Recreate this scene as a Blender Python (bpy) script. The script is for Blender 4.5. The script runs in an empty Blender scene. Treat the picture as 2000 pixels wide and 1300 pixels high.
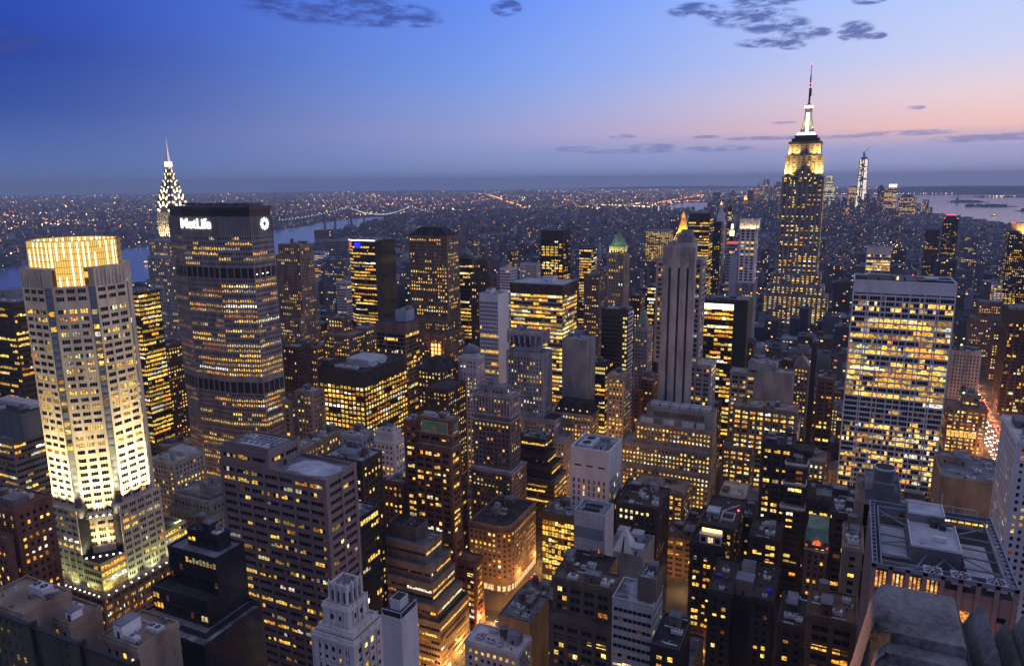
import bpy, math, random
import numpy as np
from mathutils import Vector, Matrix
R = math.radians
random.seed(7)
scene = bpy.context.scene
COL = scene.collection

# ------------------------------------------------------------------ camera
CZ = 263.0
cam_d = bpy.data.cameras.new("camera")
cam_d.sensor_width = 36.0
cam_d.lens = 25.565
cam_d.clip_start = 0.1
cam_d.clip_end = 90000.0
cam = bpy.data.objects.new("camera", cam_d)
COL.objects.link(cam)
_yaw, _pit, _rol = R(-24.924), R(11.678), R(-0.5715)
_f = Vector((math.sin(_yaw) * math.cos(_pit), math.cos(_yaw) * math.cos(_pit), -math.sin(_pit)))
_r = Vector((math.cos(_yaw), -math.sin(_yaw), 0))
_u = _r.cross(_f)
_r2 = _r * math.cos(_rol) + _u * math.sin(_rol)
_u2 = -_r * math.sin(_rol) + _u * math.cos(_rol)
_m = Matrix((_r2, _u2, -_f)).transposed().to_4x4()
_m.translation = (0, 0, CZ)
cam.matrix_world = _m
scene.camera = cam

# ------------------------------------------------------------------ render / view
scene.view_settings.view_transform = 'Standard'
scene.view_settings.look = 'None'
scene.view_settings.exposure = 0.2
scene.view_settings.gamma = 1.0
scene.cycles.use_denoising = True
scene.cycles.max_bounces = 5
scene.cycles.diffuse_bounces = 2
scene.cycles.glossy_bounces = 2
scene.cycles.transparent_max_bounces = 8
scene.cycles.volume_bounces = 0
scene.cycles.sample_clamp_indirect = 3.0
scene.cycles.caustics_reflective = False
scene.cycles.caustics_refractive = False

# ------------------------------------------------------------------ dusk sky
def lin(r, g, b):
    return tuple((c / 255 / 12.92) if c / 255 <= .04045 else ((c / 255 + .055) / 1.055) ** 2.4 for c in (r, g, b)) + (1.0,)

world = bpy.data.worlds.new("World")
scene.world = world
world.use_nodes = True
nt = world.node_tree
nt.nodes.clear()
N = nt.nodes.new
LK = nt.links.new

def math_node(op, a, b=None, c=None, clamp=False):
    n = N('ShaderNodeMath'); n.operation = op; n.use_clamp = clamp
    for i, v in enumerate((a, b, c)):
        if v is None: continue
        if isinstance(v, (int, float)): n.inputs[i].default_value = v
        else: LK(v, n.inputs[i])
    return n.outputs[0]

def mrange(v, a, b, c=0.0, d=1.0, smooth=True):
    n = N('ShaderNodeMapRange'); n.interpolation_type = 'SMOOTHSTEP' if smooth else 'LINEAR'
    LK(v, n.inputs[0])
    for i, q in zip((1, 2, 3, 4), (a, b, c, d)): n.inputs[i].default_value = q
    return n.outputs[0]

def wmix(f, a, b, mode='MIX'):
    n = N('ShaderNodeMix'); n.data_type = 'RGBA'; n.blend_type = mode
    if isinstance(f, (int, float)): n.inputs[0].default_value = f
    else: LK(f, n.inputs[0])
    for k, v in ((6, a), (7, b)):
        if isinstance(v, tuple): n.inputs[k].default_value = v
        else: LK(v, n.inputs[k])
    return n.outputs[2]

tc = N('ShaderNodeTexCoord')
sep = N('ShaderNodeSeparateXYZ'); LK(tc.outputs['Generated'], sep.inputs[0])
el = math_node('MULTIPLY', math_node('ARCSINE', sep.outputs[2]), 57.29578)
az = math_node('MULTIPLY', math_node('ARCTAN2', sep.outputs[0], sep.outputs[1]), 57.29578)
SUN_AZ = 41.0                                   # the sun went down west of south west
dz = math_node('ABSOLUTE', math_node('SUBTRACT', az, SUN_AZ))
dz = math_node('MINIMUM', dz, math_node('SUBTRACT', 360.0, dz))
e01 = mrange(el, 0.0, 16.0, smooth=False)

def ramp(stops):
    n = N('ShaderNodeValToRGB'); cr = n.color_ramp
    while len(cr.elements) > 1: cr.elements.remove(cr.elements[0])
    for i, (e, c) in enumerate(stops):
        q = cr.elements[0] if i == 0 else cr.elements.new(e / 16)
        q.position = e / 16; q.color = lin(*c)
    LK(e01, n.inputs[0])
    return n.outputs[0]

r_sun = ramp([(0, (205, 160, 150)), (2.5, (235, 165, 140)), (4, (255, 190, 150)), (8, (250, 215, 190)), (16, (195, 205, 240))])
r_right = ramp([(0, (160, 166, 208)), (2.0, (164, 164, 208)), (2.8, (206, 178, 196)), (3.4, (240, 192, 186)), (5.5, (228, 204, 210)), (8, (198, 202, 232)), (13, (170, 194, 244)), (16, (150, 182, 244))])
r_mid = ramp([(0, (132, 150, 200)), (2, (138, 152, 203)), (3.6, (150, 156, 208)), (5.5, (136, 156, 216)), (8, (118, 152, 228)), (13, (98, 138, 234)), (16, (84, 124, 226))])
r_back = ramp([(0, (166, 156, 160)), (8, (152, 148, 162)), (16, (124, 128, 160))])
r_left = ramp([(0, (88, 116, 168)), (2, (74, 102, 166)), (5, (44, 74, 152)), (8.5, (28, 56, 148)), (13, (34, 66, 178)), (16, (34, 66, 180))])
sky = wmix(mrange(dz, 60, 103), r_mid, r_left)
sky = wmix(mrange(dz, 108, 150), sky, r_back)
sky = wmix(mrange(dz, 30, 72), r_right, sky)
sky = wmix(mrange(dz, 0, 30), r_sun, sky)
# clouds: soft noise patches in direction space
cmb = N('ShaderNodeCombineXYZ')
LK(math_node('MULTIPLY', az, 0.55), cmb.inputs[0]); LK(math_node('MULTIPLY', el, 1.9), cmb.inputs[1])
cn = N('ShaderNodeTexNoise'); cn.inputs['Scale'].default_value = 1.15; cn.inputs['Detail'].default_value = 7; cn.inputs['Roughness'].default_value = 0.62
LK(cmb.outputs[0], cn.inputs['Vector'])
cnv = cn.outputs['Fac']

def blob(a, e, wa, we):
    wa, we = wa * 1.35, we * 1.35
    p = math_node('POWER', math_node('DIVIDE', math_node('SUBTRACT', az, a), wa), 2.0)
    q = math_node('POWER', math_node('DIVIDE', math_node('SUBTRACT', el, e), we), 2.0)
    return math_node('SUBTRACT', 1.0, math_node('ADD', p, q), clamp=True)

high = None
for a, e, wa, we in ((-38.5, 12.5, 4.6, 1.15), (-35.0, 11.9, 4.0, .75), (-41.3, 12.4, 2.2, .5), (-32.4, 11.5, 2.2, .4), (-25.1, 12.4, 1.0, .5), (-11.6, 11.8, 1.5, .42), (-8.4, 11.2, 2.1, .62), (-5.9, 10.5, 1.9, .5), (-3.9, 9.8, 1.5, .38), (-6.3, 9.4, 1.9, .3), (-4.7, 9.1, .8, .25), (-0.8, 9.7, 1.0, .55), (.5, 9.3, .6, .2), (-6.2, 12.1, 2.4, .35), (0, 11.6, 1.0, .3), (-58.5, 8.9, 2.2, .6), (-6.5, 11.3, 1.6, .3)):
    b = blob(a, e, wa, we); high = b if high is None else math_node('MAXIMUM', high, b)
hi = math_node('MULTIPLY', mrange(high, 0.0, 0.55), mrange(cnv, 0.36, 0.60))
low = None
for a, e, wa, we in ((-16.4, 3.3, .9, .16), (-14.2, 2.5, 1.6, .22), (-20.1, 2.45, 1.4, .2), (-10.3, 3.15, 1.0, .1), (-6.0, 2.95, 2.6, .13), (-2.0, 2.9, 2.6, .1), (2.9, 3.0, 2.6, .16), (6.5, 2.5, 2.0, .22), (9.5, 2.55, 2.6, .2), (3.3, 4.62, .5, .12), (-9.5, 2.3, 2.2, .2), (-16, 2.2, 3.0, .16), (12, 2.6, 3.0, .3), (-5, 4.0, .8, .07)):
    b = blob(a, e, wa, we); low = b if low is None else math_node('MAXIMUM', low, b)
lo = math_node('MULTIPLY', mrange(low, 0.0, 0.6), mrange(cnv, 0.34, 0.58))
sky = wmix(math_node('MULTIPLY', hi, 0.8), sky, lin(52, 66, 140))
sky = wmix(math_node('MULTIPLY', lo, 0.7), sky, lin(112, 122, 178))
zen = mrange(el, 15.0, 40.0)
sky = wmix(zen, sky, (0.23, 0.24, 0.36, 1))
nis = N('ShaderNodeTexSky'); nis.sky_type = 'NISHITA'; nis.sun_disc = False
nis.sun_elevation = R(0.6); nis.sun_rotation = R(SUN_AZ); nis.air_density = 1.0; nis.dust_density = 1.0; nis.ozone_density = 3.0
nsc = N('ShaderNodeVectorMath'); nsc.operation = 'SCALE'; LK(nis.outputs[0], nsc.inputs[0]); nsc.inputs['Scale'].default_value = 0.02
addn = N('ShaderNodeVectorMath'); addn.operation = 'ADD'; LK(sky, addn.inputs[0]); LK(nsc.outputs[0], addn.inputs[1])
bg = N('ShaderNodeBackground'); bg.inputs[1].default_value = 1.0
LK(addn.outputs[0], bg.inputs[0])
wo = N('ShaderNodeOutputWorld'); LK(bg.outputs[0], wo.inputs[0])

# last warm light from below the western clouds
sd = bpy.data.lights.new("sun", 'SUN'); sd.energy = 0.4; sd.angle = R(25); sd.color = (1.0, 0.70, 0.58)
so = bpy.data.objects.new("sun", sd); COL.objects.link(so)
sv = Vector((math.sin(R(SUN_AZ)) * math.cos(R(5)), math.cos(R(SUN_AZ)) * math.cos(R(5)), math.sin(R(5))))
so.rotation_euler = sv.to_track_quat('Z', 'Y').to_euler()

# ------------------------------------------------------------------ materials
MATS = {}
def new_mat(name):
    m = bpy.data.materials.new(name); m.use_nodes = True
    m.node_tree.nodes.clear(); MATS[name] = m
    return m, m.node_tree.nodes, m.node_tree.links

def wall_mat(name, rgb, rough=.85, var=.35, joint=None, spec=.3, metal=0.0, bump=0.0, sc=1.0):
    m, n, l = new_mat(name)
    out = n.new('ShaderNodeOutputMaterial'); p = n.new('ShaderNodeBsdfPrincipled'); l.new(p.outputs[0], out.inputs[0])
    p.inputs['Roughness'].default_value = rough; p.inputs['Specular IOR Level'].default_value = spec; p.inputs['Metallic'].default_value = metal
    g = n.new('ShaderNodeNewGeometry')
    mp = n.new('ShaderNodeMapping'); mp.inputs['Scale'].default_value = (.16 * sc, .16 * sc, .05 * sc); l.new(g.outputs['Position'], mp.inputs[0])
    a = n.new('ShaderNodeTexNoise'); a.inputs['Scale'].default_value = 1.0; a.inputs['Detail'].default_value = 5; l.new(mp.outputs[0], a.inputs['Vector'])
    b = n.new('ShaderNodeTexNoise'); b.inputs['Scale'].default_value = 1.7 * sc; b.inputs['Detail'].default_value = 3; l.new(g.outputs['Position'], b.inputs['Vector'])
    s = n.new('ShaderNodeMath'); s.operation = 'MULTIPLY_ADD'; l.new(b.outputs[0], s.inputs[0]); s.inputs[1].default_value = .45; l.new(a.outputs[0], s.inputs[2])
    r = n.new('ShaderNodeMapRange'); l.new(s.outputs[0], r.inputs[0])
    r.inputs[1].default_value = .45; r.inputs[2].default_value = 1.0; r.inputs[3].default_value = 1 - var; r.inputs[4].default_value = 1 + var
    mx = n.new('ShaderNodeMix'); mx.data_type = 'RGBA'; mx.blend_type = 'MULTIPLY'; mx.inputs[0].default_value = 1
    mx.inputs[6].default_value = tuple(rgb) + (1,); l.new(r.outputs[0], mx.inputs[7])
    col = mx.outputs[2]
    if joint:
        w, h, dk = joint
        sp = n.new('ShaderNodeSeparateXYZ'); l.new(g.outputs['Position'], sp.inputs[0])
        ad = n.new('ShaderNodeMath'); ad.operation = 'ADD'; l.new(sp.outputs[0], ad.inputs[0]); l.new(sp.outputs[1], ad.inputs[1])
        cb = n.new('ShaderNodeCombineXYZ'); l.new(ad.outputs[0], cb.inputs[0]); l.new(sp.outputs[2], cb.inputs[1])
        bt = n.new('ShaderNodeTexBrick'); bt.offset = 0.0; l.new(cb.outputs[0], bt.inputs['Vector'])
        bt.inputs['Scale'].default_value = 1; bt.inputs['Brick Width'].default_value = w; bt.inputs['Row Height'].default_value = h
        bt.inputs['Mortar Size'].default_value = .09; bt.inputs['Mortar Smooth'].default_value = .3
        bt.inputs['Color1'].default_value = (1, 1, 1, 1); bt.inputs['Color2'].default_value = (.86, .86, .86, 1); bt.inputs['Mortar'].default_value = (dk, dk, dk, 1)
        m2 = n.new('ShaderNodeMix'); m2.data_type = 'RGBA'; m2.blend_type = 'MULTIPLY'; m2.inputs[0].default_value = 1
        l.new(col, m2.inputs[6]); l.new(bt.outputs[0], m2.inputs[7]); col = m2.outputs[2]
    l.new(col, p.inputs['Base Color'])
    if bump:
        bp = n.new('ShaderNodeBump'); bp.inputs['Strength'].default_value = bump; bp.inputs['Distance'].default_value = .02
        b2 = n.new('ShaderNodeTexNoise'); b2.inputs['Scale'].default_value = 60; b2.inputs['Detail'].default_value = 6; l.new(g.outputs['Position'], b2.inputs['Vector'])
        l.new(b2.outputs[0], bp.inputs['Height']); l.new(bp.outputs[0], p.inputs['Normal'])
    return m

for nm, c in dict(tan=(.27, .20, .15), limestone=(.34, .27, .20), limebrown=(.22, .155, .115), brownbrick=(.14, .08, .055), redbrick=(.19, .088, .06),
                  darkbrick=(.05, .036, .034), darkbrown=(.065, .045, .036), darktan=(.13, .095, .075), greybrick=(.17, .135, .12), greystone=(.27, .255, .25),
                  grey=(.30, .29, .29), palestone=(.36, .34, .35), palestone2=(.42, .385, .36), cream=(.45, .40, .33), brownconc=(.23, .185, .155),
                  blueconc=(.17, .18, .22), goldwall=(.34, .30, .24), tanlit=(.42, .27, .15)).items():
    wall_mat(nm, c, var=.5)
wall_mat('white', (.62, .60, .61), var=.22)
wall_mat('palewhite', (.72, .70, .73), var=.12)
wall_mat('whiteblue', (.38, .42, .52), var=.15)
wall_mat('whitestone', (.62, .58, .57), var=.2)
wall_mat('tile', (.50, .50, .53), joint=(2.6, 2.3, .55), var=.12)
wall_mat('pink', (.27, .195, .185), joint=(3.0, 1.95, .72), var=.16, rough=.6)
wall_mat('dark', (.035, .03, .03), rough=.5)
wall_mat('black', (.025, .023, .024), rough=.4, spec=.5)
wall_mat('blackmetal', (.035, .03, .028), rough=.45, spec=.5)
wall_mat('blackglass', (.02, .022, .028), rough=.12, spec=.6)
wall_mat('greymetal', (.16, .17, .19), rough=.5, metal=.3)
wall_mat('concrete_ribs', (.30, .265, .255))
wall_mat('truss_steel', (.20, .23, .31), rough=.45, metal=.4)
wall_mat('cream_granite', (.46, .40, .345))
wall_mat('steel', (.45, .46, .5), rough=.3, metal=.8)
wall_mat('roof', (.17, .175, .20), var=.6, rough=.9)
wall_mat('tar', (.05, .045, .048), var=.7, rough=.95, spec=.1)
wall_mat('snow', (.42, .44, .50), var=.4, rough=.7)
m, n, l = new_mat('snowroof')      # grey roofing with a thin broken cover of snow
out = n.new('ShaderNodeOutputMaterial'); p = n.new('ShaderNodeBsdfPrincipled'); l.new(p.outputs[0], out.inputs[0]); p.inputs['Roughness'].default_value = .85
g = n.new('ShaderNodeNewGeometry'); t = n.new('ShaderNodeTexNoise'); t.inputs['Scale'].default_value = .16; t.inputs['Detail'].default_value = 7; t.inputs['Roughness'].default_value = .6; l.new(g.outputs['Position'], t.inputs['Vector'])
r = n.new('ShaderNodeValToRGB'); l.new(t.outputs[0], r.inputs[0]); r.color_ramp.elements[0].position = .44; r.color_ramp.elements[0].color = (.10, .10, .115, 1); r.color_ramp.elements[1].position = .56; r.color_ramp.elements[1].color = (.34, .36, .42, 1)
l.new(r.outputs[0], p.inputs['Base Color'])
wall_mat('unit', (.52, .53, .56), var=.2, rough=.6)
wall_mat('copper', (.19, .30, .235), var=.3)
wall_mat('darkmetal', (.05, .05, .055), rough=.5, metal=.4)
wall_mat('fan', (.03, .03, .035))
wall_mat('wood', (.16, .10, .07))
wall_mat('bluedrum', (.02, .05, .45))
wall_mat('goldpanel', (.55, .40, .12), var=.5)
wall_mat('greenpanel', (.16, .30, .18), var=.5)
wall_mat('parapet_stone', (.15, .15, .16), var=.9, rough=.9, bump=.2, sc=14)
wall_mat('asphalt', (.035, .035, .037), rough=.6, var=.4)
wall_mat('pavement', (.075, .07, .068), var=.3)
wall_mat('paint', (.75, .75, .72), var=.2)
wall_mat('gold_leaf', (.75, .45, .12), rough=.4, metal=.4)
wall_mat('car_black', (.02, .02, .022), rough=.25, spec=.6)
wall_mat('car_yellow', (.75, .42, .03), rough=.3, spec=.6)
wall_mat('car_silver', (.35, .36, .38), rough=.3, spec=.6)
wall_mat('rubber', (.015, .015, .015))

def emit_mat(name, rgb, strength, sample=False):
    m, n, l = new_mat(name)
    out = n.new('ShaderNodeOutputMaterial'); e = n.new('ShaderNodeEmission'); l.new(e.outputs[0], out.inputs[0])
    e.inputs[0].default_value = tuple(rgb) + (1,); e.inputs[1].default_value = strength
    if not sample: m.cycles.emission_sampling = 'NONE'
    return m
emit_mat('lamp_white', (1, .93, .75), 5)
emit_mat('lamp_green', (.75, 1, .35), 5)
emit_mat('bridge_amber', (1, .62, .25), 1.8)
emit_mat('lamp_red', (1, .06, .1), 5)
emit_mat('sign_white', (.95, 1, .92), 2.2)
emit_mat('sign_blue', (.03, .03, 1), 1.2)
emit_mat('sign_red', (1, .12, .1), .9)
emit_mat('lamp_amber', (1, .55, .15), 4)
emit_mat('cable_lamp', (.75, 1, .9), 2.6)

m, n, l = new_mat('lit')           # lit rooms: a colour per window, and the furniture and blinds inside as mottling
out = n.new('ShaderNodeOutputMaterial'); e = n.new('ShaderNodeEmission'); l.new(e.outputs[0], out.inputs[0])
at = n.new('ShaderNodeAttribute'); at.attribute_name = 'lamp'
g = n.new('ShaderNodeNewGeometry')
mp = n.new('ShaderNodeMapping'); mp.inputs['Scale'].default_value = (.55, .55, .9); l.new(g.outputs['Position'], mp.inputs[0])
t = n.new('ShaderNodeTexNoise'); t.inputs['Scale'].default_value = 1.5; t.inputs['Detail'].default_value = 3; t.inputs['Roughness'].default_value = .7; l.new(mp.outputs[0], t.inputs['Vector'])
r = n.new('ShaderNodeMapRange'); l.new(t.outputs[0], r.inputs[0]); r.inputs[1].default_value = .34; r.inputs[2].default_value = .62; r.inputs[3].default_value = .16; r.inputs[4].default_value = 1.25
cr = n.new('ShaderNodeValToRGB'); l.new(r.outputs[0], cr.inputs[0])
cr.color_ramp.elements[0].color = (.55, .22, .06, 1); cr.color_ramp.elements[1].color = (1, 1, 1, 1)
mu = n.new('ShaderNodeMix'); mu.data_type = 'RGBA'; mu.blend_type = 'MULTIPLY'; mu.inputs[0].default_value = 1
l.new(at.outputs['Color'], mu.inputs[6]); l.new(cr.outputs[0], mu.inputs[7])
l.new(mu.outputs[2], e.inputs[0]); l.new(r.outputs[0], e.inputs[1])
m.cycles.emission_sampling = 'NONE'

m, n, l = new_mat('pane')          # dark glass
out = n.new('ShaderNodeOutputMaterial'); p = n.new('ShaderNodeBsdfPrincipled'); l.new(p.outputs[0], out.inputs[0])
p.inputs['Base Color'].default_value = (.012, .012, .015, 1); p.inputs['Roughness'].default_value = .18; p.inputs['Specular IOR Level'].default_value = .35
m, n, l = new_mat('palepane')
out = n.new('ShaderNodeOutputMaterial'); p = n.new('ShaderNodeBsdfPrincipled'); l.new(p.outputs[0], out.inputs[0])
p.inputs['Base Color'].default_value = (.20, .23, .30, 1); p.inputs['Roughness'].default_value = .2

# ------------------------------------------------------------------ mesh building
class MB:
    def __init__(self): self.v = []; self.f = []; self.m = []; self.c = []; self.any = False
    def quad(self, pts, mi=0, col=None):
        i = len(self.v); self.v += [tuple(p) for p in pts]; self.f.append(tuple(range(i, i + len(pts)))); self.m.append(mi); self.c.append(col)
        if col is not None: self.any = True
    def box(self, x0, x1, y0, y1, z0, z1, mi=0):
        i = len(self.v)
        self.v += [(x0, y0, z0), (x1, y0, z0), (x1, y1, z0), (x0, y1, z0), (x0, y0, z1), (x1, y0, z1), (x1, y1, z1), (x0, y1, z1)]
        for q in ((0, 1, 5, 4), (1, 2, 6, 5), (2, 3, 7, 6), (3, 0, 4, 7), (4, 5, 6, 7), (3, 2, 1, 0)):
            self.f.append(tuple(i + k for k in q)); self.m.append(mi); self.c.append(None)
    def prism(self, pts, z0, z1, mi=0, top=None):
        n = len(pts); i = len(self.v); top = top or pts
        self.v += [(x, y, z0) for x, y in pts] + [(x, y, z1) for x, y in top]
        for k in range(n):
            k2 = (k + 1) % n; self.f.append((i + k, i + k2, i + n + k2, i + n + k)); self.m.append(mi); self.c.append(None)
        self.f.append(tuple(i + n + k for k in range(n))); self.m.append(mi); self.c.append(None)
        self.f.append(tuple(i + k for k in reversed(range(n)))); self.m.append(mi); self.c.append(None)
    def cyl(self, x, y, r, z0, z1, n=12, mi=0, r1=None):
        r1 = r if r1 is None else r1
        a = [(math.cos(2 * math.pi * k / n), math.sin(2 * math.pi * k / n)) for k in range(n)]
        self.prism([(x + r * c, y + r * s) for c, s in a], z0, z1, mi, [(x + r1 * c, y + r1 * s) for c, s in a])
    def tube(self, p, q, r, mi=0, n=5):
        p = Vector(p); q = Vector(q); d = (q - p)
        if d.length < 1e-6: return
        z = d.normalized(); x = z.orthogonal().normalized(); y = z.cross(x); i = len(self.v)
        for b in (p, q):
            for k in range(n):
                a = 2 * math.pi * k / n; self.v.append(tuple(b + x * r * math.cos(a) + y * r * math.sin(a)))
        for k in range(n):
            k2 = (k + 1) % n; self.f.append((i + k, i + k2, i + n + k2, i + n + k)); self.m.append(mi); self.c.append(None)
        for o in (0, n):
            self.f.append(tuple(i + o + (k if o else n - 1 - k) for k in range(n))); self.m.append(mi); self.c.append(None)
    def build(self, name, mats, parent=None, org=(0, 0, 0)):
        if not self.f: return None
        me = bpy.data.meshes.new(name)
        v = np.array(self.v, dtype=np.float64) - np.array(org)
        me.from_pydata(v.tolist(), [], self.f)
        mats = [mats] if isinstance(mats, str) else mats
        for k in mats: me.materials.append(MATS[k])
        if len(mats) > 1: me.polygons.foreach_set('material_index', self.m)
        if self.any:
            ca = me.color_attributes.new('lamp', 'FLOAT_COLOR', 'CORNER')
            arr = []
            for f, c in zip(self.f, self.c):
                c = (c if c is not None else (0, 0, 0)); arr += [c[0], c[1], c[2], 1.0] * len(f)
            ca.data.foreach_set('color', arr)
        o = bpy.data.objects.new(name, me); COL.objects.link(o)
        if parent is not None: o.parent = parent
        else: o.location = org
        return o

def tag(o, label=None, cat=None, group=None, kind=None):
    if label: o['label'] = label
    if cat: o['category'] = cat
    if group: o['group'] = group
    if kind: o['kind'] = kind
    return o
def thing(name, label, cat, loc, group=None):
    o = bpy.data.objects.new(name, None); COL.objects.link(o); o.location = loc
    o.empty_display_size = 1
    return tag(o, label, cat, group)

# ------------------------------------------------------------------ windows
PAL = [((1.0, .57, .07), .40), ((1.0, .70, .13), .28), ((1.0, .38, .04), .13), ((1.0, .84, .38), .10), ((1.0, .95, .78), .06), ((.9, 1.0, .55), .03)]
LEV = (.45, .8, 1.1, 1.35, 1.6, 2.0)
def room(rng):
    t = rng.random(); a = 0
    for c, w in PAL:
        a += w
        if t <= a: break
    k = rng.choice(LEV)
    return tuple(x * k for x in c)

STY = dict(
    punch=dict(p=2.8, k=1, w=1.35, fh=3.6, wh=1.85, r=.3, mg=1.2, top=2.0),
    pairs=dict(p=5.2, k=2, w=1.75, fh=3.9, wh=2.1, r=.35, mg=1.0, top=2.2, sg=.3),
    ribbon=dict(p=1.75, k=1, w=1.6, fh=3.9, wh=1.7, r=.3, mg=.5, top=2.0, pier=0, run=.8),
    strip=dict(p=7.4, k=4, w=1.5, fh=3.9, wh=1.8, r=.45, mg=1.2, top=1.0, run=.6, sg=.25),
    glass=dict(p=1.75, k=1, w=1.5, fh=3.9, wh=2.2, r=.15, mg=.2, top=.8, run=.8),
    glassrow=dict(p=1.75, k=1, w=1.6, fh=4.0, wh=2.1, r=.15, mg=.2, top=6, pier=0, run=.85, rowvar=1),
    slit=dict(p=2.7, k=1, w=1.15, fh=3.7, wh=2.2, r=.55, mg=1.3, top=3, run=.4),
    bays=dict(p=8.9, k=6, w=1.38, fh=3.85, wh=2.7, r=.7, mg=.2, top=9.3, run=.62, rowvar=1, sg=.12),
    cube=dict(p=3.7, k=1, w=2.7, fh=4.05, wh=2.5, r=.3, mg=.6, top=12, run=.55),
    goldfl=dict(p=3.0, k=1, w=2.85, fh=4.1, wh=2.5, r=.3, mg=.3, top=1.5, pier=0, run=.5),
    pier=dict(p=6.0, k=3, w=1.5, fh=3.9, wh=2.7, r=.9, mg=.8, top=14, run=.6),
    grid=dict(p=4.4, k=1, w=2.8, fh=3.4, wh=2.2, r=.3, mg=.8, top=1, run=.4),
    glasspale=dict(p=1.75, k=1, w=1.62, fh=3.9, wh=2.6, r=.15, mg=.2, top=6, run=.8, glass=2),
    screen=dict(p=3.2, k=1, w=2.6, fh=4.4, wh=1.9, r=.3, mg=.5, top=22, run=.6),
    atrium=dict(p=2.0, k=1, w=1.8, fh=3.6, wh=2.8, r=.2, mg=.2, top=4, run=.3),
    ribs=dict(p=1.85, k=1, w=1.15, fh=3.85, wh=2.05, r=.5, mg=.3, top=0, run=.82, rowvar=1),
    lantern3=dict(p=4.4, k=3, w=1.05, fh=3.75, wh=1.95, r=.3, mg=.6, top=0, run=.6, sg=.5),
)

class Face:
    """a wall face: starts at (ox,oy), runs along d for w metres; n points outward"""
    def __init__(s, ox, oy, dx, dy, w): s.o = (ox, oy); s.d = (dx, dy); s.w = w; s.n = (dy, -dx)
    def pt(s, a, dep, z): return (s.o[0] + s.d[0] * a - s.n[0] * dep, s.o[1] + s.d[1] * a - s.n[1] * dep, z)
    def box(s, mb, a0, a1, d0, d1, z0, z1, mi=0):
        p = [s.pt(a0, d0, 0), s.pt(a1, d0, 0), s.pt(a1, d1, 0), s.pt(a0, d1, 0)]
        mb.prism([(q[0], q[1]) for q in p], z0, z1, mi)
    def dist(s, z):
        c = s.pt(s.w / 2, 0, z); return math.sqrt(c[0] ** 2 + c[1] ** 2 + (c[2] - CZ) ** 2)
    def cosv(s, z):
        c = s.pt(s.w / 2, 0, z); d = s.dist(z); return max(0., -(c[0] * s.n[0] + c[1] * s.n[1]) / d)

def facade(mb, wins, F, z0, z1, style, lit, rng, mi=0, zcut=0, litfn=None, detail=True, capin=0.0, over=None):
    """piers and spandrels proud of the core wall, panes in between. Returns the recess depth."""
    S = dict(STY[style]); S.update(over or {})
    r = S['r']; H = z1 - z0
    rows = int((H - S['top'] - .4) / S['fh'])
    usable = F.w - 2 * S['mg']
    cols = int(usable / S['p'] + .02)
    if rows < 1 or cols < 1:
        F.box(mb, 0, F.w - capin, 0, r, z0, z1, mi); return r
    p = usable / cols; k = S['k']; sub = (p - max(.3, S['p'] - S['w'] * k)) / k if k > 1 else S['w'] * p / S['p']
    gap = p - sub * k
    zt = [z1 - S['top'] - i * S['fh'] for i in range(rows)]
    far = F.dist(z1) > 1250 or not detail
    pd = 0.0 if S.get('pier', 1) else r * .5
    sd_ = r * .35 if S.get('pier', 1) else 0.0
    if far:
        F.box(mb, 0, F.w - capin, 0, r, z0, z1, mi)
    else:
        e0 = S['mg'] + gap / 2
        F.box(mb, 0, e0, 0, r, z0, z1, mi)
        F.box(mb, F.w - e0, F.w - capin, 0, r, z0, z1, mi)
        if gap > .05:
            for c in range(1, cols):
                a = S['mg'] + c * p
                F.box(mb, a - gap / 2, a + gap / 2, pd, r, z0, z1, mi)
        prev = z1
        for i in range(rows + 1):
            lo_ = (zt[i] - (S['fh'] - S['wh']) * .5) if i < rows else z0
            # spandrel from window-bottom of the row above to the window-top of this row
            if prev - lo_ > .02: F.box(mb, e0, F.w - e0, sd_ + .002, r, lo_, prev, mi)
            if i < rows: prev = lo_ - S['wh']
    dep = -.06 if far else r - .04
    base = min(.95, lit * 1.3)
    for i in range(rows):
        wt = zt[i] - (S['fh'] - S['wh']) * .5; wb = wt - S['wh']
        if wb < zcut: break
        pr = base * (.45 + 1.1 * rng.random())
        if S.get('rowvar'): pr = base * rng.choice((.15, .5, .8, 1.3, 1.9))
        q_ = rng.random()
        if q_ < .05 and base > .12: pr = .92
        elif q_ < .13: pr *= .12
        pr = min(.97, pr)
        state = rng.random() < pr; colr = room(rng)
        for c in range(cols):
            for j in range(k):
                if rng.random() > S.get('run', .35):
                    state = rng.random() < pr; colr = room(rng)
                sg = S.get('sg', .1) / 2
                a0 = S['mg'] + c * p + gap / 2 + j * sub + sg; a1 = a0 + sub - sg * 2
                lampc = tuple(q * DIM[0] for q in colr) if state else None
                if litfn: lampc = litfn(c / max(1, cols - 1), wb, lampc, rng)
                if lampc is None and rng.random() < .05: lampc = (.10, .035, .008)
                bl = rng.random() if (lampc is not None and detail) else 0
                wins.append((F, a0, a1, dep, wb, wb + (wt - wb) * (1 if bl < .72 else (.7 if bl < .88 else .5)), lampc, S.get('glass', 1)))
    return r

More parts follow.
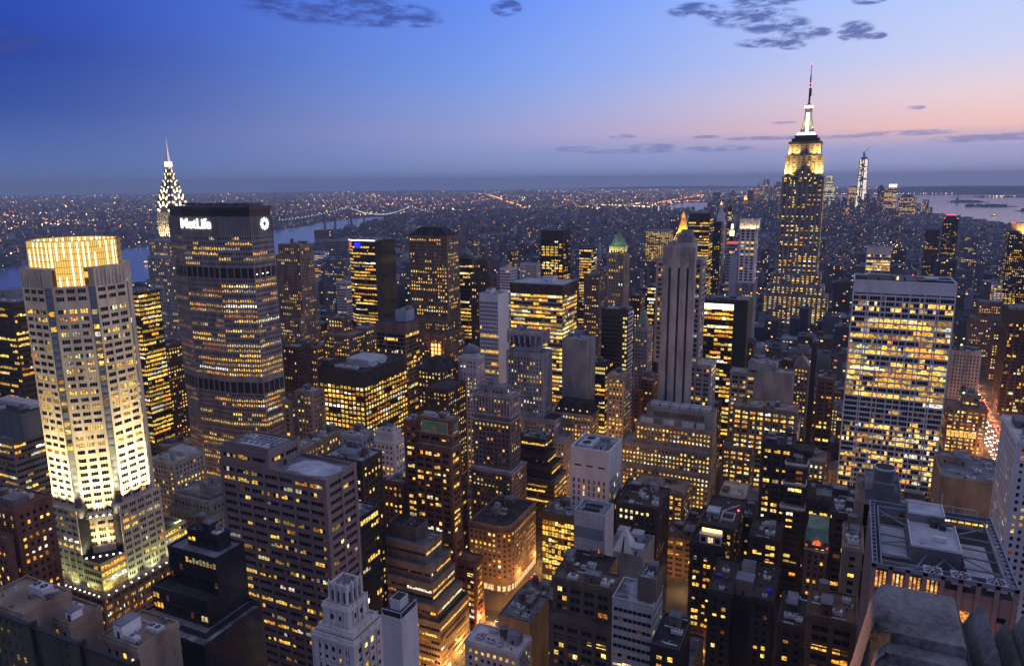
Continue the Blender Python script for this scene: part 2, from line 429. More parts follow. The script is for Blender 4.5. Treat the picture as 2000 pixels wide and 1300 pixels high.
WIN_CACHE = {}
DIM = [1.0]
def q5(c): return tuple(round(x, 2) for x in c)
def place_windows(root, org, wins, cap=100, thr=5.0):
    """the panes that show largest become objects of their own, the rest one part"""
    sc = []
    for i, (F, a0, a1, dep, wb, wt, c, g) in enumerate(wins):
        zc = (wb + wt) / 2; d = F.dist(zc); sc.append(((a1 - a0) * (wt - wb) * F.cosv(zc) * (727 / d) ** 2, i))
    big = [s for s in sc if s[0] >= thr]
    big.sort(reverse=True); own = set(i for s, i in big[:cap])
    rest = MB()
    for i, (F, a0, a1, dep, wb, wt, c, g) in enumerate(wins):
        if i in own:
            cq = q5(c) if c is not None else None
            key = (round(F.d[0], 3), round(F.d[1], 3), round(a1 - a0, 2), round(wt - wb, 2), cq, g)
            me = WIN_CACHE.get(key)
            if me is None:
                w, h = key[2], key[3]; dx, dy = F.d
                me = bpy.data.meshes.new('window')
                me.from_pydata([(0, 0, 0), (dx * w, dy * w, 0), (dx * w, dy * w, h), (0, 0, h)], [], [(0, 1, 2, 3)])
                me.materials.append(MATS['lit' if cq else ('pane' if g == 1 else 'palepane')])
                if cq:
                    ca = me.color_attributes.new('lamp', 'FLOAT_COLOR', 'CORNER'); ca.data.foreach_set('color', (list(cq) + [1.0]) * 4)
                WIN_CACHE[key] = me
            o = bpy.data.objects.new('window', me); COL.objects.link(o); o.parent = root
            p = F.pt(a0, dep, wb); o.location = (p[0] - org[0], p[1] - org[1], p[2] - org[2])
        else:
            pts = [F.pt(a0, dep, wb), F.pt(a1, dep, wb), F.pt(a1, dep, wt), F.pt(a0, dep, wt)]
            rest.quad(pts, 1 if c is not None else (0 if g == 1 else 2), c)
    o = rest.build('window', ['pane', 'lit', 'palepane'], root, org)
    if o: o['kind'] = 'stuff'

# ------------------------------------------------------------------ roof furniture (parts of their building)
def fan_unit(root, org, x, y, z, w, d, h, nf=2, mat='unit'):
    b = MB(); b.box(x, x + w, y, y + d, z, z + h, 0)
    for i in range(nf):
        cx = x + w * (i + .5) / nf; rr = min(w / nf, d) * .4
        b.cyl(cx, y + d / 2, rr, z + h, z + h + .25, 14, 0); b.cyl(cx, y + d / 2, rr * .86, z + h + .25, z + h + .28, 14, 1)
        b.cyl(cx, y + d / 2, rr * .2, z + h + .28, z + h + .34, 8, 0)
    return b.build('cooling_unit', [mat, 'fan'], root, org)
def water_tank(root, org, x, y, z, r=1.9, h=3.6, mat='wood'):
    b = MB()
    for sx in (-1, 1):
        for sy in (-1, 1): b.box(x + sx * r * .6 - .12, x + sx * r * .6 + .12, y + sy * r * .6 - .12, y + sy * r * .6 + .12, z, z + 2.2, 1)
    b.cyl(x, y, r, z + 2.2, z + 2.2 + h, 14, 0); b.cyl(x, y, r * 1.06, z + 2.2 + h, z + 2.2 + h + r * .55, 14, 2, .08)
    return b.build('water_tank', [mat, 'darkmetal', 'roof'], root, org)
def bulkhead(root, org, x0, x1, y0, y1, z, h, mat, roof='roof'):
    b = MB(); b.box(x0, x1, y0, y1, z, z + h, 0)
    b.box(x0 - .15, x1 + .15, y0 - .15, y1 + .15, z + h, z + h + .35, 1)
    b.box(x0 + (x1 - x0) * .4, x0 + (x1 - x0) * .4 + 1, y0 - .06, y0, z, z + 2.2, 2)
    return b.build('bulkhead', [mat, roof, 'fan'], root, org)
def roof_deck(root, org, x0, x1, y0, y1, z, wall, mat='roof', ph=1.0, t=.35):
    b = MB(); b.box(x0 + t, x1 - t, y0 + t, y1 - t, z - .3, z + .05, 0); b.build('roof', mat, root, org)
    b = MB()
    b.box(x0 - .08, x1 + .08, y0 - .08, y0 + t, z, z + ph, 0); b.box(x0 - .08, x1 + .08, y1 - t, y1 + .08, z, z + ph, 0)
    b.box(x0 - .08, x0 + t, y0 + t, y1 - t, z, z + ph, 0); b.box(x1 - t, x1 + .08, y0 + t, y1 - t, z, z + ph, 0)
    b.build('parapet', wall, root, org)
def clutter(root, org, x0, x1, y0, y1, z, rng, wall, rich=1.0):
    w, d = x1 - x0, y1 - y0
    if w < 5 or d < 5: return
    used = []
    def free(a, b_, c, e):
        if a < x0 + .6 or b_ > x1 - .6 or c < y0 + .6 or e > y1 - .6: return False
        for u in used:
            if a < u[1] and b_ > u[0] and c < u[3] and e > u[2]: return False
        used.append((a, b_, c, e)); return True
    for kind in ['bulk'] * (1 if w * d < 500 else 2) + ['unit'] * int(1 + rich * min(4, w * d / 160)) + (['tank'] if rng.random() < .45 * rich else []) + ['duct'] * int(rich * 2) + ['snow'] * (1 if rng.random() < .4 else 0):
        for _ in range(8):
            if kind == 'bulk':
                ww, dd = rng.uniform(3, max(3.5, w * .4)), rng.uniform(3, max(3.5, d * .45))
            elif kind == 'unit': ww, dd = rng.uniform(2, 5), rng.uniform(1.6, 3)
            elif kind == 'tank': ww = dd = 4.4
            elif kind == 'snow': ww, dd = rng.uniform(3, 8), rng.uniform(3, 6)
            else: ww, dd = rng.uniform(3, 8), .6
            a = rng.uniform(x0, x1 - ww); c = rng.uniform(y0, y1 - dd)
            if free(a, a + ww, c, c + dd):
                if kind == 'bulk': bulkhead(root, org, a, a + ww, c, c + dd, z + .05, rng.uniform(2.5, 4.5), rng.choice((wall, 'greybrick', 'grey')))
                elif kind == 'unit': fan_unit(root, org, a, c, z + .3, ww, dd, rng.uniform(1, 1.8), rng.choice((1, 2, 2, 3)))
                elif kind == 'tank': water_tank(root, org, a + 2.2, c + 2.2, z + .05)
                elif kind == 'snow':
                    b = MB(); n_ = 13; b.prism([(a + ww / 2 + ww / 2 * rng.uniform(.45, 1) * math.cos(q * 2 * math.pi / n_), c + dd / 2 + dd / 2 * rng.uniform(.45, 1) * math.sin(q * 2 * math.pi / n_)) for q in range(n_)], z + .05, z + .1); b.build('snow_patch', 'snow', root, org)
                else:
                    b = MB(); b.tube((a, c + .3, z + .8), (a + ww, c + .3, z + .8), .28); b.tube((a + .3, c + .3, z), (a + .3, c + .3, z + .8), .25); b.tube((a + ww - .3, c + .3, z), (a + ww - .3, c + .3, z + .8), .25)
                    b.build('duct', 'steel', root, org)
                break

def vents(root, org, x0, x1, y0, y1, z, rng, n_):
    for _ in range(n_):
        if x1 - x0 < 4 or y1 - y0 < 4: return
        a, c = rng.uniform(x0 + 1, x1 - 1.6), rng.uniform(y0 + 1, y1 - 1.6); b = MB()
        if rng.random() < .5: b.box(a, a + rng.uniform(.5, 1.4), c, c + rng.uniform(.5, 1.2), z, z + rng.uniform(.6, 1.5))
        else: b.cyl(a, c, rng.uniform(.18, .4), z, z + rng.uniform(.8, 2.0), 8)
        b.build('vent', rng.choice(('unit', 'steel', 'greymetal', 'darkmetal')), root, org)
def string_course(root, org, t, wall, rng):
    x0, x1, y0, y1, z0, z1 = t[:6]
    zs = [(z1 - .9, .55, 1.0)] + ([(z1 - rng.choice((8.2, 11.8, 15.4)), .3, .5)] if z1 - z0 > 30 else []) + ([(z0 + (z1 - z0) * rng.uniform(.2, .4), .3, .6)] if z0 < 1 else [])
    for z, o_, h_ in zs:
        b = MB(); b.box(x0 - o_, x1 + o_, y0 - o_, y1, z, z + h_); b.build('cornice', wall, root, org)
def flood(name, loc, target, power, color, size=2.0, angle=None):
    d = bpy.data.lights.new(name, 'SPOT' if angle else 'AREA'); d.energy = power; d.color = color
    if angle: d.spot_size = R(angle); d.spot_blend = .6; d.shadow_soft_size = size
    else: d.size = size
    o = bpy.data.objects.new(name, d); COL.objects.link(o); o.location = loc
    o.rotation_euler = (Vector(loc) - Vector(target)).to_track_quat('Z', 'Y').to_euler()
    return o
def glow(loc, power, color, r=.5):
    d = bpy.data.lights.new('lamp', 'POINT'); d.energy = power; d.color = color; d.shadow_soft_size = r
    o = bpy.data.objects.new('lamp_light', d); COL.objects.link(o); o.location = loc
    return o
def lamp_part(root, org, pts, mat, r=.35, name='floodlight'):
    for p in pts:
        b = MB(); b.cyl(p[0], p[1], r, p[2], p[2] + r * .9, 8, 0); b.build(name, mat, root, org)
WARM = (1.0, .58, .22)
HAZE_DENSITY = 6.2e-5
FOOT = []          # footprints already taken (x0,x1,y0,y1)

# ------------------------------------------------------------------ buildings
def kind_of(label):
    for w, nme, c in (('hotel', 'hotel', 'hotel'), ('apartment', 'apartment_building', 'apartment building'), ('bank', 'bank_building', 'bank'), ('theatre', 'theatre_building', 'theatre'), ('store', 'department_store', 'store'),
                      ('club', 'club_building', 'club'), ('loft', 'loft_building', 'loft building'), ('tower', 'office_tower', 'skyscraper'), ('slab', 'slab_tower', 'high rise'), ('shaft', 'slab_tower', 'high rise'), ('office', 'office_building', 'office building'), ('hall', 'civic_hall', 'hall')):
        if w in label: return nme, c
    return 'city_building', 'building'

def fins_side(root, org, F, z0, z1, mat):
    b = MB()
    for i in range(int((z1 - z0 - 3) / 3.9)):
        z = z1 - 3 - i * 3.9
        F.box(b, .2, F.w - .2, -.7, 0, z, z + 1.5)
    b.build('fin', mat, root, org)['kind'] = 'stuff'

def solid_tier(mb, wins, t, wall_i, st, lit, rng, sides, detail=True, side=None, over=None):
    x0, x1, y0, y1, z0, z1 = t
    if st == 'blank' or st in ('bank', 'tile', 'column', 'stripe3'):
        mb.box(x0, x1, y0, y1, z0, z1, wall_i); F = Face(x0, y0, 1, 0, x1 - x0)
        W = Face(x1, y0, 0, 1, y1 - y0)
        if st == 'column':
            for i in range(int((z1 - z0 - 6) / 3.9)):
                z = z1 - 6 - i * 3.9
                for a in (.82, .90):
                    if rng.random() < .75: wins.append((F, F.w * a, F.w * a + 1.7, -.05, z - 2, z, (1, .8, .3), 1))
            for i in range(int((z1 - z0 - 6) / 3.9)):
                for c in range(int((F.w * .78) / 2)):
                    wins.append((F, .8 + c * 2, 2.6 + c * 2, -.05, z1 - 8 - i * 3.9, z1 - 6 - i * 3.9, None if rng.random() > .01 else room(rng), 1))
        if st == 'tile':
            for i in range(9):
                z = z1 - 17 - i * 4.6
                c = (1, .36, .05) if i < 5 else None
                if i == 1: c = (.9, .2, .02)
                wins.append((F, F.w * .66, F.w * .66 + 2.6, -.05, z - 2.4, z, c, 1))
                if i > 4: wins.append((F, F.w * .3, F.w * .3 + 2.4, -.05, z - 2.4, z, None, 1))
            wins.append((F, .1, F.w * .95, -.03, z1 - 13, z1 - 7, None, 2))
        if st == 'bank':
            for Q in (F, W):
                for a in (.12, .42, .72):
                    if Q is F: wins.append((Q, Q.w * a, Q.w * (a + .17), -.05, z1 - 9, z1 - 8, None, 1))
                n_ = int((Q.w - 2) / 3.0)
                for i in range(int((z1 - z0 - 20) / 4.0)):
                    z = z1 - 17 - i * 4.0
                    for c in range(n_):
                        lc = room(rng) if rng.random() < (lit if c in (2, 3, 4, 6) else .05) else None
                        a = 1.2 + c * (Q.w - 2.4) / n_
                        wins.append((Q, a + .8, a + 1.9, -.05, z - 2.6, z, lc, 1))
        return
    fN = Face(x0, y0, 1, 0, x1 - x0)
    rN = facade(mb, wins, fN, z0, z1, st, lit, rng, wall_i, detail=detail, over=over)
    cx0, cx1 = x0, x1
    for s in sides:
        if s == 'W':
            F = Face(x1, y0 + rN, 0, 1, y1 - y0 - rN)
            if side in ('W', 'litglass', 'fins', 'Nx'):
                if side == 'litglass':
                    r = facade(mb, wins, F, z0, z1, 'glass', .95, rng, wall_i, over=dict(rowvar=0)); cx1 = x1 - r
            else:
                l2 = .8 if side == 'lit' else lit
                r = facade(mb, wins, F, z0, z1, st, l2, rng, wall_i, detail=detail, over=over); cx1 = x1 - r
        else:
            F = Face(x0, y1, 0, -1, y1 - y0 - rN)
            r = facade(mb, wins, F, z0, z1, st, lit, rng, wall_i, detail=detail, over=over); cx0 = x0 + r
    mb.box(cx0, cx1, y0 + rN, y1, z0, z1, wall_i)

def hero(key, label, wall, st, lit, tiers, kit=None, side=None, special=None, flag=None, faces=None, over=None, dim=1.0):
    rng = random.Random(key); DIM[0] = dim
    name, cat = kind_of(label)
    X0 = min(t[0] for t in tiers); X1 = max(t[1] for t in tiers); Y0 = min(t[2] for t in tiers); Y1 = max(t[3] for t in tiers)
    org = ((X0 + X1) / 2, (Y0 + Y1) / 2, 0)
    FOOT.append((X0, X1, Y0, Y1, max(t[5] for t in tiers)))
    root = thing(name, label, cat, org)
    wins = []; top = tiers[-1]
    group_walls = {}
    for t in tiers:
        ex = t[6] if len(t) > 6 else {}
        w_, s_ = ex.get('w', wall), ex.get('st', st)
        mb = group_walls.setdefault(w_, MB())
        sides = ['W'] if t[1] < 12 else []
        if t[0] > -12: sides.append('E')
        if faces == 'N': sides = []
        sd2 = side or ('Nx' if faces == 'Nx' else None)
        T6 = t[:6]
        if special == 'prism':
            x0, x1, y0, y1, z0, z1 = T6
            f1 = Face(x0 - 5, y0 + 6, 10 / 11.66, -6 / 11.66, 11.66); fN = Face(x0 + 5, y0, 1, 0, x1 - x0 + 22)
            fW = Face(x1 + 27, y0, 0, 1, y1 - y0)
            for F in (f1, fN): facade(mb, wins, F, z0, z1, s_, lit, rng, 0)
            mb.prism([(x0 - 4.5, y0 + 6.3), (x0 + 5, y0 + .2), (x1 + 27, y0 + .2), (x1 + 27, y1), (x0 - 4.5, y1)], z0, z1)
            b = MB(); f1.box(b, 0, f1.w, -.5, 0, z1, z1 + .9); fN.box(b, 0, fN.w, -.5, 0, z1, z1 + .9); b.build('lit_roof_edge', 'lamp_white', root, org)
            b = MB(); fN.box(b, 3, 12, -.3, 0, z1 - 9, z1 - 2); b.build('sign', 'sign_blue', root, org)
            b = MB(); f1.box(b, 1, 8, -.3, 0, z1 - 8, z1 - 2); b.build('sign', 'sign_red', root, org)
            continue
        if special == 'round':
            x0, x1, y0, y1, z0, z1 = T6; rr = 9
            pts = [(x0, y0)] + [(x1 - rr + rr * math.sin(a), y0 + rr - rr * math.cos(a)) for a in [R(q) for q in (0, 22.5, 45, 67.5, 90)]] + [(x1, y1)]
            for p, q in zip(pts[:-1], pts[1:]):
                L = math.hypot(q[0] - p[0], q[1] - p[1])
                facade(mb, wins, Face(p[0], p[1], (q[0] - p[0]) / L, (q[1] - p[1]) / L, L), z0 + 6, z1, s_, lit, rng, 0, over=dict(mg=.2, top=4))
            ins = [(x0 + .3, y0 + .3)] + [(x1 - rr + (rr - .3) * math.sin(a), y0 + rr - (rr - .3) * math.cos(a)) for a in [R(q) for q in (0, 22.5, 45, 67.5, 90)]] + [(x1 - .3, y1), (x0 + .3, y1)]
            mb.prism(ins, z0, z1)
            for zz, oo, hh in ((z1 - 3.6, .9, .8), (z1 - .2, .5, 1.2), (z0 + 6, .5, .8)):
                b = MB(); b.prism([(x0, y0 - oo)] + [(x1 - rr + (rr + oo) * math.sin(a), y0 + rr - (rr + oo) * math.cos(a)) for a in [R(q) for q in (0, 22.5, 45, 67.5, 90)]] + [(x1 + oo, y1), (x0, y1)], zz, zz + hh); b.build('cornice', wall, root, org)
            b = MB(); b.prism([(x0 + 1, y0 + 1)] + [(x1 - rr + (rr - 1) * math.sin(a), y0 + rr - (rr - 1) * math.cos(a)) for a in [R(q) for q in (0, 22.5, 45, 67.5, 90)]] + [(x1 - 1, y1 - 1), (x0 + 1, y1 - 1)], z1 + 1.0, z1 + 1.06); b.build('roof', 'tar', root, org)
            clutter(root, org, x0 + 2, x1 - 9, y0 + 9, y1 - 2, z1 + 1.05, rng, wall)
            # street level shop windows
            sw = []
            for p, q in zip(pts[:-1], pts[1:]):
                L = math.hypot(q[0] - p[0], q[1] - p[1]); F = Face(p[0], p[1], (q[0] - p[0]) / L, (q[1] - p[1]) / L, L)
                for c in range(int(L / 2.5)): wins.append((F, c * 2.5 + .2, c * 2.5 + 2.3, .2, .5, 4.5, (1.3, .9, .4), 1))
            continue
        solid_tier(mb, wins, T6, 0, s_, lit, rng, sides, side=sd2 if not ex.get('st') else None, over=over)
        if side == 'fins': fins_side(root, org, Face(t[1], t[2], 0, 1, t[3] - t[2]), t[4], t[5], 'palewhite')
    if key in ('terrace_tower', 'terracotta_slab', 'dark_ziggurat'):
        t = tiers[0]; F = Face(t[1], t[2], 0, 1, t[3] - t[2]); b = MB(); k = 0
        while k < F.w - 2:
            wd = rng.uniform(1.6, 4.2); h2 = rng.uniform(2.6, 5.5)
            if rng.random() < .85: b.quad([F.pt(k, -.25, .5), F.pt(k + wd, -.25, .5), F.pt(k + wd, -.25, h2), F.pt(k, -.25, h2)], 0, rng.choice(((2.4, 1.5, .4), (2.0, 1.0, .2), (2.2, 1.8, .9), (1.8, .5, .15))))
            k += wd + .4
        b.build('shop_window', ['lit'], root, org)
        for q in range(3): glow(F.pt(F.w * (q + .5) / 3, -2.5, 4.5), 2600, (1, .5, .14), .5)
    for w_, mb in group_walls.items(): mb.build('wall', w_, root, org)
    place_windows(root, org, wins)
    # roofs
    for i, t in enumerate(tiers):
        if special in ('round',): break
        x0, x1, y0, y1, z0, z1 = t[:6]
        ww = (t[6] if len(t) > 6 else {}).get('w', wall)
        if special == 'prism': x0 -= 4; x1 += 26; y0 += 6
        flat = kit not in ('hip', 'mansard', 'pyr', 'gable') or i < len(tiers) - 1
        if not flat: continue
        roof_deck(root, org, x0, x1, y0, y1, z1, ww, 'snow' if key == 'blue_roof' else ('snowroof' if kit in ('drums', 'penthouse', 'whiteedge') or key in ('white_tiled', 'snowy_low', 'black_tank_block', 'copper_cornice', 'cream_low') else (rng.choice(('roof', 'roof', 'tar', 'snowroof')) if wall not in ('dark', 'black', 'darkbrick') else rng.choice(('roof', 'tar', 'tar')))), ph=.9 if z1 > 40 else .7)
        covered = any(s[4] <= z1 + .5 and s[5] > z1 + .5 and s[0] < x1 and s[1] > x0 and s[2] < y1 and s[3] > y0 for s in tiers if s is not t)
        if not covered and kit in (None, 'tanks', 'terracotta', 'greenlamps', 'redlights') and Y0 < 1000: clutter(root, org, x0, x1, y0, y1, z1, rng, ww, 1.5)
        if not covered and Y0 < 520 and kit not in ('pinkroof', 'gothic', 'coolbox', 'twofans'): vents(root, org, x0, x1, y0, y1, z1 + .05, rng, 7)
        if (t[6] if len(t) > 6 else {}).get('st', st) in ('punch', 'pairs') and Y0 < 900 and wall not in ('black', 'dark'): string_course(root, org, t, ww, rng)
    if kit: KITS[kit](root, org, top, wall, rng, tiers)
    DIM[0] = 1.0
    return root

def hip_roof(root, org, x0, x1, y0, y1, z, h, mat, ins=.35, name='roof'):
    b = MB(); dx, dy = (x1 - x0) * ins, (y1 - y0) * ins
    b.prism([(x0, y0), (x1, y0), (x1, y1), (x0, y1)], z, z + h, 0, [(x0 + dx, y0 + dy), (x1 - dx, y0 + dy), (x1 - dx, y1 - dy), (x0 + dx, y1 - dy)])
    return b.build(name, mat, root, org)

KITS = {}
def kit(f): KITS[f.__name__[2:]] = f; return f
@kit
def k_louvre(root, org, t, wall, rng, tiers):
    x0, x1, y0, y1, z0, z1 = t[:6]; w = x1 - x0; d = y1 - y0
    b = MB()
    for i in range(8): b.prism([(x0 + w * .15 + i * w * .085, y0 + d * .5), (x0 + w * .15 + i * w * .085 + w * .04, y0 + d * .5), (x0 + w * .15 + i * w * .085 + w * .04, y1 - 2), (x0 + w * .15 + i * w * .085, y1 - 2)], z1, z1 + 3.2)
    b.box(x0 + w * .12, x0 + w * .84, y0 + d * .52, y1 - 2.2, z1, z1 + 2.2); b.build('louvre_unit', 'unit', root, org)
    for i in range(3): fan_unit(root, org, x0 + w * .2 + i * 5, y0 + 2.5, z1 + .1, 3.4, 3.2, 1.8, 1)
    water_tank(root, org, x1 - 5, y0 + 4, z1, 1.6, 2.6, 'grey')
@kit
def k_fans(root, org, t, wall, rng, tiers):
    x0, x1, y0, y1, z0, z1 = t[:6]
    fan_unit(root, org, x1 - 11, y1 - 5.5, z1 + .3, 6.5, 3.4, 2.2, 2, 'unit')
    b = MB(); b.box(x1 - 2.2, x1 - .4, y0 + 8, y0 + 9.6, z1 - 24, z1 + 1.6); b.build('chimney', 'redbrick', root, org)
    b = MB(); b.tube((x1 - 3, y0 + 8, z1 + 2), (x1 - .5, y0 + 11, z1 + 2), .7, 0, 8); b.build('duct', 'steel', root, org)
    for s in tiers[:-1]: clutter(root, org, s[0], s[1], s[2], s[3], s[5], rng, 'palewhite', .8)
@kit
def k_pinkroof(root, org, t, wall, rng, tiers):
    x0, x1, y0, y1, z0, z1 = t[:6]
    fan_unit(root, org, x0 + 9, y0 + 3, z1 - .2, 13, 4.2, 2.4, 4)
    b = MB()
    for i in range(7): b.tube((x0 + 4 + i * 3, y0 + 9, z1 + .6), (x0 + 4 + i * 3, y1 - 2, z1 + .6), .22)
    for i in range(4): b.tube((x0 + 3, y0 + 9 + i * 2.6, z1 + .9), (x1 - 3, y0 + 9 + i * 2.6, z1 + .9), .2)
    b.build('pipework', 'steel', root, org)
    fan_unit(root, org, x0 + 3, y0 + 12, z1, 5, 3, 1.6, 2)
    b = MB(); b.box(x0 + 1.2, x1 - 1.2, y0 + 1.6, y0 + 1.9, z1, z1 + 2.4); b.build('screen_wall', wall, root, org)
    lo = tiers[0]; b = MB(); n_ = 22; cx, cy = (x1 + lo[1]) / 2 + 1, (lo[2] + lo[3]) / 2 - .6
    rx, ry = (lo[1] - x1) * .43, (lo[3] - lo[2]) * .36
    sg = lambda v, e: math.copysign(abs(v) ** e, v)
    b.prism([(cx + rx * sg(math.cos(q * 2 * math.pi / n_), .55) * rng.uniform(.82, 1.04), cy + ry * sg(math.sin(q * 2 * math.pi / n_), .55) * rng.uniform(.78, 1.04)) for q in range(n_)], lo[5] + .06, lo[5] + .12); b.build('snow_patch', 'snow', root, org)
    b = MB(); b.tube((x1 + 2, lo[3] - 2, lo[5] + .3), (lo[1] - 2, lo[3] - 2, lo[5] + .3), .2); b.box(x1 + 1, x1 + 2, lo[2] + 8, lo[2] + 9, lo[5], lo[5] + 2.2); b.build('vent', 'darkmetal', root, org)
@kit
def k_tanks(root, org, t, wall, rng, tiers):
    x0, x1, y0, y1, z0, z1 = t[:6]
    for i in range(2): water_tank(root, org, x0 + 7 + i * 4.6, y1 - 4, z1, 1.7, 2.6, 'greymetal')
@kit
def k_cube(root, org, t, wall, rng, tiers):
    x0, x1, y0, y1, z0, z1 = t[:6]; w = x1 - x0
    b = MB(); b.box(x0 + 12, x1 - 9, y0 + 22, y1 - 16, z1, z1 + 3)
    for i in range(7): b.prism([(x0 + 12 + i * 3.3, y0 + 22), (x0 + 14 + i * 3.3, y0 + 22), (x0 + 14 + i * 3.3, y1 - 16), (x0 + 12 + i * 3.3, y1 - 16)], z1 + 3, z1 + 4.3)
    b.build('louvre_unit', 'unit', root, org)
    bulkhead(root, org, x0 + 2, x0 + 9, y0 + 3, y0 + 11, z1, 6, 'darkbrown')
    for i in range(3): fan_unit(root, org, x0 + 12 + i * 8, y0 + 6, z1 + .2, 6, 4, 2, 2)
    for i in range(2): fan_unit(root, org, x1 - 8, y0 + 18 + i * 12, z1 + .2, 4, 7, 2, 1)
    b = MB()
    for i in range(4): b.tube((x0 + 10, y0 + 12 + i * 2, z1 + 1.2), (x1 - 4, y0 + 12 + i * 2, z1 + 1.2), .3)
    b.build('pipework', 'steel', root, org)
    b = MB()
    for i in range(int(w / 3.7)): b.box(x0 + .5 + i * 3.7, x0 + 1.1 + i * 3.7, y0 - .25, y0, z1 - 11, z1 - .5)
    for i in range(int((y1 - y0) / 3.7)): b.box(x1, x1 + .25, y0 + .5 + i * 3.7, y0 + 1.1 + i * 3.7, z1 - 11, z1 - .5)
    b.build('pier', 'darkbrown', root, org)
@kit
def k_hip(root, org, t, wall, rng, tiers):
    x0, x1, y0, y1, z0, z1 = t[:6]
    hip_roof(root, org, x0 + .5, x1 - .5, y0 + .5, y1 - .5, z1, min(8, (x1 - x0) * .28), 'tar', .22)
    b = MB(); b.box(x0 - .5, x1 + .5, y0 - .5, y1 + .5, z1 - .9, z1); b.build('cornice', wall, root, org)
    if wall == 'limebrown':
        lo = tiers[0]; F = Face(lo[0], lo[2], 1, 0, lo[1] - lo[0]); a0 = F.w * .62
        b = MB(); F.box(b, a0, a0 + 13, -.5, 0, 88, 106.5, 0)
        for i in range(3):
            for j in range(4): w3 = MB(); F.box(w3, a0 + 1.2 + i * 4, a0 + 3.2 + i * 4, -.62, -.5, 89.5 + j * 4, 92 + j * 4); w3.build('window', 'lamp_amber', root, org)
        b.build('arched_portal', 'gold_leaf', root, org)
        flood('portal_floodlight', F.pt(a0 + 6, -7, 84), F.pt(a0 + 6, 0, 99), 16000, (1, .36, .05), 1.5, 70)
        flood('portal_floodlight', F.pt(a0 - 22, -6, 76), F.pt(a0 - 22, 0, 92), 6000, (1, .36, .05), 1.5, 70)
@kit
def k_terracotta(root, org, t, wall, rng, tiers):
    x0, x1, y0, y1, z0, z1 = t[:6]
    b = MB(); b.box(x0 + 3, x1 - 3, y0 - .3, y0, z1 - 7.4, z1 - 2, 0); b.box(x0 + 2.4, x1 - 2.4, y0 - .2, y0, z1 - 8, z1 - 1.4, 1)
    n_ = 12; b.prism([((x0 + x1) / 2 + 1.6 * math.cos(q * 2 * math.pi / n_), 0) for q in range(3)], 0, 0) if 0 else None
    b.box((x0 + x1) / 2 - 1.4, (x0 + x1) / 2 + 1.4, y0 - .4, y0 - .3, z1 - 7, z1 - 4.2, 1)
    b.build('terracotta_panel', ['greenpanel', 'goldpanel'], root, org)
    b = MB(); b.box(x1, x1 + .3, y0 + 2, y1 - 2, z1 - 7.4, z1 - 2); b.build('terracotta_panel', 'greenpanel', root, org)
    for zz in (z1 - .6, z1 - 9, tiers[-1][4] + .2):
        b = MB(); b.box(x0 - .5, x1 + .5, y0 - .5, y1, zz, zz + .9); b.build('cornice', 'limestone', root, org)
    water_tank(root, org, x1 - 6, y0 + 5, z1 - 1.5, 1.8, 2.4, 'unit')
    fan_unit(root, org, x0 + 2, y0 + 4, z1 + .3, 6, 3, 1.5, 3)
@kit
def k_scallop(root, org, t, wall, rng, tiers):
    for q, s in enumerate(tiers[-2:]):
        x0, x1, y0, y1, z0, z1 = s[:6]; b = MB(); n_ = 6 if q else 8; w = (x1 - x0) / n_
        for i in range(n_ + 1): b.box(x0 + i * w - .8, x0 + i * w + .8, y0 - .8, y0 + .6, z1 - 9, z1 + 2.2); 
        for i in range(n_): b.cyl(x0 + (i + .5) * w, y0, w * .42, z1 - 2, z1 + 1, 10)
        m_ = 4; w = (y1 - y0) / m_
        for i in range(1, m_ + 1): b.box(x1 - .6, x1 + .8, y0 + i * w - .8, y0 + i * w + .8, z1 - 9, z1 + 2.2)
        b.build('scalloped_crown', 'palestone', root, org)
    x0, x1, y0, y1, z0, z1 = t[:6]
    for i in range(2): water_tank(root, org, x0 + 8 + i * 5, y0 + 5, z1 - 1, 2.2, 3, 'grey')
    F = Face(x0, y0, 1, 0, x1 - x0); b = MB()
    for i in range(4): F.box(b, 2.5 + i * 5, 4.3 + i * 5, -.1, .05, z1 - 12, z1 - 5)
    b.build('window', 'pane', root, org)
@kit
def k_twofans(root, org, t, wall, rng, tiers):
    x0, x1, y0, y1, z0, z1 = t[:6]
    b = MB(); t_ = 1.0
    b.box(x0, x1, y0, y0 + t_, z1 + .9, z1 + 2.4); b.box(x0, x1, y1 - t_, y1, z1 + .9, z1 + 2.4); b.box(x0, x0 + t_, y0 + t_, y1 - t_, z1 + .9, z1 + 2.4); b.box(x1 - t_, x1, y0 + t_, y1 - t_, z1 + .9, z1 + 2.4); b.build('parapet', wall, root, org)
    b = MB(); b.box(x0 + 3, x0 + 12, y0 + 5, y0 + 21, z1, z1 + 2.6, 0)
    for yy in (9, 17): b.cyl(x0 + 7.5, y0 + yy, 3.2, z1 + 2.6, z1 + 3.1, 20, 0); b.cyl(x0 + 7.5, y0 + yy, 2.8, z1 + 3.1, z1 + 3.14, 20, 1)
    b.build('cooling_unit', ['unit', 'fan'], root, org)
    bulkhead(root, org, x0 + 15, x0 + 19, y0 + 6, y0 + 12, z1, 2.5, 'unit'); fan_unit(root, org, x1 - 5, y1 - 8, z1, 3, 4, 2.5, 1)
    b = MB(); b.tube((x0 + 1.5, y0 + 3, z1 + .3), (x0 + 3.5, y0 + 14, z1 + 2.8), .3); b.build('duct', 'steel', root, org)
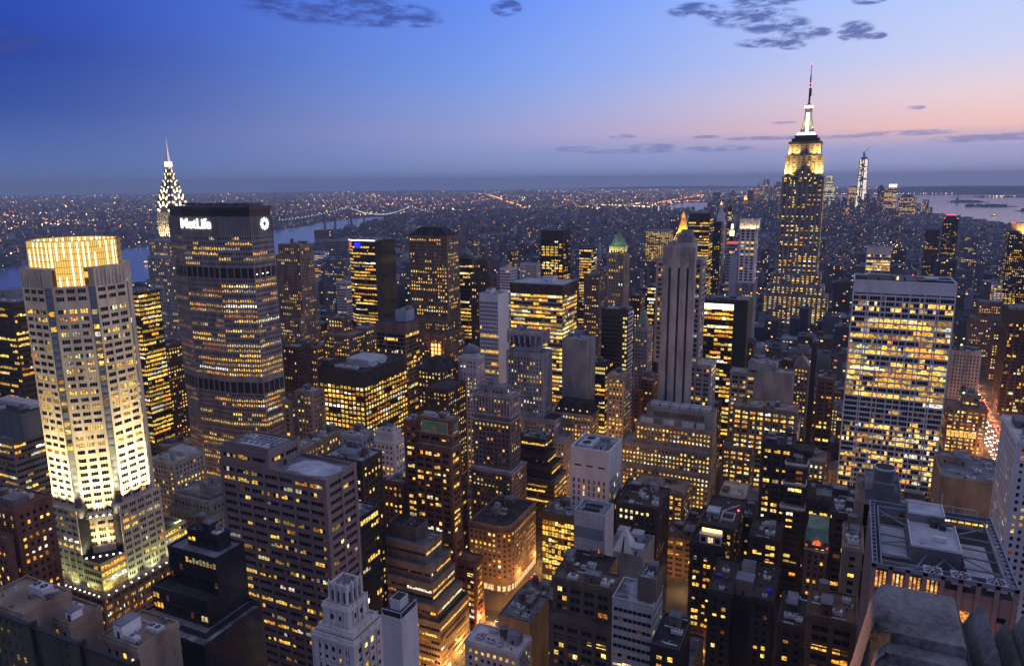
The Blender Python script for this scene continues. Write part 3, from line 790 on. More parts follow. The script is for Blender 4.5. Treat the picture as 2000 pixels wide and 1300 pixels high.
@kit
def k_ring(root, org, t, wall, rng, tiers):
    x0, x1, y0, y1, z0, z1 = t[:6]; b = MB()
    for i in range(6): b.tube((x0 + 4 + i * 1.3, y0 + 4, z1 + .7), (x0 + 4 + i * 1.3, y0 + 9, z1 + .7), .2)
    b.box(x0 + 3.5, x0 + 11.5, y0 + 3.5, y0 + 4, z1, z1 + 1.2); b.box(x0 + 3.5, x0 + 11.5, y0 + 9, y0 + 9.5, z1, z1 + 1.2); b.build('cooling_unit', 'darkmetal', root, org)
@kit
def k_openbox(root, org, t, wall, rng, tiers):
    x0, x1, y0, y1, z0, z1 = t[:6]; b = MB()
    for a in (x0, (x0 + x1) / 2 - .15, x1 - .3): b.box(a, a + .3, y0, y1, z1, z1 + 1.8)
    b.box(x0 + .3, x1 - .3, y0, y0 + .3, z1, z1 + 1.75); b.box(x0 + .3, x1 - .3, y1 - .3, y1, z1, z1 + 1.75); b.build('screen_wall', 'greybrick', root, org)
    b = MB(); b.box(x0 + .4, x1 - .4, y0 + .4, y1 - .4, z1 + .06, z1 + .1); b.build('roof_well', 'fan', root, org)
    s = tiers[-2]; fan_unit(root, org, s[1] - 4.5, s[2] + 9, s[5] + .1, 3.4, 6, 1.2, 2, 'grey')
@kit
def k_gothic(root, org, t, wall, rng, tiers):
    x0, x1, y0, y1, z0, z1 = t[:6]; b = MB(); h = z1 - z0
    for i in range(4):
        a = x0 + (x1 - x0) * i / 3; b.box(a - .35, a + .35, y0 - .55, y0 + .2, z0, z1 + 1.0); b.prism([(a - .35, y0 - .5), (a + .35, y0 - .5), (a + .35, y0 + .2), (a - .35, y0 + .2)], z1 + 1, z1 + 2.4, 0, [(a - .03, y0 - .2), (a + .03, y0 - .2), (a + .03, y0 - .1), (a - .03, y0 - .1)])
        c = y0 + (y1 - y0) * i / 3
        if i: b.box(x1 - .2, x1 + .55, c - .35, c + .35, z0, z1 + 1.0); b.prism([(x1 - .2, c - .35), (x1 + .5, c - .35), (x1 + .5, c + .35), (x1 - .2, c + .35)], z1 + 1, z1 + 2.4, 0, [(x1 + .1, c - .03), (x1 + .2, c - .03), (x1 + .2, c + .03), (x1 + .1, c + .03)])
    b.build('buttress', 'whitestone', root, org)
    b = MB()
    for i in range(3):
        F = Face(x0, y0, 1, 0, x1 - x0); s = F.w / 3
        for Q, ww in ((F, s), (Face(x1, y0, 0, 1, y1 - y0), (y1 - y0) / 3)):
            a = ww * i + ww * .3; e = ww * i + ww * .7
            pts = [Q.pt(a, -.04, z0 + .8), Q.pt(e, -.04, z0 + .8), Q.pt(e, -.04, z1 - 2.2), Q.pt((a + e) / 2 + (e - a) * .3, -.04, z1 - 1.5), Q.pt((a + e) / 2, -.04, z1 - 1.2), Q.pt((a + e) / 2 - (e - a) * .3, -.04, z1 - 1.5), Q.pt(a, -.04, z1 - 2.2)]
            b.quad(pts)
    b.build('arched_opening', 'darkbrown', root, org)
    b = MB(); b.tube((x0 + 3.4, y0 + 3.4, z1), (x0 + 3.4, y0 + 3.4, z1 + 4), .06)
    for s in (-1, 1): b.tube((x0 + 3.4, y0 + 3.4, z1 + 3), (x0 + 3.4 + s * 2.6, y0 + 3.4 + 2.6, z1 + .5), .05); b.tube((x0 + 3.4, y0 + 3.4, z1 + 3), (x0 + 3.4 - s * 2.6, y0 + 3.4 - s * 2.6, z1 + .5), .05)
    b.build('antenna', 'darkmetal', root, org)
    for s in tiers[:3]:
        F = Face(s[0], s[2], 1, 0, s[1] - s[0]); b = MB(); n_ = max(3, int(F.w / 2.2))
        for i in range(n_ + 1): F.box(b, i * F.w / n_ - .2, i * F.w / n_ + .2, -.3, 0, s[4] if s[4] > 1 else s[5] - 40, s[5] + 1.3)
        Q = Face(s[1], s[2], 0, 1, s[3] - s[2])
        for i in range(1, 5): Q.box(b, i * Q.w / 4 - .2, i * Q.w / 4 + .2, -.3, 0, s[4] if s[4] > 1 else s[5] - 40, s[5] + 1.3)
        b.build('pier', 'whitestone', root, org)
    s = tiers[1]
    for i in range(3): fan_unit(root, org, s[1] - 9 + i * 2.4, s[3] - 4, s[5], 1.8, 1.6, 1.4, 1)
@kit
def k_coolbox(root, org, t, wall, rng, tiers):
    x0, x1, y0, y1, z0, z1 = t[:6]; b = MB()
    for a in (x0 + .1, x1 - .3):
        for c in (y0 + .1, y1 - .3): b.box(a, a + .2, c, c + .2, z1, z1 + 3)
    b.box(x0 + .1, x1 - .1, y0 + .1, y0 + .25, z1 + 2.8, z1 + 3.1); b.box(x1 - .25, x1 - .1, y0 + .3, y1 - .1, z1 + 2.8, z1 + 3.1); b.box(x0 + .5, x1 - .5, y0 + .5, y1 - .5, z1, z1 + 2.3, 1); b.build('steel_frame', ['unit', 'fan'], root, org)
    b = MB(); b.box(x0 + 2, x1 - 1.6, y0 + 2, y1 - 2.4, z1 + 2.3, z1 + 5.6); b.box(x0 + 2.3, x1 - 1.9, y0 + 2.3, y1 - 2.7, z1 + 5.6, z1 + 5.65, 1)
    b.build('cooling_tower', ['unit', 'fan'], root, org)
@kit
def k_spikes(root, org, t, wall, rng, tiers):
    b = MB()
    for s in tiers:
        x0, x1, y0, y1, z0, z1 = s[:6]
        for i in range(6):
            a = x0 + (x1 - x0) * i / 5; h = 4 + (2.5 if i % 2 else 0)
            b.prism([(a - .8, y0 - .4), (a + .8, y0 - .4), (a + .8, y0 + 1), (a - .8, y0 + 1)], z1 - 12, z1 + h, 0, [(a - .1, y0 + .2), (a + .1, y0 + .2), (a + .1, y0 + .4), (a - .1, y0 + .4)])
        for i in range(1, 4):
            c = y0 + (y1 - y0) * i / 3
            b.prism([(x1 - 1, c - .8), (x1 + .4, c - .8), (x1 + .4, c + .8), (x1 - 1, c + .8)], z1 - 12, z1 + 4, 0, [(x1 - .4, c - .1), (x1 - .2, c - .1), (x1 - .2, c + .1), (x1 - .4, c + .1)])
    b.build('pinnacle', 'darktan', root, org)
@kit
def k_whitebox(root, org, t, wall, rng, tiers):
    x0, x1, y0, y1, z0, z1 = t[:6]
    bulkhead(root, org, x0 + 28, x0 + 40, y0 + 16, y0 + 26, z1, 5.5, 'palewhite', 'snow')
    b = MB(); b.box(x0 + 1, x1 - 1, y0 + 1, y1 - 1, z1 + .06, z1 + .1); b.build('roof', 'snow', root, org)
    b = MB()
    for zz in (z1 - 3.2, z1 - 6): b.box(x0 - .3, x1 + .3, y0 - .3, y1 + .3, zz, zz + .7)
    b.build('cornice', 'cream', root, org)
@kit
def k_pyr(root, org, t, wall, rng, tiers):
    x0, x1, y0, y1, z0, z1 = t[:6]; big = wall == 'limestone'
    h = 15 if big else 11
    b = MB(); b.prism([(x0, y0), (x1, y0), (x1, y1), (x0, y1)], z1, z1 + h, 0, [((x0 + x1) / 2 - .6, (y0 + y1) / 2 - .6), ((x0 + x1) / 2 + .6, (y0 + y1) / 2 - .6), ((x0 + x1) / 2 + .6, (y0 + y1) / 2 + .6), ((x0 + x1) / 2 - .6, (y0 + y1) / 2 + .6)])
    b.build('pyramid_roof', 'copper', root, org)
    if big:
        pts = [(x0 - .8, y0 - 1.4, z0 + .5), ((x0 + x1) / 2, y0 - 1.6, z0 + .5), (x1 + .8, y0 - 1.4, z0 + .5), (x1 + 1.4, (y0 + y1) / 2, z0 + .5)]
        lamp_part(root, org, pts, 'lamp_green')
        for px_, tx in (((x0 + x1) / 2, (x0 + x1) / 2), (x0, x0 + 3), (x1, x1 - 3)): flood('crown_floodlight', (px_, y0 - 5, z0 + 1), (tx, y0, z1 + 2), 5200, (.92, 1, .32), 1, 95)
        flood('crown_floodlight', (x1 + 5, (y0 + y1) / 2, z0 + 1), (x1, (y0 + y1) / 2, z1 + 2), 4500, (.92, 1, .32), 1, 95)
        flood('roof_floodlight', ((x0 + x1) / 2, y0 - 6, z1), ((x0 + x1) / 2, y0 + 3, z1 + 7), 1500, (.7, 1, .5), 1, 80)
@kit
def k_tanlit(root, org, t, wall, rng, tiers):
    x0, x1, y0, y1, z0, z1 = t[:6]
    b = MB(); b.box(x0 - .6, x1 + .6, y0 - .6, y1 + .6, z1 - 3, z1 - 2.2); b.build('cornice', wall, root, org)
    for i in range(3):
        a = x0 + 2 + i * 5
        flood('wall_floodlight', (a, y0 - 5, 42), (a, y0, 66), 9000, (1, .55, .16), 1, 60)
    for i in range(2): flood('wall_floodlight', (x0 + 3 + i * 8, y0 - 3, z1 - 16), (x0 + 3 + i * 8, y0, z1 - 4), 1100, (1, .6, .2), .6, 70)
    flood('wall_floodlight', (x1 + 5, y0 + 8, 40), (x1, y0 + 8, 66), 8000, (1, .55, .16), 1, 60)
    clutter(root, org, x0, x1, y0, y1, z1, rng, wall)
@kit
def k_mansard(root, org, t, wall, rng, tiers):
    x0, x1, y0, y1, z0, z1 = t[:6]
    b = MB(); b.prism([(x0, y0), (x1, y0), (x1, y1), (x0, y1)], z1, z1 + 9, 0, [(x0 + 3, y0 + 4, ), (x1 - 3, y0 + 4), (x1 - 3, y1 - 4), (x0 + 3, y1 - 4)]); b.build('mansard_roof', 'tar', root, org)
    for i in range(5):
        a = x0 + 4 + i * (x1 - x0 - 8) / 4
        b = MB(); b.box(a - 1, a + 1, y0 + .4, y0 + 3.4, z1 + 1.6, z1 + 4.4, 0); o = b.build('dormer', 'darkbrown', root, org)
        b = MB(); n_ = 10; b.quad([(a + .75 * math.cos(2 * math.pi * q / n_), y0 + .36, z1 + 3 + .75 * math.sin(2 * math.pi * q / n_)) for q in range(n_)], 0, (1.1, .85, .35)); b.build('window', ['lit'], root, org)
    b = MB(); b.box(x0 - .5, x1 + .5, y0 - .5, y1 + .5, z1 - .7, z1); b.build('cornice', wall, root, org)
@kit
def k_dome(root, org, t, wall, rng, tiers):
    x0, x1, y0, y1, z0, z1 = t[:6]; cx, cy = (x0 + x1) / 2, (y0 + y1) / 2; b = MB(); r = (x1 - x0) * .42
    b.cyl(cx, cy, r, z1, z1 + 4, 20, 1)
    for i in range(5): b.cyl(cx, cy, r * math.cos(R(i * 17)), z1 + 4 + r * .9 * math.sin(R(i * 17)), z1 + 4 + r * .9 * math.sin(R((i + 1) * 17)), 20, 0, r * math.cos(R((i + 1) * 17)))
    b.build('dome', ['greymetal', 'white'], root, org)
    b = MB()
    for i in range(9): b.cyl(x0 + .8 + i * (x1 - x0 - 1.6) / 8, y0 - .5, .45, z1 - 26, z1 - 12, 8)
    b.box(x0 - .6, x1 + .6, y0 - 1, y0, z1 - 12, z1 - 10.8); b.build('colonnade', 'white', root, org)
@kit
def k_coolrow(root, org, t, wall, rng, tiers):
    x0, x1, y0, y1, z0, z1 = t[:6]
    for i in range(6): fan_unit(root, org, x0 + 3 + i * 7.6, y0 + 3, z1, 6.6, 9, 2.4, 2, 'unit')
    b = MB()
    for i in range(30): b.box(x0 + 6 + i * 1.3, x0 + 6.8 + i * 1.3, y0 - .1, y0, z1 - 7, z1 - 2.5)
    b.build('louvre', 'darkmetal', root, org)
    s = tiers[-2]; b = MB()
    for a, w in ((4, 10), (22, 8), (36, 9), (47, 6)): b.box(s[0] + a, s[0] + a + w, s[2] + .7, t[2] - .2, s[5], s[5] + 4.6)
    b.build('bulkhead', 'unit', root, org)
    for s in tiers[:3]:
        b = MB(); b.box(s[0] - .3, s[1] + .3, s[2] - .4, s[3], s[5] - .3, s[5] + .3); b.build('cornice', 'greystone', root, org)
@kit
def k_slabtop(root, org, t, wall, rng, tiers):
    x0, x1, y0, y1, z0, z1 = t[:6]
    # the north slab with three black recessed stripes
    w = x1 - x0 + 5.2; a0 = x0 - 3; b = MB(); sw = 1.75; zs = z1 - 18
    xs = [a0 + w * f for f in (.235, .515, .79)]
    e = a0
    for x in xs: b.box(e, x - sw / 2, y0 - 6, y0, 0, zs); e = x + sw / 2
    b.box(e, a0 + w, y0 - 6, y0, 0, zs); b.box(a0, a0 + w, y0 - 6, y0, zs, z1 - 2)
    b.build('wall', 'palestone2', root, org)
    b = MB()
    for x in xs: b.box(x - sw / 2, x + sw / 2, y0 - 4.9, y0 - 4.7, 0, zs)
    b.build('dark_stripe', 'black', root, org)
    b = MB(); n_ = 26
    for i in range(n_): b.box(a0 + i * w / n_, a0 + (i + .5) * w / n_, y0 - 6.4, y0 - 6, z1 - 14.5, z1 - 1)
    for x in xs: b.prism([(x - 1.6, y0 - 6.7), (x + 1.6, y0 - 6.7), (x + 1.6, y0 - 6), (x - 1.6, y0 - 6)], z1 - 17, z1 - 9, 0, [(x - .1, y0 - 6.5), (x + .1, y0 - 6.5), (x + .1, y0 - 6), (x - .1, y0 - 6)])
    b.build('parapet', 'palestone2', root, org)
    bulkhead(root, org, x0 + 6, x1 - 1.5, y0 + 2, y0 + 11, z1, 5, 'greystone'); bulkhead(root, org, x0 + 8, x1 - 3, y0 + 3.5, y0 + 9.5, z1 + 5.4, 4.5, 'grey')
    b = MB()
    for a in (x0 + 7.6, x1 - 2.6):
        for c in (y0 + 2.8, y0 + 9.8): b.tube((a, c, z1 + 5), (a, c, z1 + 10.5), .25)
    b.build('steel_frame', 'unit', root, org)
@kit
def k_whiteedge(root, org, t, wall, rng, tiers):
    for x0, x1, y0, z in ((-25, -13.0, 439.4, 97), (-25.4, -13, 436, 86), (-26, -12.6, 433, 72)):
        b = MB(); b.box(x0, x1, y0 - .4, y0, z, z + 1.3); b.box(x1, x1 + .4, y0, y0 + 9, z, z + 1.3); b.box(x0 - .4, x0, y0, y0 + 4, z, z + 1.3); b.build('parapet', 'white', root, org)
        b = MB(); b.box(x0 + .1, x1 - .1, y0, y0 + 10, z - 1.2, z - .2); b.build('terrace', 'roof', root, org)
    clutter(root, org, *tiers[0][:4], tiers[0][5], rng, wall); clutter(root, org, *tiers[-1][:4], tiers[-1][5], rng, wall)
@kit
def k_penthouse(root, org, t, wall, rng, tiers):
    lo = tiers[0]; x0, x1, y0, y1, z0, z1 = lo[:6]; hx0, hx1, hy0, hy1, _, hz = t[:6]
    b = MB(); b.box(x0 + 4.5, x1 - 2.8, y0 + 2.6, hy0 + 0, z1, z1 + 4.6, 0); b.box(x0 + 4, x1 - 2.3, y0 + 2.1, hy0, z1 + 4.6, z1 + 5.2, 1); o = b.build('penthouse', ['white', 'snow'], root, org)
    F = Face(x0 + 4.5, y0 + 2.6, 1, 0, x1 - x0 - 7.3); b = MB()
    for i in range(3):
        a = F.w * (i / 3 + .05); e = F.w * (i / 3 + .28)
        b.quad([F.pt(a, -.05, z1 + .8), F.pt(e, -.05, z1 + .8), F.pt(e, -.05, z1 + 3.8), F.pt(a, -.05, z1 + 3.8)], 1 if i == 1 else 0, (1.3, .9, .4) if i == 1 else None)
    b.build('window', ['pane', 'lit'], root, org)
    b = MB(); b.box(x0 + 5, x1 - 3, hy0 - .12, hy0, hz - 3.0, hz - 1.2); b.build('lit_strip', 'lamp_amber', root, org)
    
    bulkhead(root, org, hx0 + 1.5, hx0 + 8, hy0 + 10, hy0 + 18, hz, 3.5, 'grey', 'snow')
    b = MB()
    for a, c, e, f in ((9, 16, 10, 10.5), (9, 16, 19, 19.5), (9, 9.5, 10.5, 19), (15.5, 16, 10.5, 19)): b.box(hx0 + a, hx0 + c, hy0 + e, hy0 + f, hz, hz + 1.3)
    b.build('pipework', 'unit', root, org)
    glow((hx1 - 1, hy0 + 22, hz + 2.5), 60, (1, .1, .08), .3); lamp_part(root, org, [(hx1 - 1, hy0 + 22, hz + 1.6)], 'lamp_red', .6, 'beacon')
    b = MB(); b.tube((hx0 + 8, hy0 + 20, hz + .5), (hx0 + 17, hy0 + 27, hz + 3), .3); b.build('duct', 'unit', root, org)
@kit
def k_drums(root, org, t, wall, rng, tiers):
    a, c = (tiers[0], tiers[1]) if tiers[0][0] < tiers[1][0] else (tiers[1], tiers[0])
    b = MB(); b.box(a[1], c[0], a[2] + 8, a[3], 0, a[5] - 4); b.build('wall', wall, root, org)
    for s in (a, c):
        b = MB(); b.cyl(s[0] + 2.6 if s is a else s[1] - 2.2, s[2] + (13 if s is a else 8), 1.3, s[5], s[5] + 1.4, 14); b.build('roof_drum', 'bluedrum', root, org)
        fan_unit(root, org, s[0] + 3, s[2] + 18, s[5], 3, 2, 1.2, 1); fan_unit(root, org, s[0] + 4, s[2] + 3, s[5], 2, 2, 1, 1)
    bulkhead(root, org, a[1] + .3, c[0] - .3, a[2] + 9, a[2] + 16, a[5] - 4, 7, 'greybrick'); bulkhead(root, org, a[1] + 1.5, c[0] - 1, a[2] + 19, a[2] + 26, a[5] - 4, 8, 'cream')
@kit
def k_greendormer(root, org, t, wall, rng, tiers):
    x0, x1, y0, y1, z0, z1 = t[:6]
    b = MB(); b.prism([(x0, y0), (x1, y0), (x1, y1), (x0, y1)], z1, z1 + 7, 0, [(x0 + .6, y0 + 3), (x1 - .6, y0 + 3), (x1 - .6, y1), (x0 + .6, y1)]); b.build('roof', 'copper', root, org)
    cx = (x0 + x1) / 2; n_ = 14; pts = [(cx + 3.4 * math.cos(math.pi * q / n_), 0, z1 - 1.2 + 4.6 * math.sin(math.pi * q / n_)) for q in range(n_ + 1)]
    b = MB(); i = len(b.v)
    for y in (y0 - .5, y0 + .6): b.v += [(p[0], y, p[2]) for p in pts]
    m_ = n_ + 1
    b.f.append(tuple(range(m_))); b.f.append(tuple(range(2 * m_ - 1, m_ - 1, -1))); b.f += [(k, k + 1, m_ + k + 1, m_ + k) for k in range(n_)]
    b.m = [0] * len(b.f); b.c = [None] * len(b.f); b.build('arched_dormer', 'palestone', root, org)
    b = MB(); b.quad([(cx + 2.1 * math.cos(math.pi * q / n_), y0 - .56, z1 - .8 + 3 * math.sin(math.pi * q / n_)) for q in range(n_ + 1)], 0, (1.1, .22, .06))
    b.build('window', ['lit'], root, org)
    for s in (-1, 1): b = MB(); b.quad([(cx + s * 5 - .6, y0 - .06, z1 - 2.4), (cx + s * 5 + .6, y0 - .06, z1 - 2.4), (cx + s * 5 + .6, y0 - .06, z1 - .6), (cx + s * 5 - .6, y0 - .06, z1 - .6)], 0, (1, .2, .05)); b.build('window', ['lit'], root, org)
    b = MB(); b.box(x0 - .3, x1 + .3, y0 - .7, y0, z1 - 4.2, z1 - 3.2); b.build('cornice', 'palestone', root, org)
    for q in (-4, 0, 4):
        b = MB(); b.box(cx + q - .7, cx + q + .7, y0 + 2.2, y0 + 4, z1 + 4.4, z1 + 6.2); b.build('dormer', 'copper', root, org)
@kit
def k_cornices(root, org, t, wall, rng, tiers):
    x0, x1, y0, y1, z0, z1 = tiers[1][:6]
    for zz, oo in ((z1 - .8, .8), (z1 - 15, .5), (z1 - 19, .4), (tiers[0][5] - .6, .6)):
        s = tiers[0] if zz < tiers[0][5] else tiers[1]
        b = MB(); b.box(s[0] - oo, s[1] + oo, s[2] - oo, s[3], zz, zz + 1.1); b.build('cornice', 'palestone', root, org)
    b = MB(); n_ = 12
    for i in range(n_ + 1): a = x0 + (x1 - x0 - .9) * i / n_; b.box(a, a + .9, y0 - .25, y0, z1 - 14, z1 - .8)
    for i in range(1, 7): c = y0 + (y1 - y0 - .9) * i / 6; b.box(x1, x1 + .25, c, c + .9, z1 - 14, z1 - .8)
    b.build('pilaster', 'palestone', root, org)
    clutter(root, org, *t[:4], t[5], rng, 'palestone')
@kit
def k_gable(root, org, t, wall, rng, tiers):
    x0, x1, y0, y1, z0, z1 = t[:6]
    hip_roof(root, org, x0, x1, y0, y1, z1, 9, 'greymetal', .42)
    cx = (x0 + x1) / 2; b = MB(); i = 0
    b.v = [(cx - 3, y0 - .3, z1), (cx + 3, y0 - .3, z1), (cx + 3, y0 - .3, z1 + 5), (cx, y0 - .3, z1 + 11), (cx - 3, y0 - .3, z1 + 5)]; b.v += [(p[0], y0 + 6, p[2]) for p in b.v]
    b.f = [(0, 1, 2, 3, 4), (9, 8, 7, 6, 5), (0, 5, 6, 1), (1, 6, 7, 2), (2, 7, 8, 3), (3, 8, 9, 4), (4, 9, 5, 0)]; b.m = [0] * 7; b.c = [None] * 7; b.build('gable', wall, root, org)
@kit
def k_toplit(root, org, t, wall, rng, tiers):
    x0, x1, y0, y1, z0, z1 = t[:6]
    F = Face(x0, y0, 1, 0, x1 - x0); b = MB(); n_ = 4
    for i in range(n_): F.box(b, i * F.w / n_ + .3, (i + 1) * F.w / n_ - .3, -.15, 0, z1 - 7.5, z1 - 2.5)
    b.build('lit_top_floor', 'lamp_white' if 0 else 'sign_white', root, org)
    b = MB(); b.box(x1, x1 + 12, y0 + 1, y1, 0, z1 + 2); b.build('wall', 'black', root, org)
    clutter(root, org, x0, x1, y0, y1, z1, rng, 'grey')
@kit
def k_glowcrown(root, org, t, wall, rng, tiers):
    x0, x1, y0, y1, z0, z1 = t[:6]; b = MB(); n_ = 5
    for i in range(n_ + 1): a = x0 + (x1 - x0) * i / n_; b.box(a - .7, a + .7, y0 - 1.6, y0, z1 - 1, z1 + 11)
    for i in range(1, 5): c = y0 + (y1 - y0) * i / 4; b.box(x1, x1 + 1.6, c - .7, c + .7, z1 - 1, z1 + 11)
    b.box(x0, x1, y0, y1, z1, z1 + 10.5); b.build('fluted_crown', 'white', root, org)
    for i in range(n_): a = x0 + (x1 - x0) * (i + .5) / n_; flood('crown_floodlight', (a, y0 - 2.6, z1 - .8), (a, y0 + .2, z1 + 6), 2600, (1, .72, .3), .5, 110)
    for i in range(3): c = y0 + (y1 - y0) * (i + .5) / 4; flood('crown_floodlight', (x1 + 2.6, c, z1 - .8), (x1, c, z1 + 6), 2600, (1, .75, .35), .5, 110)
    b = MB(); b.box(x0 - 3, x1 + 3, y0 - 3, y1 + 1, z1 - 1.4, z1 - 1); b.build('ledge', 'white', root, org)
@kit
def k_glowcrown2(root, org, t, wall, rng, tiers):
    x0, x1, y0, y1, z0, z1 = t[:6]
    b = MB(); b.box(x0 + 1, x1 - 1, y0 + 1, y1 - 1, z1, z1 + 14); b.build('crown', 'limestone', root, org)
    flood('crown_floodlight', ((x0 + x1) / 2, y0 - 8, z1 - 3), ((x0 + x1) / 2, y0, z1 + 8), 60000, (1, .5, .12), 2, 120)
    lamp_part(root, org, [(x0 + 2, y0 + 2, z1 + 14), (x0 + 6, y0 + 2, z1 + 14)], 'lamp_red', 1.0, 'beacon')
@kit
def k_greenlamps(root, org, t, wall, rng, tiers):
    x0, x1, y0, y1, z0, z1 = t[:6]
    lamp_part(root, org, [(x0 + 2, y0 + 2, z1 + 1), (x1 - 1, y0 + 2, z1 + 1), (x1, y0 + 8, z1 - 3)], 'lamp_green', .8)
    F = Face(tiers[0][0], tiers[0][2], 1, 0, tiers[0][1] - tiers[0][0]); b = MB()
    for i in range(7): 
        b.quad([F.pt(2 + i * 3.6, -.1, 17), F.pt(4.9 + i * 3.6, -.1, 17), F.pt(4.9 + i * 3.6, -.1, 23), F.pt(2 + i * 3.6, -.1, 23)], 0, (1.6, .85, .16))
    b.build('window', ['lit'], root, org)
@kit
def k_redlights(root, org, t, wall, rng, tiers):
    x0, x1, y0, y1, z0, z1 = t[:6]
    bulkhead(root, org, x0 + 6, x1 - 6, y0 + 4, y1 - 4, z1, 8, 'dark')
    lamp_part(root, org, [(x0 + 6 + i * 4, y0 + 4, z1 + 8.4) for i in range(5)] + [(x0 + 2, y0 + 2, z1 + 1), (x1 - 2, y0 + 2, z1 + 1)], 'lamp_red', 1.1, 'beacon')
@kit
def k_lantern(root, org, t, wall, rng, tiers):
    x0, x1, y0, y1, z0, z1 = t[:6]; cx, cy = (x0 + x1) / 2, (y0 + y1) / 2
    b = MB(); b.cyl(cx, cy, 2.6, z1, z1 + 8, 10, 0); b.cyl(cx, cy, 3.0, z1 + 8, z1 + 12, 10, 1, .3); b.cyl(cx, cy, 1.6, z1 + 8.2, z1 + 16, 8, 0, 1.2); b.build('lantern', ['lamp_green', 'copper'], root, org)
@kit
def k_redstrip(root, org, t, wall, rng, tiers):
    x0, x1, y0, y1, z0, z1 = t[:6]; b = MB(); b.box(x0, x1, y0 - .3, y0, z1, z1 + 1.6); b.box(x0, x1, y0, y1, z1, z1 + 1.2); b.build('light_strip', 'sign_red', root, org)
@kit
def k_stack(root, org, t, wall, rng, tiers):
    x0, x1, y0, y1, z0, z1 = t[:6]; b = MB(); cx, cy = x0 + 7.2, y0 + 9
    b.cyl(cx, cy, 4.2, z1, z1 + 8, 28, 0); b.cyl(cx, cy, 4.5, z1 + 8, z1 + 8.7, 28, 2); b.cyl(cx, cy, 3.9, z1 + 8.7, z1 + 8.74, 28, 1); b.build('cooling_stack', ['greymetal', 'fan', 'unit'], root, org)
    b = MB(); b.box(x0 + 3, x0 + 11, y0 + 1, y0 + 4, z1, z1 + 3.6); b.build('bulkhead', 'greymetal', root, org)
@kit
def k_whitepyr(root, org, t, wall, rng, tiers):
    x0, x1, y0, y1, z0, z1 = t[:6]; cx, cy = x0 + 9, y0 + 6; s = 5.6; b = MB()
    b.prism([(cx - s, cy - s), (cx + s, cy - s), (cx + s, cy + s), (cx - s, cy + s)], z1, z1 + 13, 0, [(cx - .1, cy - .1), (cx + .1, cy - .1), (cx + .1, cy + .1), (cx - .1, cy + .1)])
    b.build('pyramid_skylight', 'palewhite', root, org)
    b = MB(); b.quad([(cx - .6, cy - s - .03, z1 + .4), (cx + .6, cy - s - .03, z1 + .4), (cx + .25, cy - s * .42, z1 + 8.2), (cx - .25, cy - s * .42, z1 + 8.2)]); b.build('window', 'pane', root, org)
    for a, c in ((13, 2), (1, 18), (9, 17)): bulkhead(root, org, x0 + a, x0 + a + 6, y0 + c, y0 + c + 6, z1, 3.6, 'unit', 'snow')

# ---- measured buildings: tiers are (x0, x1, y0, y1, z0, z1)
hero('ribbon_tower','dark octagonal tower with ribbons of amber windows at the left edge','dark','ribbon',0.45,[(-536.2, -480.6, 280.0, 320.0, 0, 190.6)],flag='blackwin')
hero('brown_banded','brown banded office block with grey louvred penthouse left of the golden lantern tower','brownconc','ribbon',0.4,[(-486.7, -439.8, 245.0, 275.0, 0, 116.6), (-480.0, -434.3, 249.0, 269.0, 116.6, 131.9, {'w': 'greymetal', 'st': 'blank'})],kit='louvre')
hero('brick_hotel','red brown brick hotel with evenly spaced lit windows left of the glowing podium','redbrick','punch',0.36,[(-341.3, -313.2, 166.0, 169.0, 0, 117.7), (-351.2, -326.1, 178.0, 195.0, 0, 123.1)])
hero('blank_tan','tan brick block with a windowless side wall and white roof fans at the lower left','tan','punch',0.12,[(-190.3, -174.9, 122.0, 136.0, 0, 134.0), (-210.7, -197.8, 118.0, 128.0, 0, 137.9), (-225.6, -204.8, 110.0, 124.0, 0, 143.7)],kit='fans',faces='Nx')
hero('black_stepped','black glass stepped office building with terraces and a flat concrete side wall','blackglass','glass',0.2,[(-231.2, -196.8, 162.0, 190.0, 0, 102.7), (-233.4, -200.2, 166.0, 190.0, 102.7, 104.2), (-231.2, -202.6, 170.0, 190.0, 104.2, 113.9), (-227.7, -202.8, 176.0, 190.0, 113.9, 128.1), (-222.3, -206.4, 181.0, 187.0, 128.1, 134.1)],side='W',dim=0.7)
hero('cream_low','pale cream block with ribbed roof unit and rooftop fans between the two big left towers','cream','punch',0.2,[(-421.7, -399.4, 320.0, 346.0, 0, 81.2)],kit='louvre')
hero('grey_corniced','grey stepped stone building with heavy cornices behind the pink granite block','greystone','punch',0.08,[(-371.7, -334.6, 291.0, 313.0, 0, 67.7), (-369.3, -336.9, 293.0, 311.0, 67.7, 75.7), (-367.7, -342.0, 297.0, 311.0, 75.7, 77.5), (-353.2, -340.0, 300.0, 309.0, 77.5, 82.9)])
hero('pink_granite','broad pink granite office block with dark window strips and a snowy lower roof','pink','strip',0.27,[(-244.1, -185.9, 219.0, 239.6, 0, 144.8), (-243.2, -215.8, 219.0, 239.1, 144.8, 151.5)],kit='pinkroof',dim=0.7)
hero('brown_brick_mid','brown brick tower with scattered lit windows between the golden lantern tower and the broad slab','brownbrick','punch',0.3,[(-598.8, -571.3, 456.0, 486.0, 0, 116.8)])
hero('glassstrip','slim dark tower with one bright vertical strip of lit windows beside the golden lantern tower','dark','glass',0.75,[(-567.3, -557.0, 430.0, 452.0, 0, 171.9)])
hero('prism','black angular glass tower with glowing white roof edge and blue sign panel','blackglass','glassrow',0.62,[(-581.2, -569.3, 760.0, 805.0, 0, 192.6)],special='prism')
hero('pier_crown_tower','tan brick tower with a ribbed buttressed crown beside the broad slab','tan','slit',0.2,[(-603.5, -564.7, 640.0, 674.0, 0, 113.1), (-599.9, -564.6, 647.0, 671.0, 113.1, 183.4), (-598.4, -566.1, 650.0, 670.0, 183.4, 195.5)])
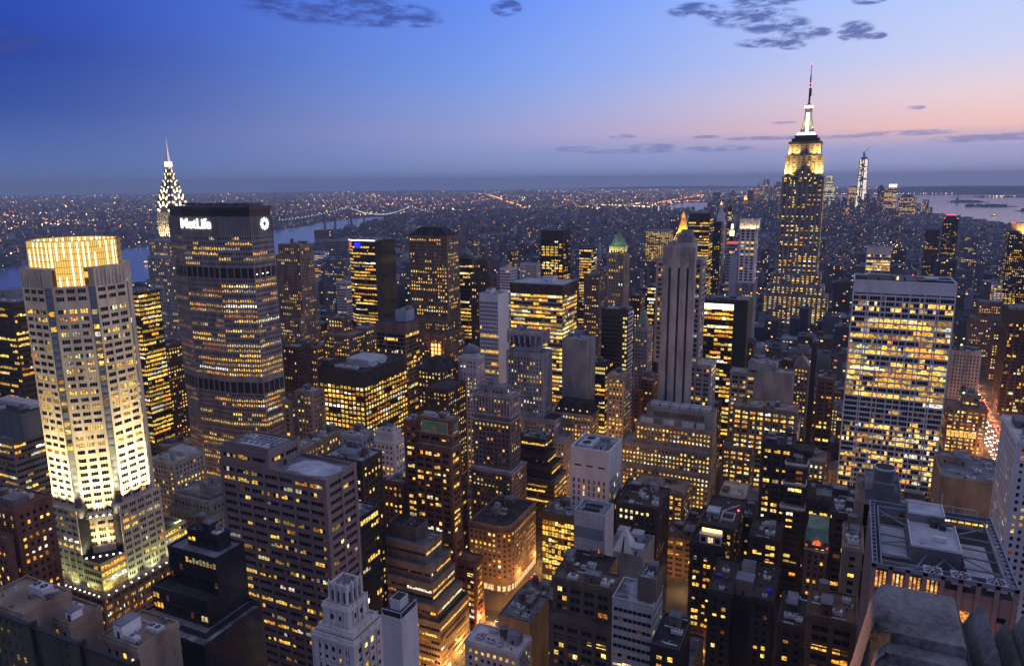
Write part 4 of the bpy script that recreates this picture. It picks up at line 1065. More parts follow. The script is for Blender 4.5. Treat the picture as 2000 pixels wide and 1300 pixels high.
hero('hotel_slab','large brown limestone tower with arched orange lit portal at its stepped base','limebrown','punch',0.3,[(-411.2, -358.9, 619.0, 655.0, 0, 114.1), (-408.8, -363.8, 624.0, 654.0, 114.1, 126.3), (-407.9, -362.9, 630.0, 654.0, 126.3, 211.4)],kit='hip')
hero('white_lab','pale blue white slab with banded windows by the river','whiteblue','ribbon',0.3,[(-1038.2, -986.6, 1200.0, 1220.0, 0, 125.8)])
hero('grey_slab_river','wide grey block by the river left of the black angular tower','greystone','ribbon',0.12,[(-1066.8, -997.1, 1300.0, 1325.0, 0, 140.7)])
hero('blue_apartment','dark blue grey apartment tower in front of the pale slab by the river','blueconc','punch',0.2,[(-739.5, -701.4, 900.0, 924.0, 0, 148.7)])
hero('banded_white','narrow white banded apartment slab left of the black angular tower','white','ribbon',0.12,[(-638.3, -621.5, 800.0, 820.0, 0, 132.2)])
hero('lit_top_tan','low tan block with a bright row of top floor windows right of the broad slab','tan','punch',0.4,[(-454, -422.5, 545.0, 570.0, 0, 122.2), (-455.4, -437.2, 555.0, 567.0, 122.2, 136.6)])
hero('lit_top_small','small tan block with a lit top floor beside the brown block with large window bays','tan','punch',0.4,[(-448.7, -433.5, 585.0, 607.0, 0, 120.5)])
hero('big_bay','brown low block with two storeys of large dark window bays','limebrown','bays',0.15,[(-402.6, -370.2, 560.0, 585.0, 0, 134.6), (-388.3, -375.9, 572.0, 586.0, 134.6, 144.6, {'w': 'whiteblue', 'st': 'blank'})])
hero('dark_sliver','dark brown narrow block at the right foot of the broad slab','brownbrick','punch',0.05,[(-464.4, -447.5, 500.0, 520.0, 0, 118.3)])
hero('orange_base','tan office block with warm lit lower floors left of the black grid cube','tan','punch',0.45,[(-475.3, -455.3, 536.0, 556.0, 0, 110.0)])
hero('black_cube','black cubic office block with a grid of bright yellow windows and ribbed roof plant','blackmetal','cube',0.72,[(-387.2, -342.0, 456.0, 518.0, 0, 116.6)],kit='cube')
hero('tan_club','tan stone club tower with a plain brick side at the foot of the broad slab','tan','punch',0.2,[(-370.8, -363.0, 395.0, 407.0, 0, 107.5), (-362.3, -346.9, 400.0, 414.0, 0, 114.3)])
hero('copper_cornice','wide tan hotel with green copper cornice in front of the black grid cube','tan','punch',0.3,[(-312.8, -299.6, 335.0, 375.0, 0, 101.2)])
hero('black_tank_block','black block with two conical water tanks on its roof behind the pink granite block','black','punch',0.25,[(-247.8, -222.2, 291.0, 309.0, 0, 120.6)],kit='tanks')
hero('pale_stepped','pale grey white stepped block with a boxy roof house','white','punch',0.15,[(-275.0, -256.8, 371.0, 384.0, 0, 99.3), (-272.3, -258.4, 373.0, 382.0, 99.3, 105.0)])
hero('terracotta_slab','red brown brick tower topped by a green and gold terracotta panel','redbrick','pairs',0.3,[(-199.7, -185.8, 346.0, 356.0, 0, 43.3), (-215.2, -198.2, 344.0, 354.0, 0, 57.1), (-223.1, -198.1, 342.0, 353.0, 57.1, 113.6), (-232.4, -222.8, 346.0, 353.0, 0, 125.6), (-220.9, -198.4, 344.0, 353.0, 113.6, 130.3)],kit='terracotta')
hero('brown_low','low red brown brick block with bright windows left of the tower with the terracotta panel','redbrick','punch',0.3,[(-249.1, -233.6, 345.0, 353.0, 0, 85.2)])
hero('dark_mansion','dark brown stepped stone building with a black gabled roof beside the black grid cube','darkbrown','punch',0.3,[(-293.8, -274.0, 470.0, 500.0, 0, 105.8), (-323.1, -299.0, 505.0, 533.0, 0, 111.4)],kit='hip')
hero('grey_cornice_tower','grey brown masonry tower with pale corniced top and scattered cool lit windows','greybrick','punch',0.12,[(-235.3, -203.1, 434.0, 460.0, 0, 62.3), (-236.1, -206.3, 440.0, 456.0, 62.3, 116.6), (-233.1, -212.4, 444.0, 453.0, 105, 121.8, {'w': 'greystone'})],kit='cornices')
hero('scalloped_tower','pale stepped art deco tower with a scalloped crown behind the grey corniced tower','palestone','slit',0.25,[(-234.1, -200.6, 534.0, 554.0, 0, 54.5), (-239.9, -210.0, 536.0, 554.0, 54.5, 69.3), (-256.6, -222.7, 540.0, 560.0, 69.3, 123.6), (-252.4, -230.9, 548.0, 558.0, 123.6, 138.1, {'st': 'blank'}), (-256.3, -225.5, 544.0, 559.0, 138.1, 140.0)],kit='scallop')
hero('dark_ziggurat','dark glass ziggurat with pale terrace edges lit gold along its avenue side','dark','ribbon',0.25,[(-210.8, -185.1, 470.0, 496.0, 0, 45.0), (-214.3, -188.5, 473.0, 495.0, 45.0, 54.7), (-215.6, -193.0, 476.0, 494.0, 54.7, 62.1), (-216.7, -196.3, 480.0, 494.0, 62.1, 73.3)],side='lit')
hero('white_bank','windowless white stone block with a row of dark slots and two roof fans','white','bank',0.22,[(-143.4, -118.9, 390.0, 416.0, 0, 105.3)],kit='twofans')
hero('tile_slab','pale tiled slab with one column of orange lit windows','tile','tile',0.1,[(-111.6, -96.0, 310.0, 324.0, 0, 106.6)],kit='ring')
hero('terrace_tower','brown stepped office building with wraparound terraces and a boxy penthouse above the lit avenue','brownconc','ribbon',0.3,[(-215.8, -183.7, 300.0, 333.0, 0, 32.0), (-217.7, -186.7, 302.0, 331.0, 32.0, 39.8), (-220.1, -190.7, 305.0, 330.0, 39.8, 50.2), (-221.9, -192.5, 307.0, 329.0, 50.2, 58.6), (-223.6, -197.1, 309.6, 327.6, 58.6, 68.5), (-224.4, -205.3, 314.0, 326.0, 68.5, 75.3, {'w': 'greybrick', 'st': 'blank'})],kit='openbox',side='lit')
hero('white_gothic','white terracotta tower with an arched lantern crown and stepped shoulders','whitestone','punch',0.12,[(-148.7, -132.3, 164.0, 180.0, 0, 120.9), (-147.4, -133.9, 166.0, 179.0, 120.9, 122.6), (-146.8, -136.9, 168.0, 178.0, 122.6, 129.4), (-145.4, -138.5, 170.0, 177.0, 129.4, 135.4, {'st': 'blank'})],kit='gothic')
hero('white_shaft','plain white slab shaft with a dark cooling box on top beside the white lantern tower','whitestone','blank',0,[(-120.4, -113.2, 163.0, 172.0, 0, 134.5)],kit='coolbox')
hero('dark_glass_pink','dark glass curtain wall block pressed against the right side of the pink granite block','blackglass','glass',0.22,[(-212, -187.6, 242.0, 256.0, 0, 118.0)])
hero('black_row_tower','black tower with bright rows of windows right of the large brown limestone tower','black','glassrow',0.5,[(-391.0, -375.5, 705.0, 730.0, 0, 181.1)])
hero('gothic_brown','brown gothic tower with a spiky stepped crown','darktan','slit',0.15,[(-364.3, -339.7, 680.0, 694.0, 0, 167.4), (-362.2, -345.7, 686.0, 694.0, 167.4, 181.1)],kit='spikes')
hero('pale_slab','white and pale glass slab with a blank white side wall','palewhite','glasspale',0.12,[(-314.4, -294.9, 604.0, 628.0, 0, 160.0)],side='W')
hero('gold_office','square office block with every floor glowing gold and a flat white roof box','goldwall','goldfl',0.93,[(-310.4, -253.2, 664.0, 707.0, 153, 162.2, {'w': 'darkbrown', 'st': 'blank'}), (-310.4, -253.6, 665.0, 707.0, 0, 163.4)],kit='whitebox')
hero('brown_pier_tower','dark brown tower with heavy vertical piers beyond the gold lit office block','darkbrown','pier',0.3,[(-416.5, -380.6, 1000.0, 1030.0, 0, 193.2)])
hero('small_gold','small block with gold lit grid windows right of the dark brown pier tower','dark','glass',0.6,[(-356.0, -337.1, 1000.0, 1024.0, 0, 168.4)])
hero('red_side','grey apartment slab with a red glowing side left of the green pyramid tower','greybrick','punch',0.2,[(-313.4, -291.7, 900.0, 925.0, 0, 143.4)])
hero('green_pyramid','tan stone tower crowned by a floodlit green copper pyramid','limestone','slit',0.25,[(-233.4, -214.5, 745.0, 765.0, 0, 186.3), (-232.5, -216.3, 748.0, 763.0, 186.3, 195.5)],kit='pyr')
hero('black_white_fins','black slab whose right side carries rows of white fins','black','column',0.3,[(-199.9, -175.1, 623.0, 639.0, 0, 149.9)],side='fins')
hero('blue_pyramid','grey stepped tower with a small blue green pyramid roof','palestone','punch',0.3,[(-184.5, -170.9, 680.0, 698.0, 0, 122.6), (-183.1, -174.2, 684.0, 696.0, 122.6, 129.1)],kit='pyr')
hero('blank_grey','blank grey brick slab with brightly lit glass end floors','grey','blank',0.2,[(-219.3, -197.1, 575.0, 599.0, 0, 130.2)],side='litglass')
hero('orange_tan','slim tan brick tower glowing orange from floodlit lower floors','limestone','punch',0.5,[(-169.0, -154.8, 545.0, 563.0, 0, 110.6)],kit='tanlit')
hero('mansard','dark mansard roofed club with round dormers above rows of lit windows','limestone','punch',0.6,[(-219.1, -185.6, 556.0, 576.0, 0, 71.2)],kit='mansard')
hero('lit_low_glass','low glass block with gold windows behind the slim glowing tan tower','dark','glass',0.6,[(-204.8, -188.1, 600.0, 622.0, 0, 103.4)])
hero('dome_white','white columned bank with a dark domed roof','white','punch',0.25,[(-300.2, -281.7, 535.0, 549.0, 0, 115.6)],kit='dome')
hero('round_corner','brown rounded corner department store with cornice above the lit avenue','limebrown','punch',0.34,[(-212.8, -183.9, 388.0, 432.0, 0, 45.8)],special='round')
hero('low_blank','low grey and brick building with a dark roof beside the lit avenue','greybrick','blank',0.05,[(-150.5, -132.6, 303.0, 329.0, 0, 43.9)])
hero('grey_front','small grey stone block with dormer windows at the bottom centre','whitestone','punch',0.4,[(-143.4, -116.9, 255.0, 269.0, 0, 61.9)])
hero('deco_dark','dark brown terracotta building with arched end bays and pointed parapet','darktan','pairs',0.1,[(-100.9, -74.6, 251.0, 267.0, 0, 87.9), (-100.9, -75.5, 255.0, 267.0, 87.9, 103.0)],faces='N')
hero('white_tiled','white tiled building with ribbon windows and a tall plain tank tower','tile','ribbon',0.12,[(-72.8, -56.9, 246.0, 262.0, 0, 105.7), (-63.8, -56.7, 249.0, 260.0, 105.7, 115.0, {'w': 'greybrick', 'st': 'blank'})])
hero('tan_stepped','wide stepped tan stone block with even lit windows and a long louvred roof house','limestone','punch',0.93,[(-153.5, -81.7, 525.0, 553.0, 0, 45.9), (-152, -81.9, 528.0, 552.0, 45.9, 62.8), (-141.6, -82.5, 531.0, 551.0, 62.8, 79.1), (-134.1, -82.8, 534.0, 550.0, 79.1, 92.1, {'w': 'greystone', 'st': 'blank'})],kit='coolrow')
hero('slab_striped','tall pale slab tower with three black vertical stripes','palestone2','stripe3',0.15,[(-133.0, -91.1, 566.0, 588.0, 0, 120.9, {'st': 'pairs'}), (-136.5, -101.0, 563.0, 580.0, 120.9, 203.4, {'st': 'pairs'}), (-126.5, -107.1, 560.0, 574.0, 203.4, 216.0)],kit='slabtop')
hero('lit_wide','wide tan loft building with nearly every window lit','tan','pairs',0.72,[(-80.4, -57.3, 568.0, 594.0, 0, 55.8), (-74.2, -26.9, 572.0, 594.0, 0, 89.0)])
hero('blank_gable','grey blank walled block behind the wide lit loft building','grey','punch',0.25,[(-85.0, -63.5, 626.0, 642.0, 0, 102.3, {'st': 'pairs'}), (-63.9, -34.3, 628.0, 642.0, 0, 104.8, {'st': 'blank'}), (-71.1, -48.4, 630.0, 650.0, 104.8, 110.1, {'st': 'blank'})])
hero('dark_brick','dark brick stepped loft with white edged terraces and bright windows','darkbrick','pairs',0.32,[(-24.7, -13.2, 440.0, 470.0, 0, 96.9), (-22.6, -10.8, 456.0, 472.0, 96.9, 100.2, {'st': 'punch'}), (-40.2, -21.8, 452.0, 476.0, 0, 103.5)],kit='whiteedge')
hero('blue_roof','dark brick block with a wide pale blue roof and glowing white penthouse','darkbrick','pairs',0.35,[(-65.6, -47.2, 365.0, 385.0, 0, 73.3), (-61.9, -44.0, 371.0, 411.0, 0, 81.7)],kit='penthouse')
hero('twin_roof','dark brick apartment block with twin snowy roofs and blue roof drums','darkbrick','punch',0.12,[(-44.0, -34.3, 292.0, 322.0, 0, 90.7), (-26.4, -17.7, 292.0, 322.0, 0, 91.3)],kit='drums')
hero('green_dormer','ornate theatre front with a green roof and a red lit arched dormer','darktan','punch',0.25,[(-9.4, 1.8, 380, 400, 0, 78.7)],kit='greendormer')
hero('tan_tall_right','narrow tan apartment tower with balconies left of the near truss roof','tan','punch',0.12,[(6.8, 13.9, 300, 324, 0, 117.5), (11.2, 16.1, 330, 360, 0, 126.4)])
hero('low_right','low brown block with paired windows and a round tank at the bottom right','brownbrick','pairs',0.3,[(-3.8, 12.6, 262, 282, 0, 107.1)])
hero('gable_tan','tan office block with steep gabled dormer roof beyond the wide lit loft','tan','punch',0.4,[(-39.9, -25.9, 720.0, 740.0, 0, 89.8)],kit='gable')
hero('ornate_narrow','narrow brown tower with arched corniced top left of the white grid slab','brownbrick','pairs',0.15,[(-17.0, -2.7, 660, 680, 0, 95.2)])
hero('curtain_gold','broad glass office slab blazing gold with a white lit top floor behind the striped slab','dark','goldfl',0.9,[(-125.4, -91.9, 680.0, 705.0, 0, 154.3)],kit='toplit')
hero('brown_hip','brown brick block with a hipped roof and lit top floor windows','brownbrick','punch',0.4,[(-90.0, -75.0, 700.0, 724.0, 0, 110.3)],kit='hip')
hero('white_crown','slender white apartment tower with a glowing fluted crown','palewhite','grid',0.2,[(-120.5, -99.2, 895.0, 925.0, 0, 142.7, {'w': 'greystone', 'st': 'punch'}), (-119.4, -101.0, 900.0, 922.0, 142.7, 207.0)],kit='glowcrown')
hero('blue_side_slab','pale blue blank slab attached to the left of the glowing fluted crown tower','whiteblue','blank',0,[(-130.2, -121.1, 905.0, 919.0, 0, 174.4)])
hero('dark_gold_slab','black slab with dense gold office rows beyond the striped slab','black','glassrow',0.55,[(-220.2, -189.2, 1100.0, 1130.0, 0, 213.9)])
hero('thin_dark_a','thin dark tower with red roof lights right of the black slab with gold rows','dark','punch',0.15,[(-207.7, -196.5, 1250.0, 1270.0, 0, 194.5), (-220.2, -213.9, 1300.0, 1315.0, 0, 197.5)])
hero('white_column_right','pale concrete tower with a light blank side at the right edge','white','punch',0.15,[(75.9, 92.5, 380, 420, 0, 145.8)])
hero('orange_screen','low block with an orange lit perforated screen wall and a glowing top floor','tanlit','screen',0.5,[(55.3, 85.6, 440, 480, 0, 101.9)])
hero('lit_hall','brown stone hall with tall amber lit windows and green roof lamps beside the red traffic','limebrown','pairs',0.6,[(97.5, 131.2, 790, 818, 0, 46.3), (108.9, 124.6, 796, 812, 46.3, 58.1, {'w': 'greymetal'})],kit='greenlamps')
hero('beige_slab','beige ribbed slab standing beyond the white grid slab on its right','cream','slit',0.03,[(104.9, 131.2, 860, 885, 0, 87.4)])
hero('dark_right_slab','dark brown slab with thin orange window lines at the right edge','darkbrown','pier',0.22,[(165.8, 206.8, 950, 990, 0, 119.2)])
hero('white_grid_small','pale slab with cream lit window rows and a blank top at the far right','palewhite','pairs',0.7,[(233.6, 268.9, 1500, 1522, 0, 80.5)])
hero('grey_stepped_right','grey brown stepped block in front of the pale slab with cream lit rows','greybrick','punch',0.2,[(163.6, 210.9, 1200, 1226, 0, 68.3), (172.6, 200.9, 1206, 1224, 68.3, 90.9)])
hero('yellow_grid_right','dark block with a tight grid of pale yellow windows above the red traffic','darkbrown','punch',0.85,[(178.6, 203.9, 1110, 1130, 0, 68.4)])
hero('orange_crown_right','dark tower with an orange glowing crown at the right edge','black','punch',0.25,[(247.0, 289.3, 1500, 1530, 0, 172.6)],kit='glowcrown2')
hero('red_light_tower','dark slender tower topped with red lights against the bay','dark','punch',0.12,[(185.9, 215.5, 1900, 1922, 0, 173.3)],kit='redlights')
hero('flat_top_tower','grey blue tower with a flat pale top right of the tower with red roof lights','blueconc','punch',0.12,[(220.2, 252.4, 1850, 1875, 0, 139.0)])
hero('dark_twin_far','dark tower left of the slender tower with red roof lights','dark','punch',0.1,[(149.1, 176.6, 1850, 1872, 0, 150.8)])
hero('white_frame','small white framed block with gold rows behind the white grid slab','white','bays',0.55,[(22.6, 53.6, 1150, 1172, 0, 167.8)])
hero('green_light_tower','slim black tower with greenish lights left of the great gold crowned skyscraper','black','glassrow',0.25,[(-298.9, -288.5, 2000.0, 2015.0, 0, 196.1)])
hero('yellow_lantern','small tower with a bright yellow lantern top left of the glowing fluted crown tower','dark','punch',0.2,[(-145.6, -141.0, 1000.0, 1008.0, 0, 190.2)],kit='lantern')
hero('blue_glass_low','teal glass block with a red light strip left of the pale blank slab','whiteblue','glass',0.1,[(-140.1, -127.2, 940.0, 960.0, 0, 185.8)],kit='redstrip')
hero('dark_lowblock','dark glass mid rise between the green pyramid tower and the striped slab','dark','glass',0.55,[(-203.2, -189.1, 800.0, 825.0, 0, 147.4)])
hero('brown_infill','brown brick block left of the striped slab with amber windows','brownbrick','punch',0.45,[(-216.4, -205.5, 780.0, 800.0, 0, 138.5)])
hero('dark_narrow','dark slab with a gold strip right of the blue green pyramid tower','black','slit',0.2,[(-176.0, -171.4, 720.0, 735.0, 0, 143.5)])
hero('white_louvre_far','small white stepped block with curved roof left of the dark brown pier tower','white','punch',0.1,[(-472.9, -443.3, 1050.0, 1070.0, 0, 136.3)])
hero('white_band_far','small white banded block left of the gold lit office block','palewhite','ribbon',0.15,[(-435.6, -418.9, 900.0, 920.0, 0, 147.3)])
hero('tan_slender','slender tan apartment tower behind the brown gothic tower','tan','punch',0.1,[(-799.8, -783.5, 1500.0, 1515.0, 0, 133.9)])
hero('small_spire','small grey tower with a stepped yellow lit top left of the dark brown pier tower','darktan','punch',0.2,[(-565.6, -551.3, 1200.0, 1215.0, 0, 141.6)])
hero('lit_triangle','large low block with long bright window rows left of the striped slab','tan','pairs',0.7,[(-492.3, -430.3, 1900.0, 1950.0, 0, 135.8)])
hero('brown_pair','brown mid rise behind the wide lit loft with scattered lit windows','brownbrick','punch',0.4,[(-57.0, -40.5, 800.0, 815.0, 0, 75.3)])
hero('yellow_dots','dark slab with a tight column of pale yellow dots left of the white grid slab','darkbrown','punch',0.8,[(-26.6, -21.5, 760.0, 775.0, 0, 104.3)])
hero('corner_deco','brown corner block with lit cornice beyond the slim glowing tan tower','redbrick','punch',0.3,[(-160.5, -153.2, 590.0, 610.0, 0, 86.1), (-157.4, -144.6, 600.0, 625.0, 0, 94.2)])
hero('white_step_left','low grey roofed hall between the pink granite block and the copper corniced hotel','grey','punch',0.2,[(-253.8, -240.0, 315.0, 327.0, 0, 124.0)])
hero('dark_right_low','black low block with roof tanks right of the low tower with ornate theatre front','darkbrick','pairs',0.15,[(-11.9, 19.5, 436, 466, 0, 78.2)])
hero('arch_top','dark brown block with an arched parapet right of the green roofed theatre front','darkbrown','pairs',0.12,[(2.1, 13.3, 385, 405, 0, 94.7)])
hero('stack_base','dark low block carrying a big round cooling stack in front of the white grid slab','greymetal','blank',0,[(14.1, 27.8, 330, 355, 0, 131.5)],kit='stack')
hero('small_dark_mid','dark brick block with bright paired windows between the blue roofed block and the theatre front','darkbrick','pairs',0.25,[(-36.3, -21.6, 372, 394, 0, 79.6)])
hero('brick_lit_behind','dark loft with a tall shaft of bright windows behind the blue roofed block','darkbrick','punch',0.35,[(-47.9, -39.4, 413, 438, 0, 70.4)])
hero('snowy_low','low dark block with a snowy patched roof at the lower right','darkbrick','punch',0.12,[(-14.6, -3.9, 280, 305, 0, 90.0)])
hero('dark_mid_low','low dark block with a roof tank above the white tiled building','darkbrown','punch',0.1,[(-117.1, -109.4, 400.0, 425.0, 0, 75.6), (-108.8, -85.2, 372.0, 402.0, 0, 85.2)])
hero('pyramid_block','low grey block carrying a plain white pyramid skylight','grey','blank',0.1,[(-104.9, -84.9, 340.0, 365.0, 0, 72.4)],kit='whitepyr')
hero('night_atrium','low glass fronted block full of sparkling gold lights beside the avenue','dark','atrium',0.9,[(-156, -135.4, 376.0, 398.0, 0, 68.7)])
hero('dark_low_ave','low black block on the dark side of the lit avenue','black','punch',0.04,[(-154.6, -133.8, 338.0, 352.0, 0, 36.8)])
hero('black_flat','low black roofed block behind the dark brown terracotta building','black','punch',0.1,[(-111.5, -89.0, 285.0, 307.0, 0, 87.8)])
hero('bottom_dark','black roofed block with an ornate pale gable front at the bottom','black','punch',0.1,[(-51.9, -42.0, 222.0, 242.0, 0, 106.9)])

# ------------------------------------------------------------------ the big landmarks
wall_mat('crown_steel', (.20, .19, .19), rough=.4, metal=.5)
emit_mat('arch_glow', (1, .86, .5), 2.6)
emit_mat('crown_glow', (1.0, .60, .13), .95)
emit_mat('crown_tube', (1.0, .90, .52), 3.0)

def inset(pts, r):
    """a convex outline moved in by r along every side"""
    out = []; n_ = len(pts)
    for i in range(n_):
        a, b_, c = pts[i - 1], pts[i], pts[(i + 1) % n_]
        def off(p, q):
            L = math.hypot(q[0] - p[0], q[1] - p[1]); d = ((q[0] - p[0]) / L, (q[1] - p[1]) / L); return (p[0] - d[1] * r, p[1] + d[0] * r), d
        (p1, d1), (p2, d2) = off(a, b_), off(b_, c)
        den = d1[0] * d2[1] - d1[1] * d2[0]
        if abs(den) < 1e-6: out.append(p2); continue
        t = ((p2[0] - p1[0]) * d2[1] - (p2[1] - p1[1]) * d2[0]) / den
        out.append((p1[0] + d1[0] * t, p1[1] + d1[1] * t))
    return out
def poly_tower(pts, names, z0, z1, style, lit, rng, mb, wins, over=None, ins=.5, litfn=None):
    """pts counter-clockwise from above; facets whose name is true get a facade"""
    cx = sum(p[0] for p in pts) / len(pts); cy = sum(p[1] for p in pts) / len(pts)
    for i, nm in enumerate(names):
        p, q = pts[i], pts[(i + 1) % len(pts)]; L = math.hypot(q[0] - p[0], q[1] - p[1])
        F = Face(p[0], p[1], (q[0] - p[0]) / L, (q[1] - p[1]) / L, L)
        if nm: facade(mb, wins, F, z0, z1, nm if isinstance(nm, str) else style, lit, rng, 0, over=over, litfn=litfn)
    mb.prism(inset(pts, ins), z0, z1)

def text_mesh(name, s, size, mat, mtx, parent, org, bold=.03, ext=.3):
    c = bpy.data.curves.new(name, 'FONT'); c.body = s; c.size = size; c.offset = bold * size; c.extrude = ext; c.align_x = 'CENTER'; c.align_y = 'CENTER'
    o = bpy.data.objects.new(name, c); COL.objects.link(o); c.materials.append(MATS[mat]); o.parent = parent
    me = bpy.data.meshes.new_from_object(o); bpy.data.objects.remove(o)
    o = bpy.data.objects.new(name, me); COL.objects.link(o); o.parent = parent
    o.matrix_local = Matrix.Translation(-Vector(org)) @ mtx
    return o
def face_mtx(p, d):
    x = Vector((d[0], d[1], 0)); z = Vector((d[1], -d[0], 0)); y = Vector((0, 0, 1))
    m = Matrix((x, y, z)).transposed().to_4x4(); m.translation = p; return m

def broad_slab():
    rng = random.Random('broad'); org = (-446, 425, 0)
    root = thing('office_tower', 'broad octagonal slab of concrete ribs with a glowing MetLife sign', 'skyscraper', org)
    pts = [(-488, 411), (-466, 404), (-431, 404), (-404, 412), (-404, 435), (-431, 446), (-466, 446), (-488, 437)]
    FOOT.append((-490, -402, 403, 448, 246))
    mb = MB(); wins = []; mech = MB(); crown = MB()
    for z0, z1 in ((0, 20), (24, 104), (113, 194), (202, 226)):
        poly_tower(pts, ['ribs', 'ribs', 'ribs', 'ribs', 0, 0, 0, 0], z0, z1, 'ribs', .5 if z1 < 200 else .25, rng, mb, wins)
    co = [(-446 + (x + 446) * .97, 425 + (y - 425) * .93) for x, y in pts]
    for z0, z1 in ((20, 24), (104, 113), (194, 202), (240, 245)): mech.prism(co, z0, z1)
    for i in range(4):
        p, q = pts[i], pts[i + 1]; L = math.hypot(q[0] - p[0], q[1] - p[1]); F = Face(p[0], p[1], (q[0] - p[0]) / L, (q[1] - p[1]) / L, L)
        n_ = int(L / 1.85)
        for k in range(n_ + 1): F.box(mb, max(0, k * L / n_ - .3), min(L, k * L / n_ + .3), 0, .5, 226, 240)
        for k in range(int(L / 5.5) + 1):
            for za, zb in ((104, 113), (194, 202)): F.box(mb, min(L - .6, k * L / int(L / 5.5)), min(L, k * L / int(L / 5.5) + .6), .1, .8, za, zb)
        F.box(crown, 0, L, .45, .6, 226, 240)
    mb.build('wall', 'concrete_ribs', root, org); mech.build('louvre_band', 'dark', root, org); crown.build('louvre_crown', 'greymetal', root, org)
    place_windows(root, org, wins, thr=4.0)
    b = MB(); ro = [(-446 + (x + 446) * 1.0, 425 + (y - 425) * 1.0) for x, y in pts]; b.prism(ro, 245, 247.6, 0); b.build('roof', 'darkmetal', root, org)
    b = MB()
    for i in range(8): b.box(-480 + i * 9, -476 + i * 9 + rng.uniform(0, 3), 418, 432, 248.2, 248.8 + rng.random()); 
    b.tube((-415, 425, 248), (-415, 425, 254), .15); b.tube((-420, 425, 248), (-420, 425, 252), .15); b.build('roof_plant', 'darkmetal', root, org)
    m = face_mtx(Vector((-450.5, 403.3, 234.6)), (1, 0))
    text_mesh('sign', 'MetLife', 10.4, 'sign_white', m, root, org, .016)
    # the emblem on the narrow end: a ring of eight petals
    b = MB(); F = Face(-404, 412, 0, 1, 23); ca, cz = 14, 234.4
    for k in range(8):
        a = 2 * math.pi * k / 8; pc = (ca + 3.5 * math.sin(a), cz + 3.6 * math.cos(a)); ra = a
        pts2 = []
        for (u, v) in ((-.7, -1.9), (.7, -1.9), (1.15, 1.1), (.5, 1.1), (0, -.3), (-.5, 1.1), (-1.15, 1.1)):
            uu = u * math.cos(ra) + v * math.sin(ra); vv = -u * math.sin(ra) + v * math.cos(ra)
            pts2.append(F.pt(pc[0] + uu, -.35, pc[1] + vv))
        b.quad(pts2)
    b.build('emblem', 'sign_white', root, org)
    lamp_part(root, org, [(-403.6, 412 + y, 197) for y in (2, 8, 13)] + [(-486, 410, 199)], 'lamp_white', .5, 'wall_lamp')

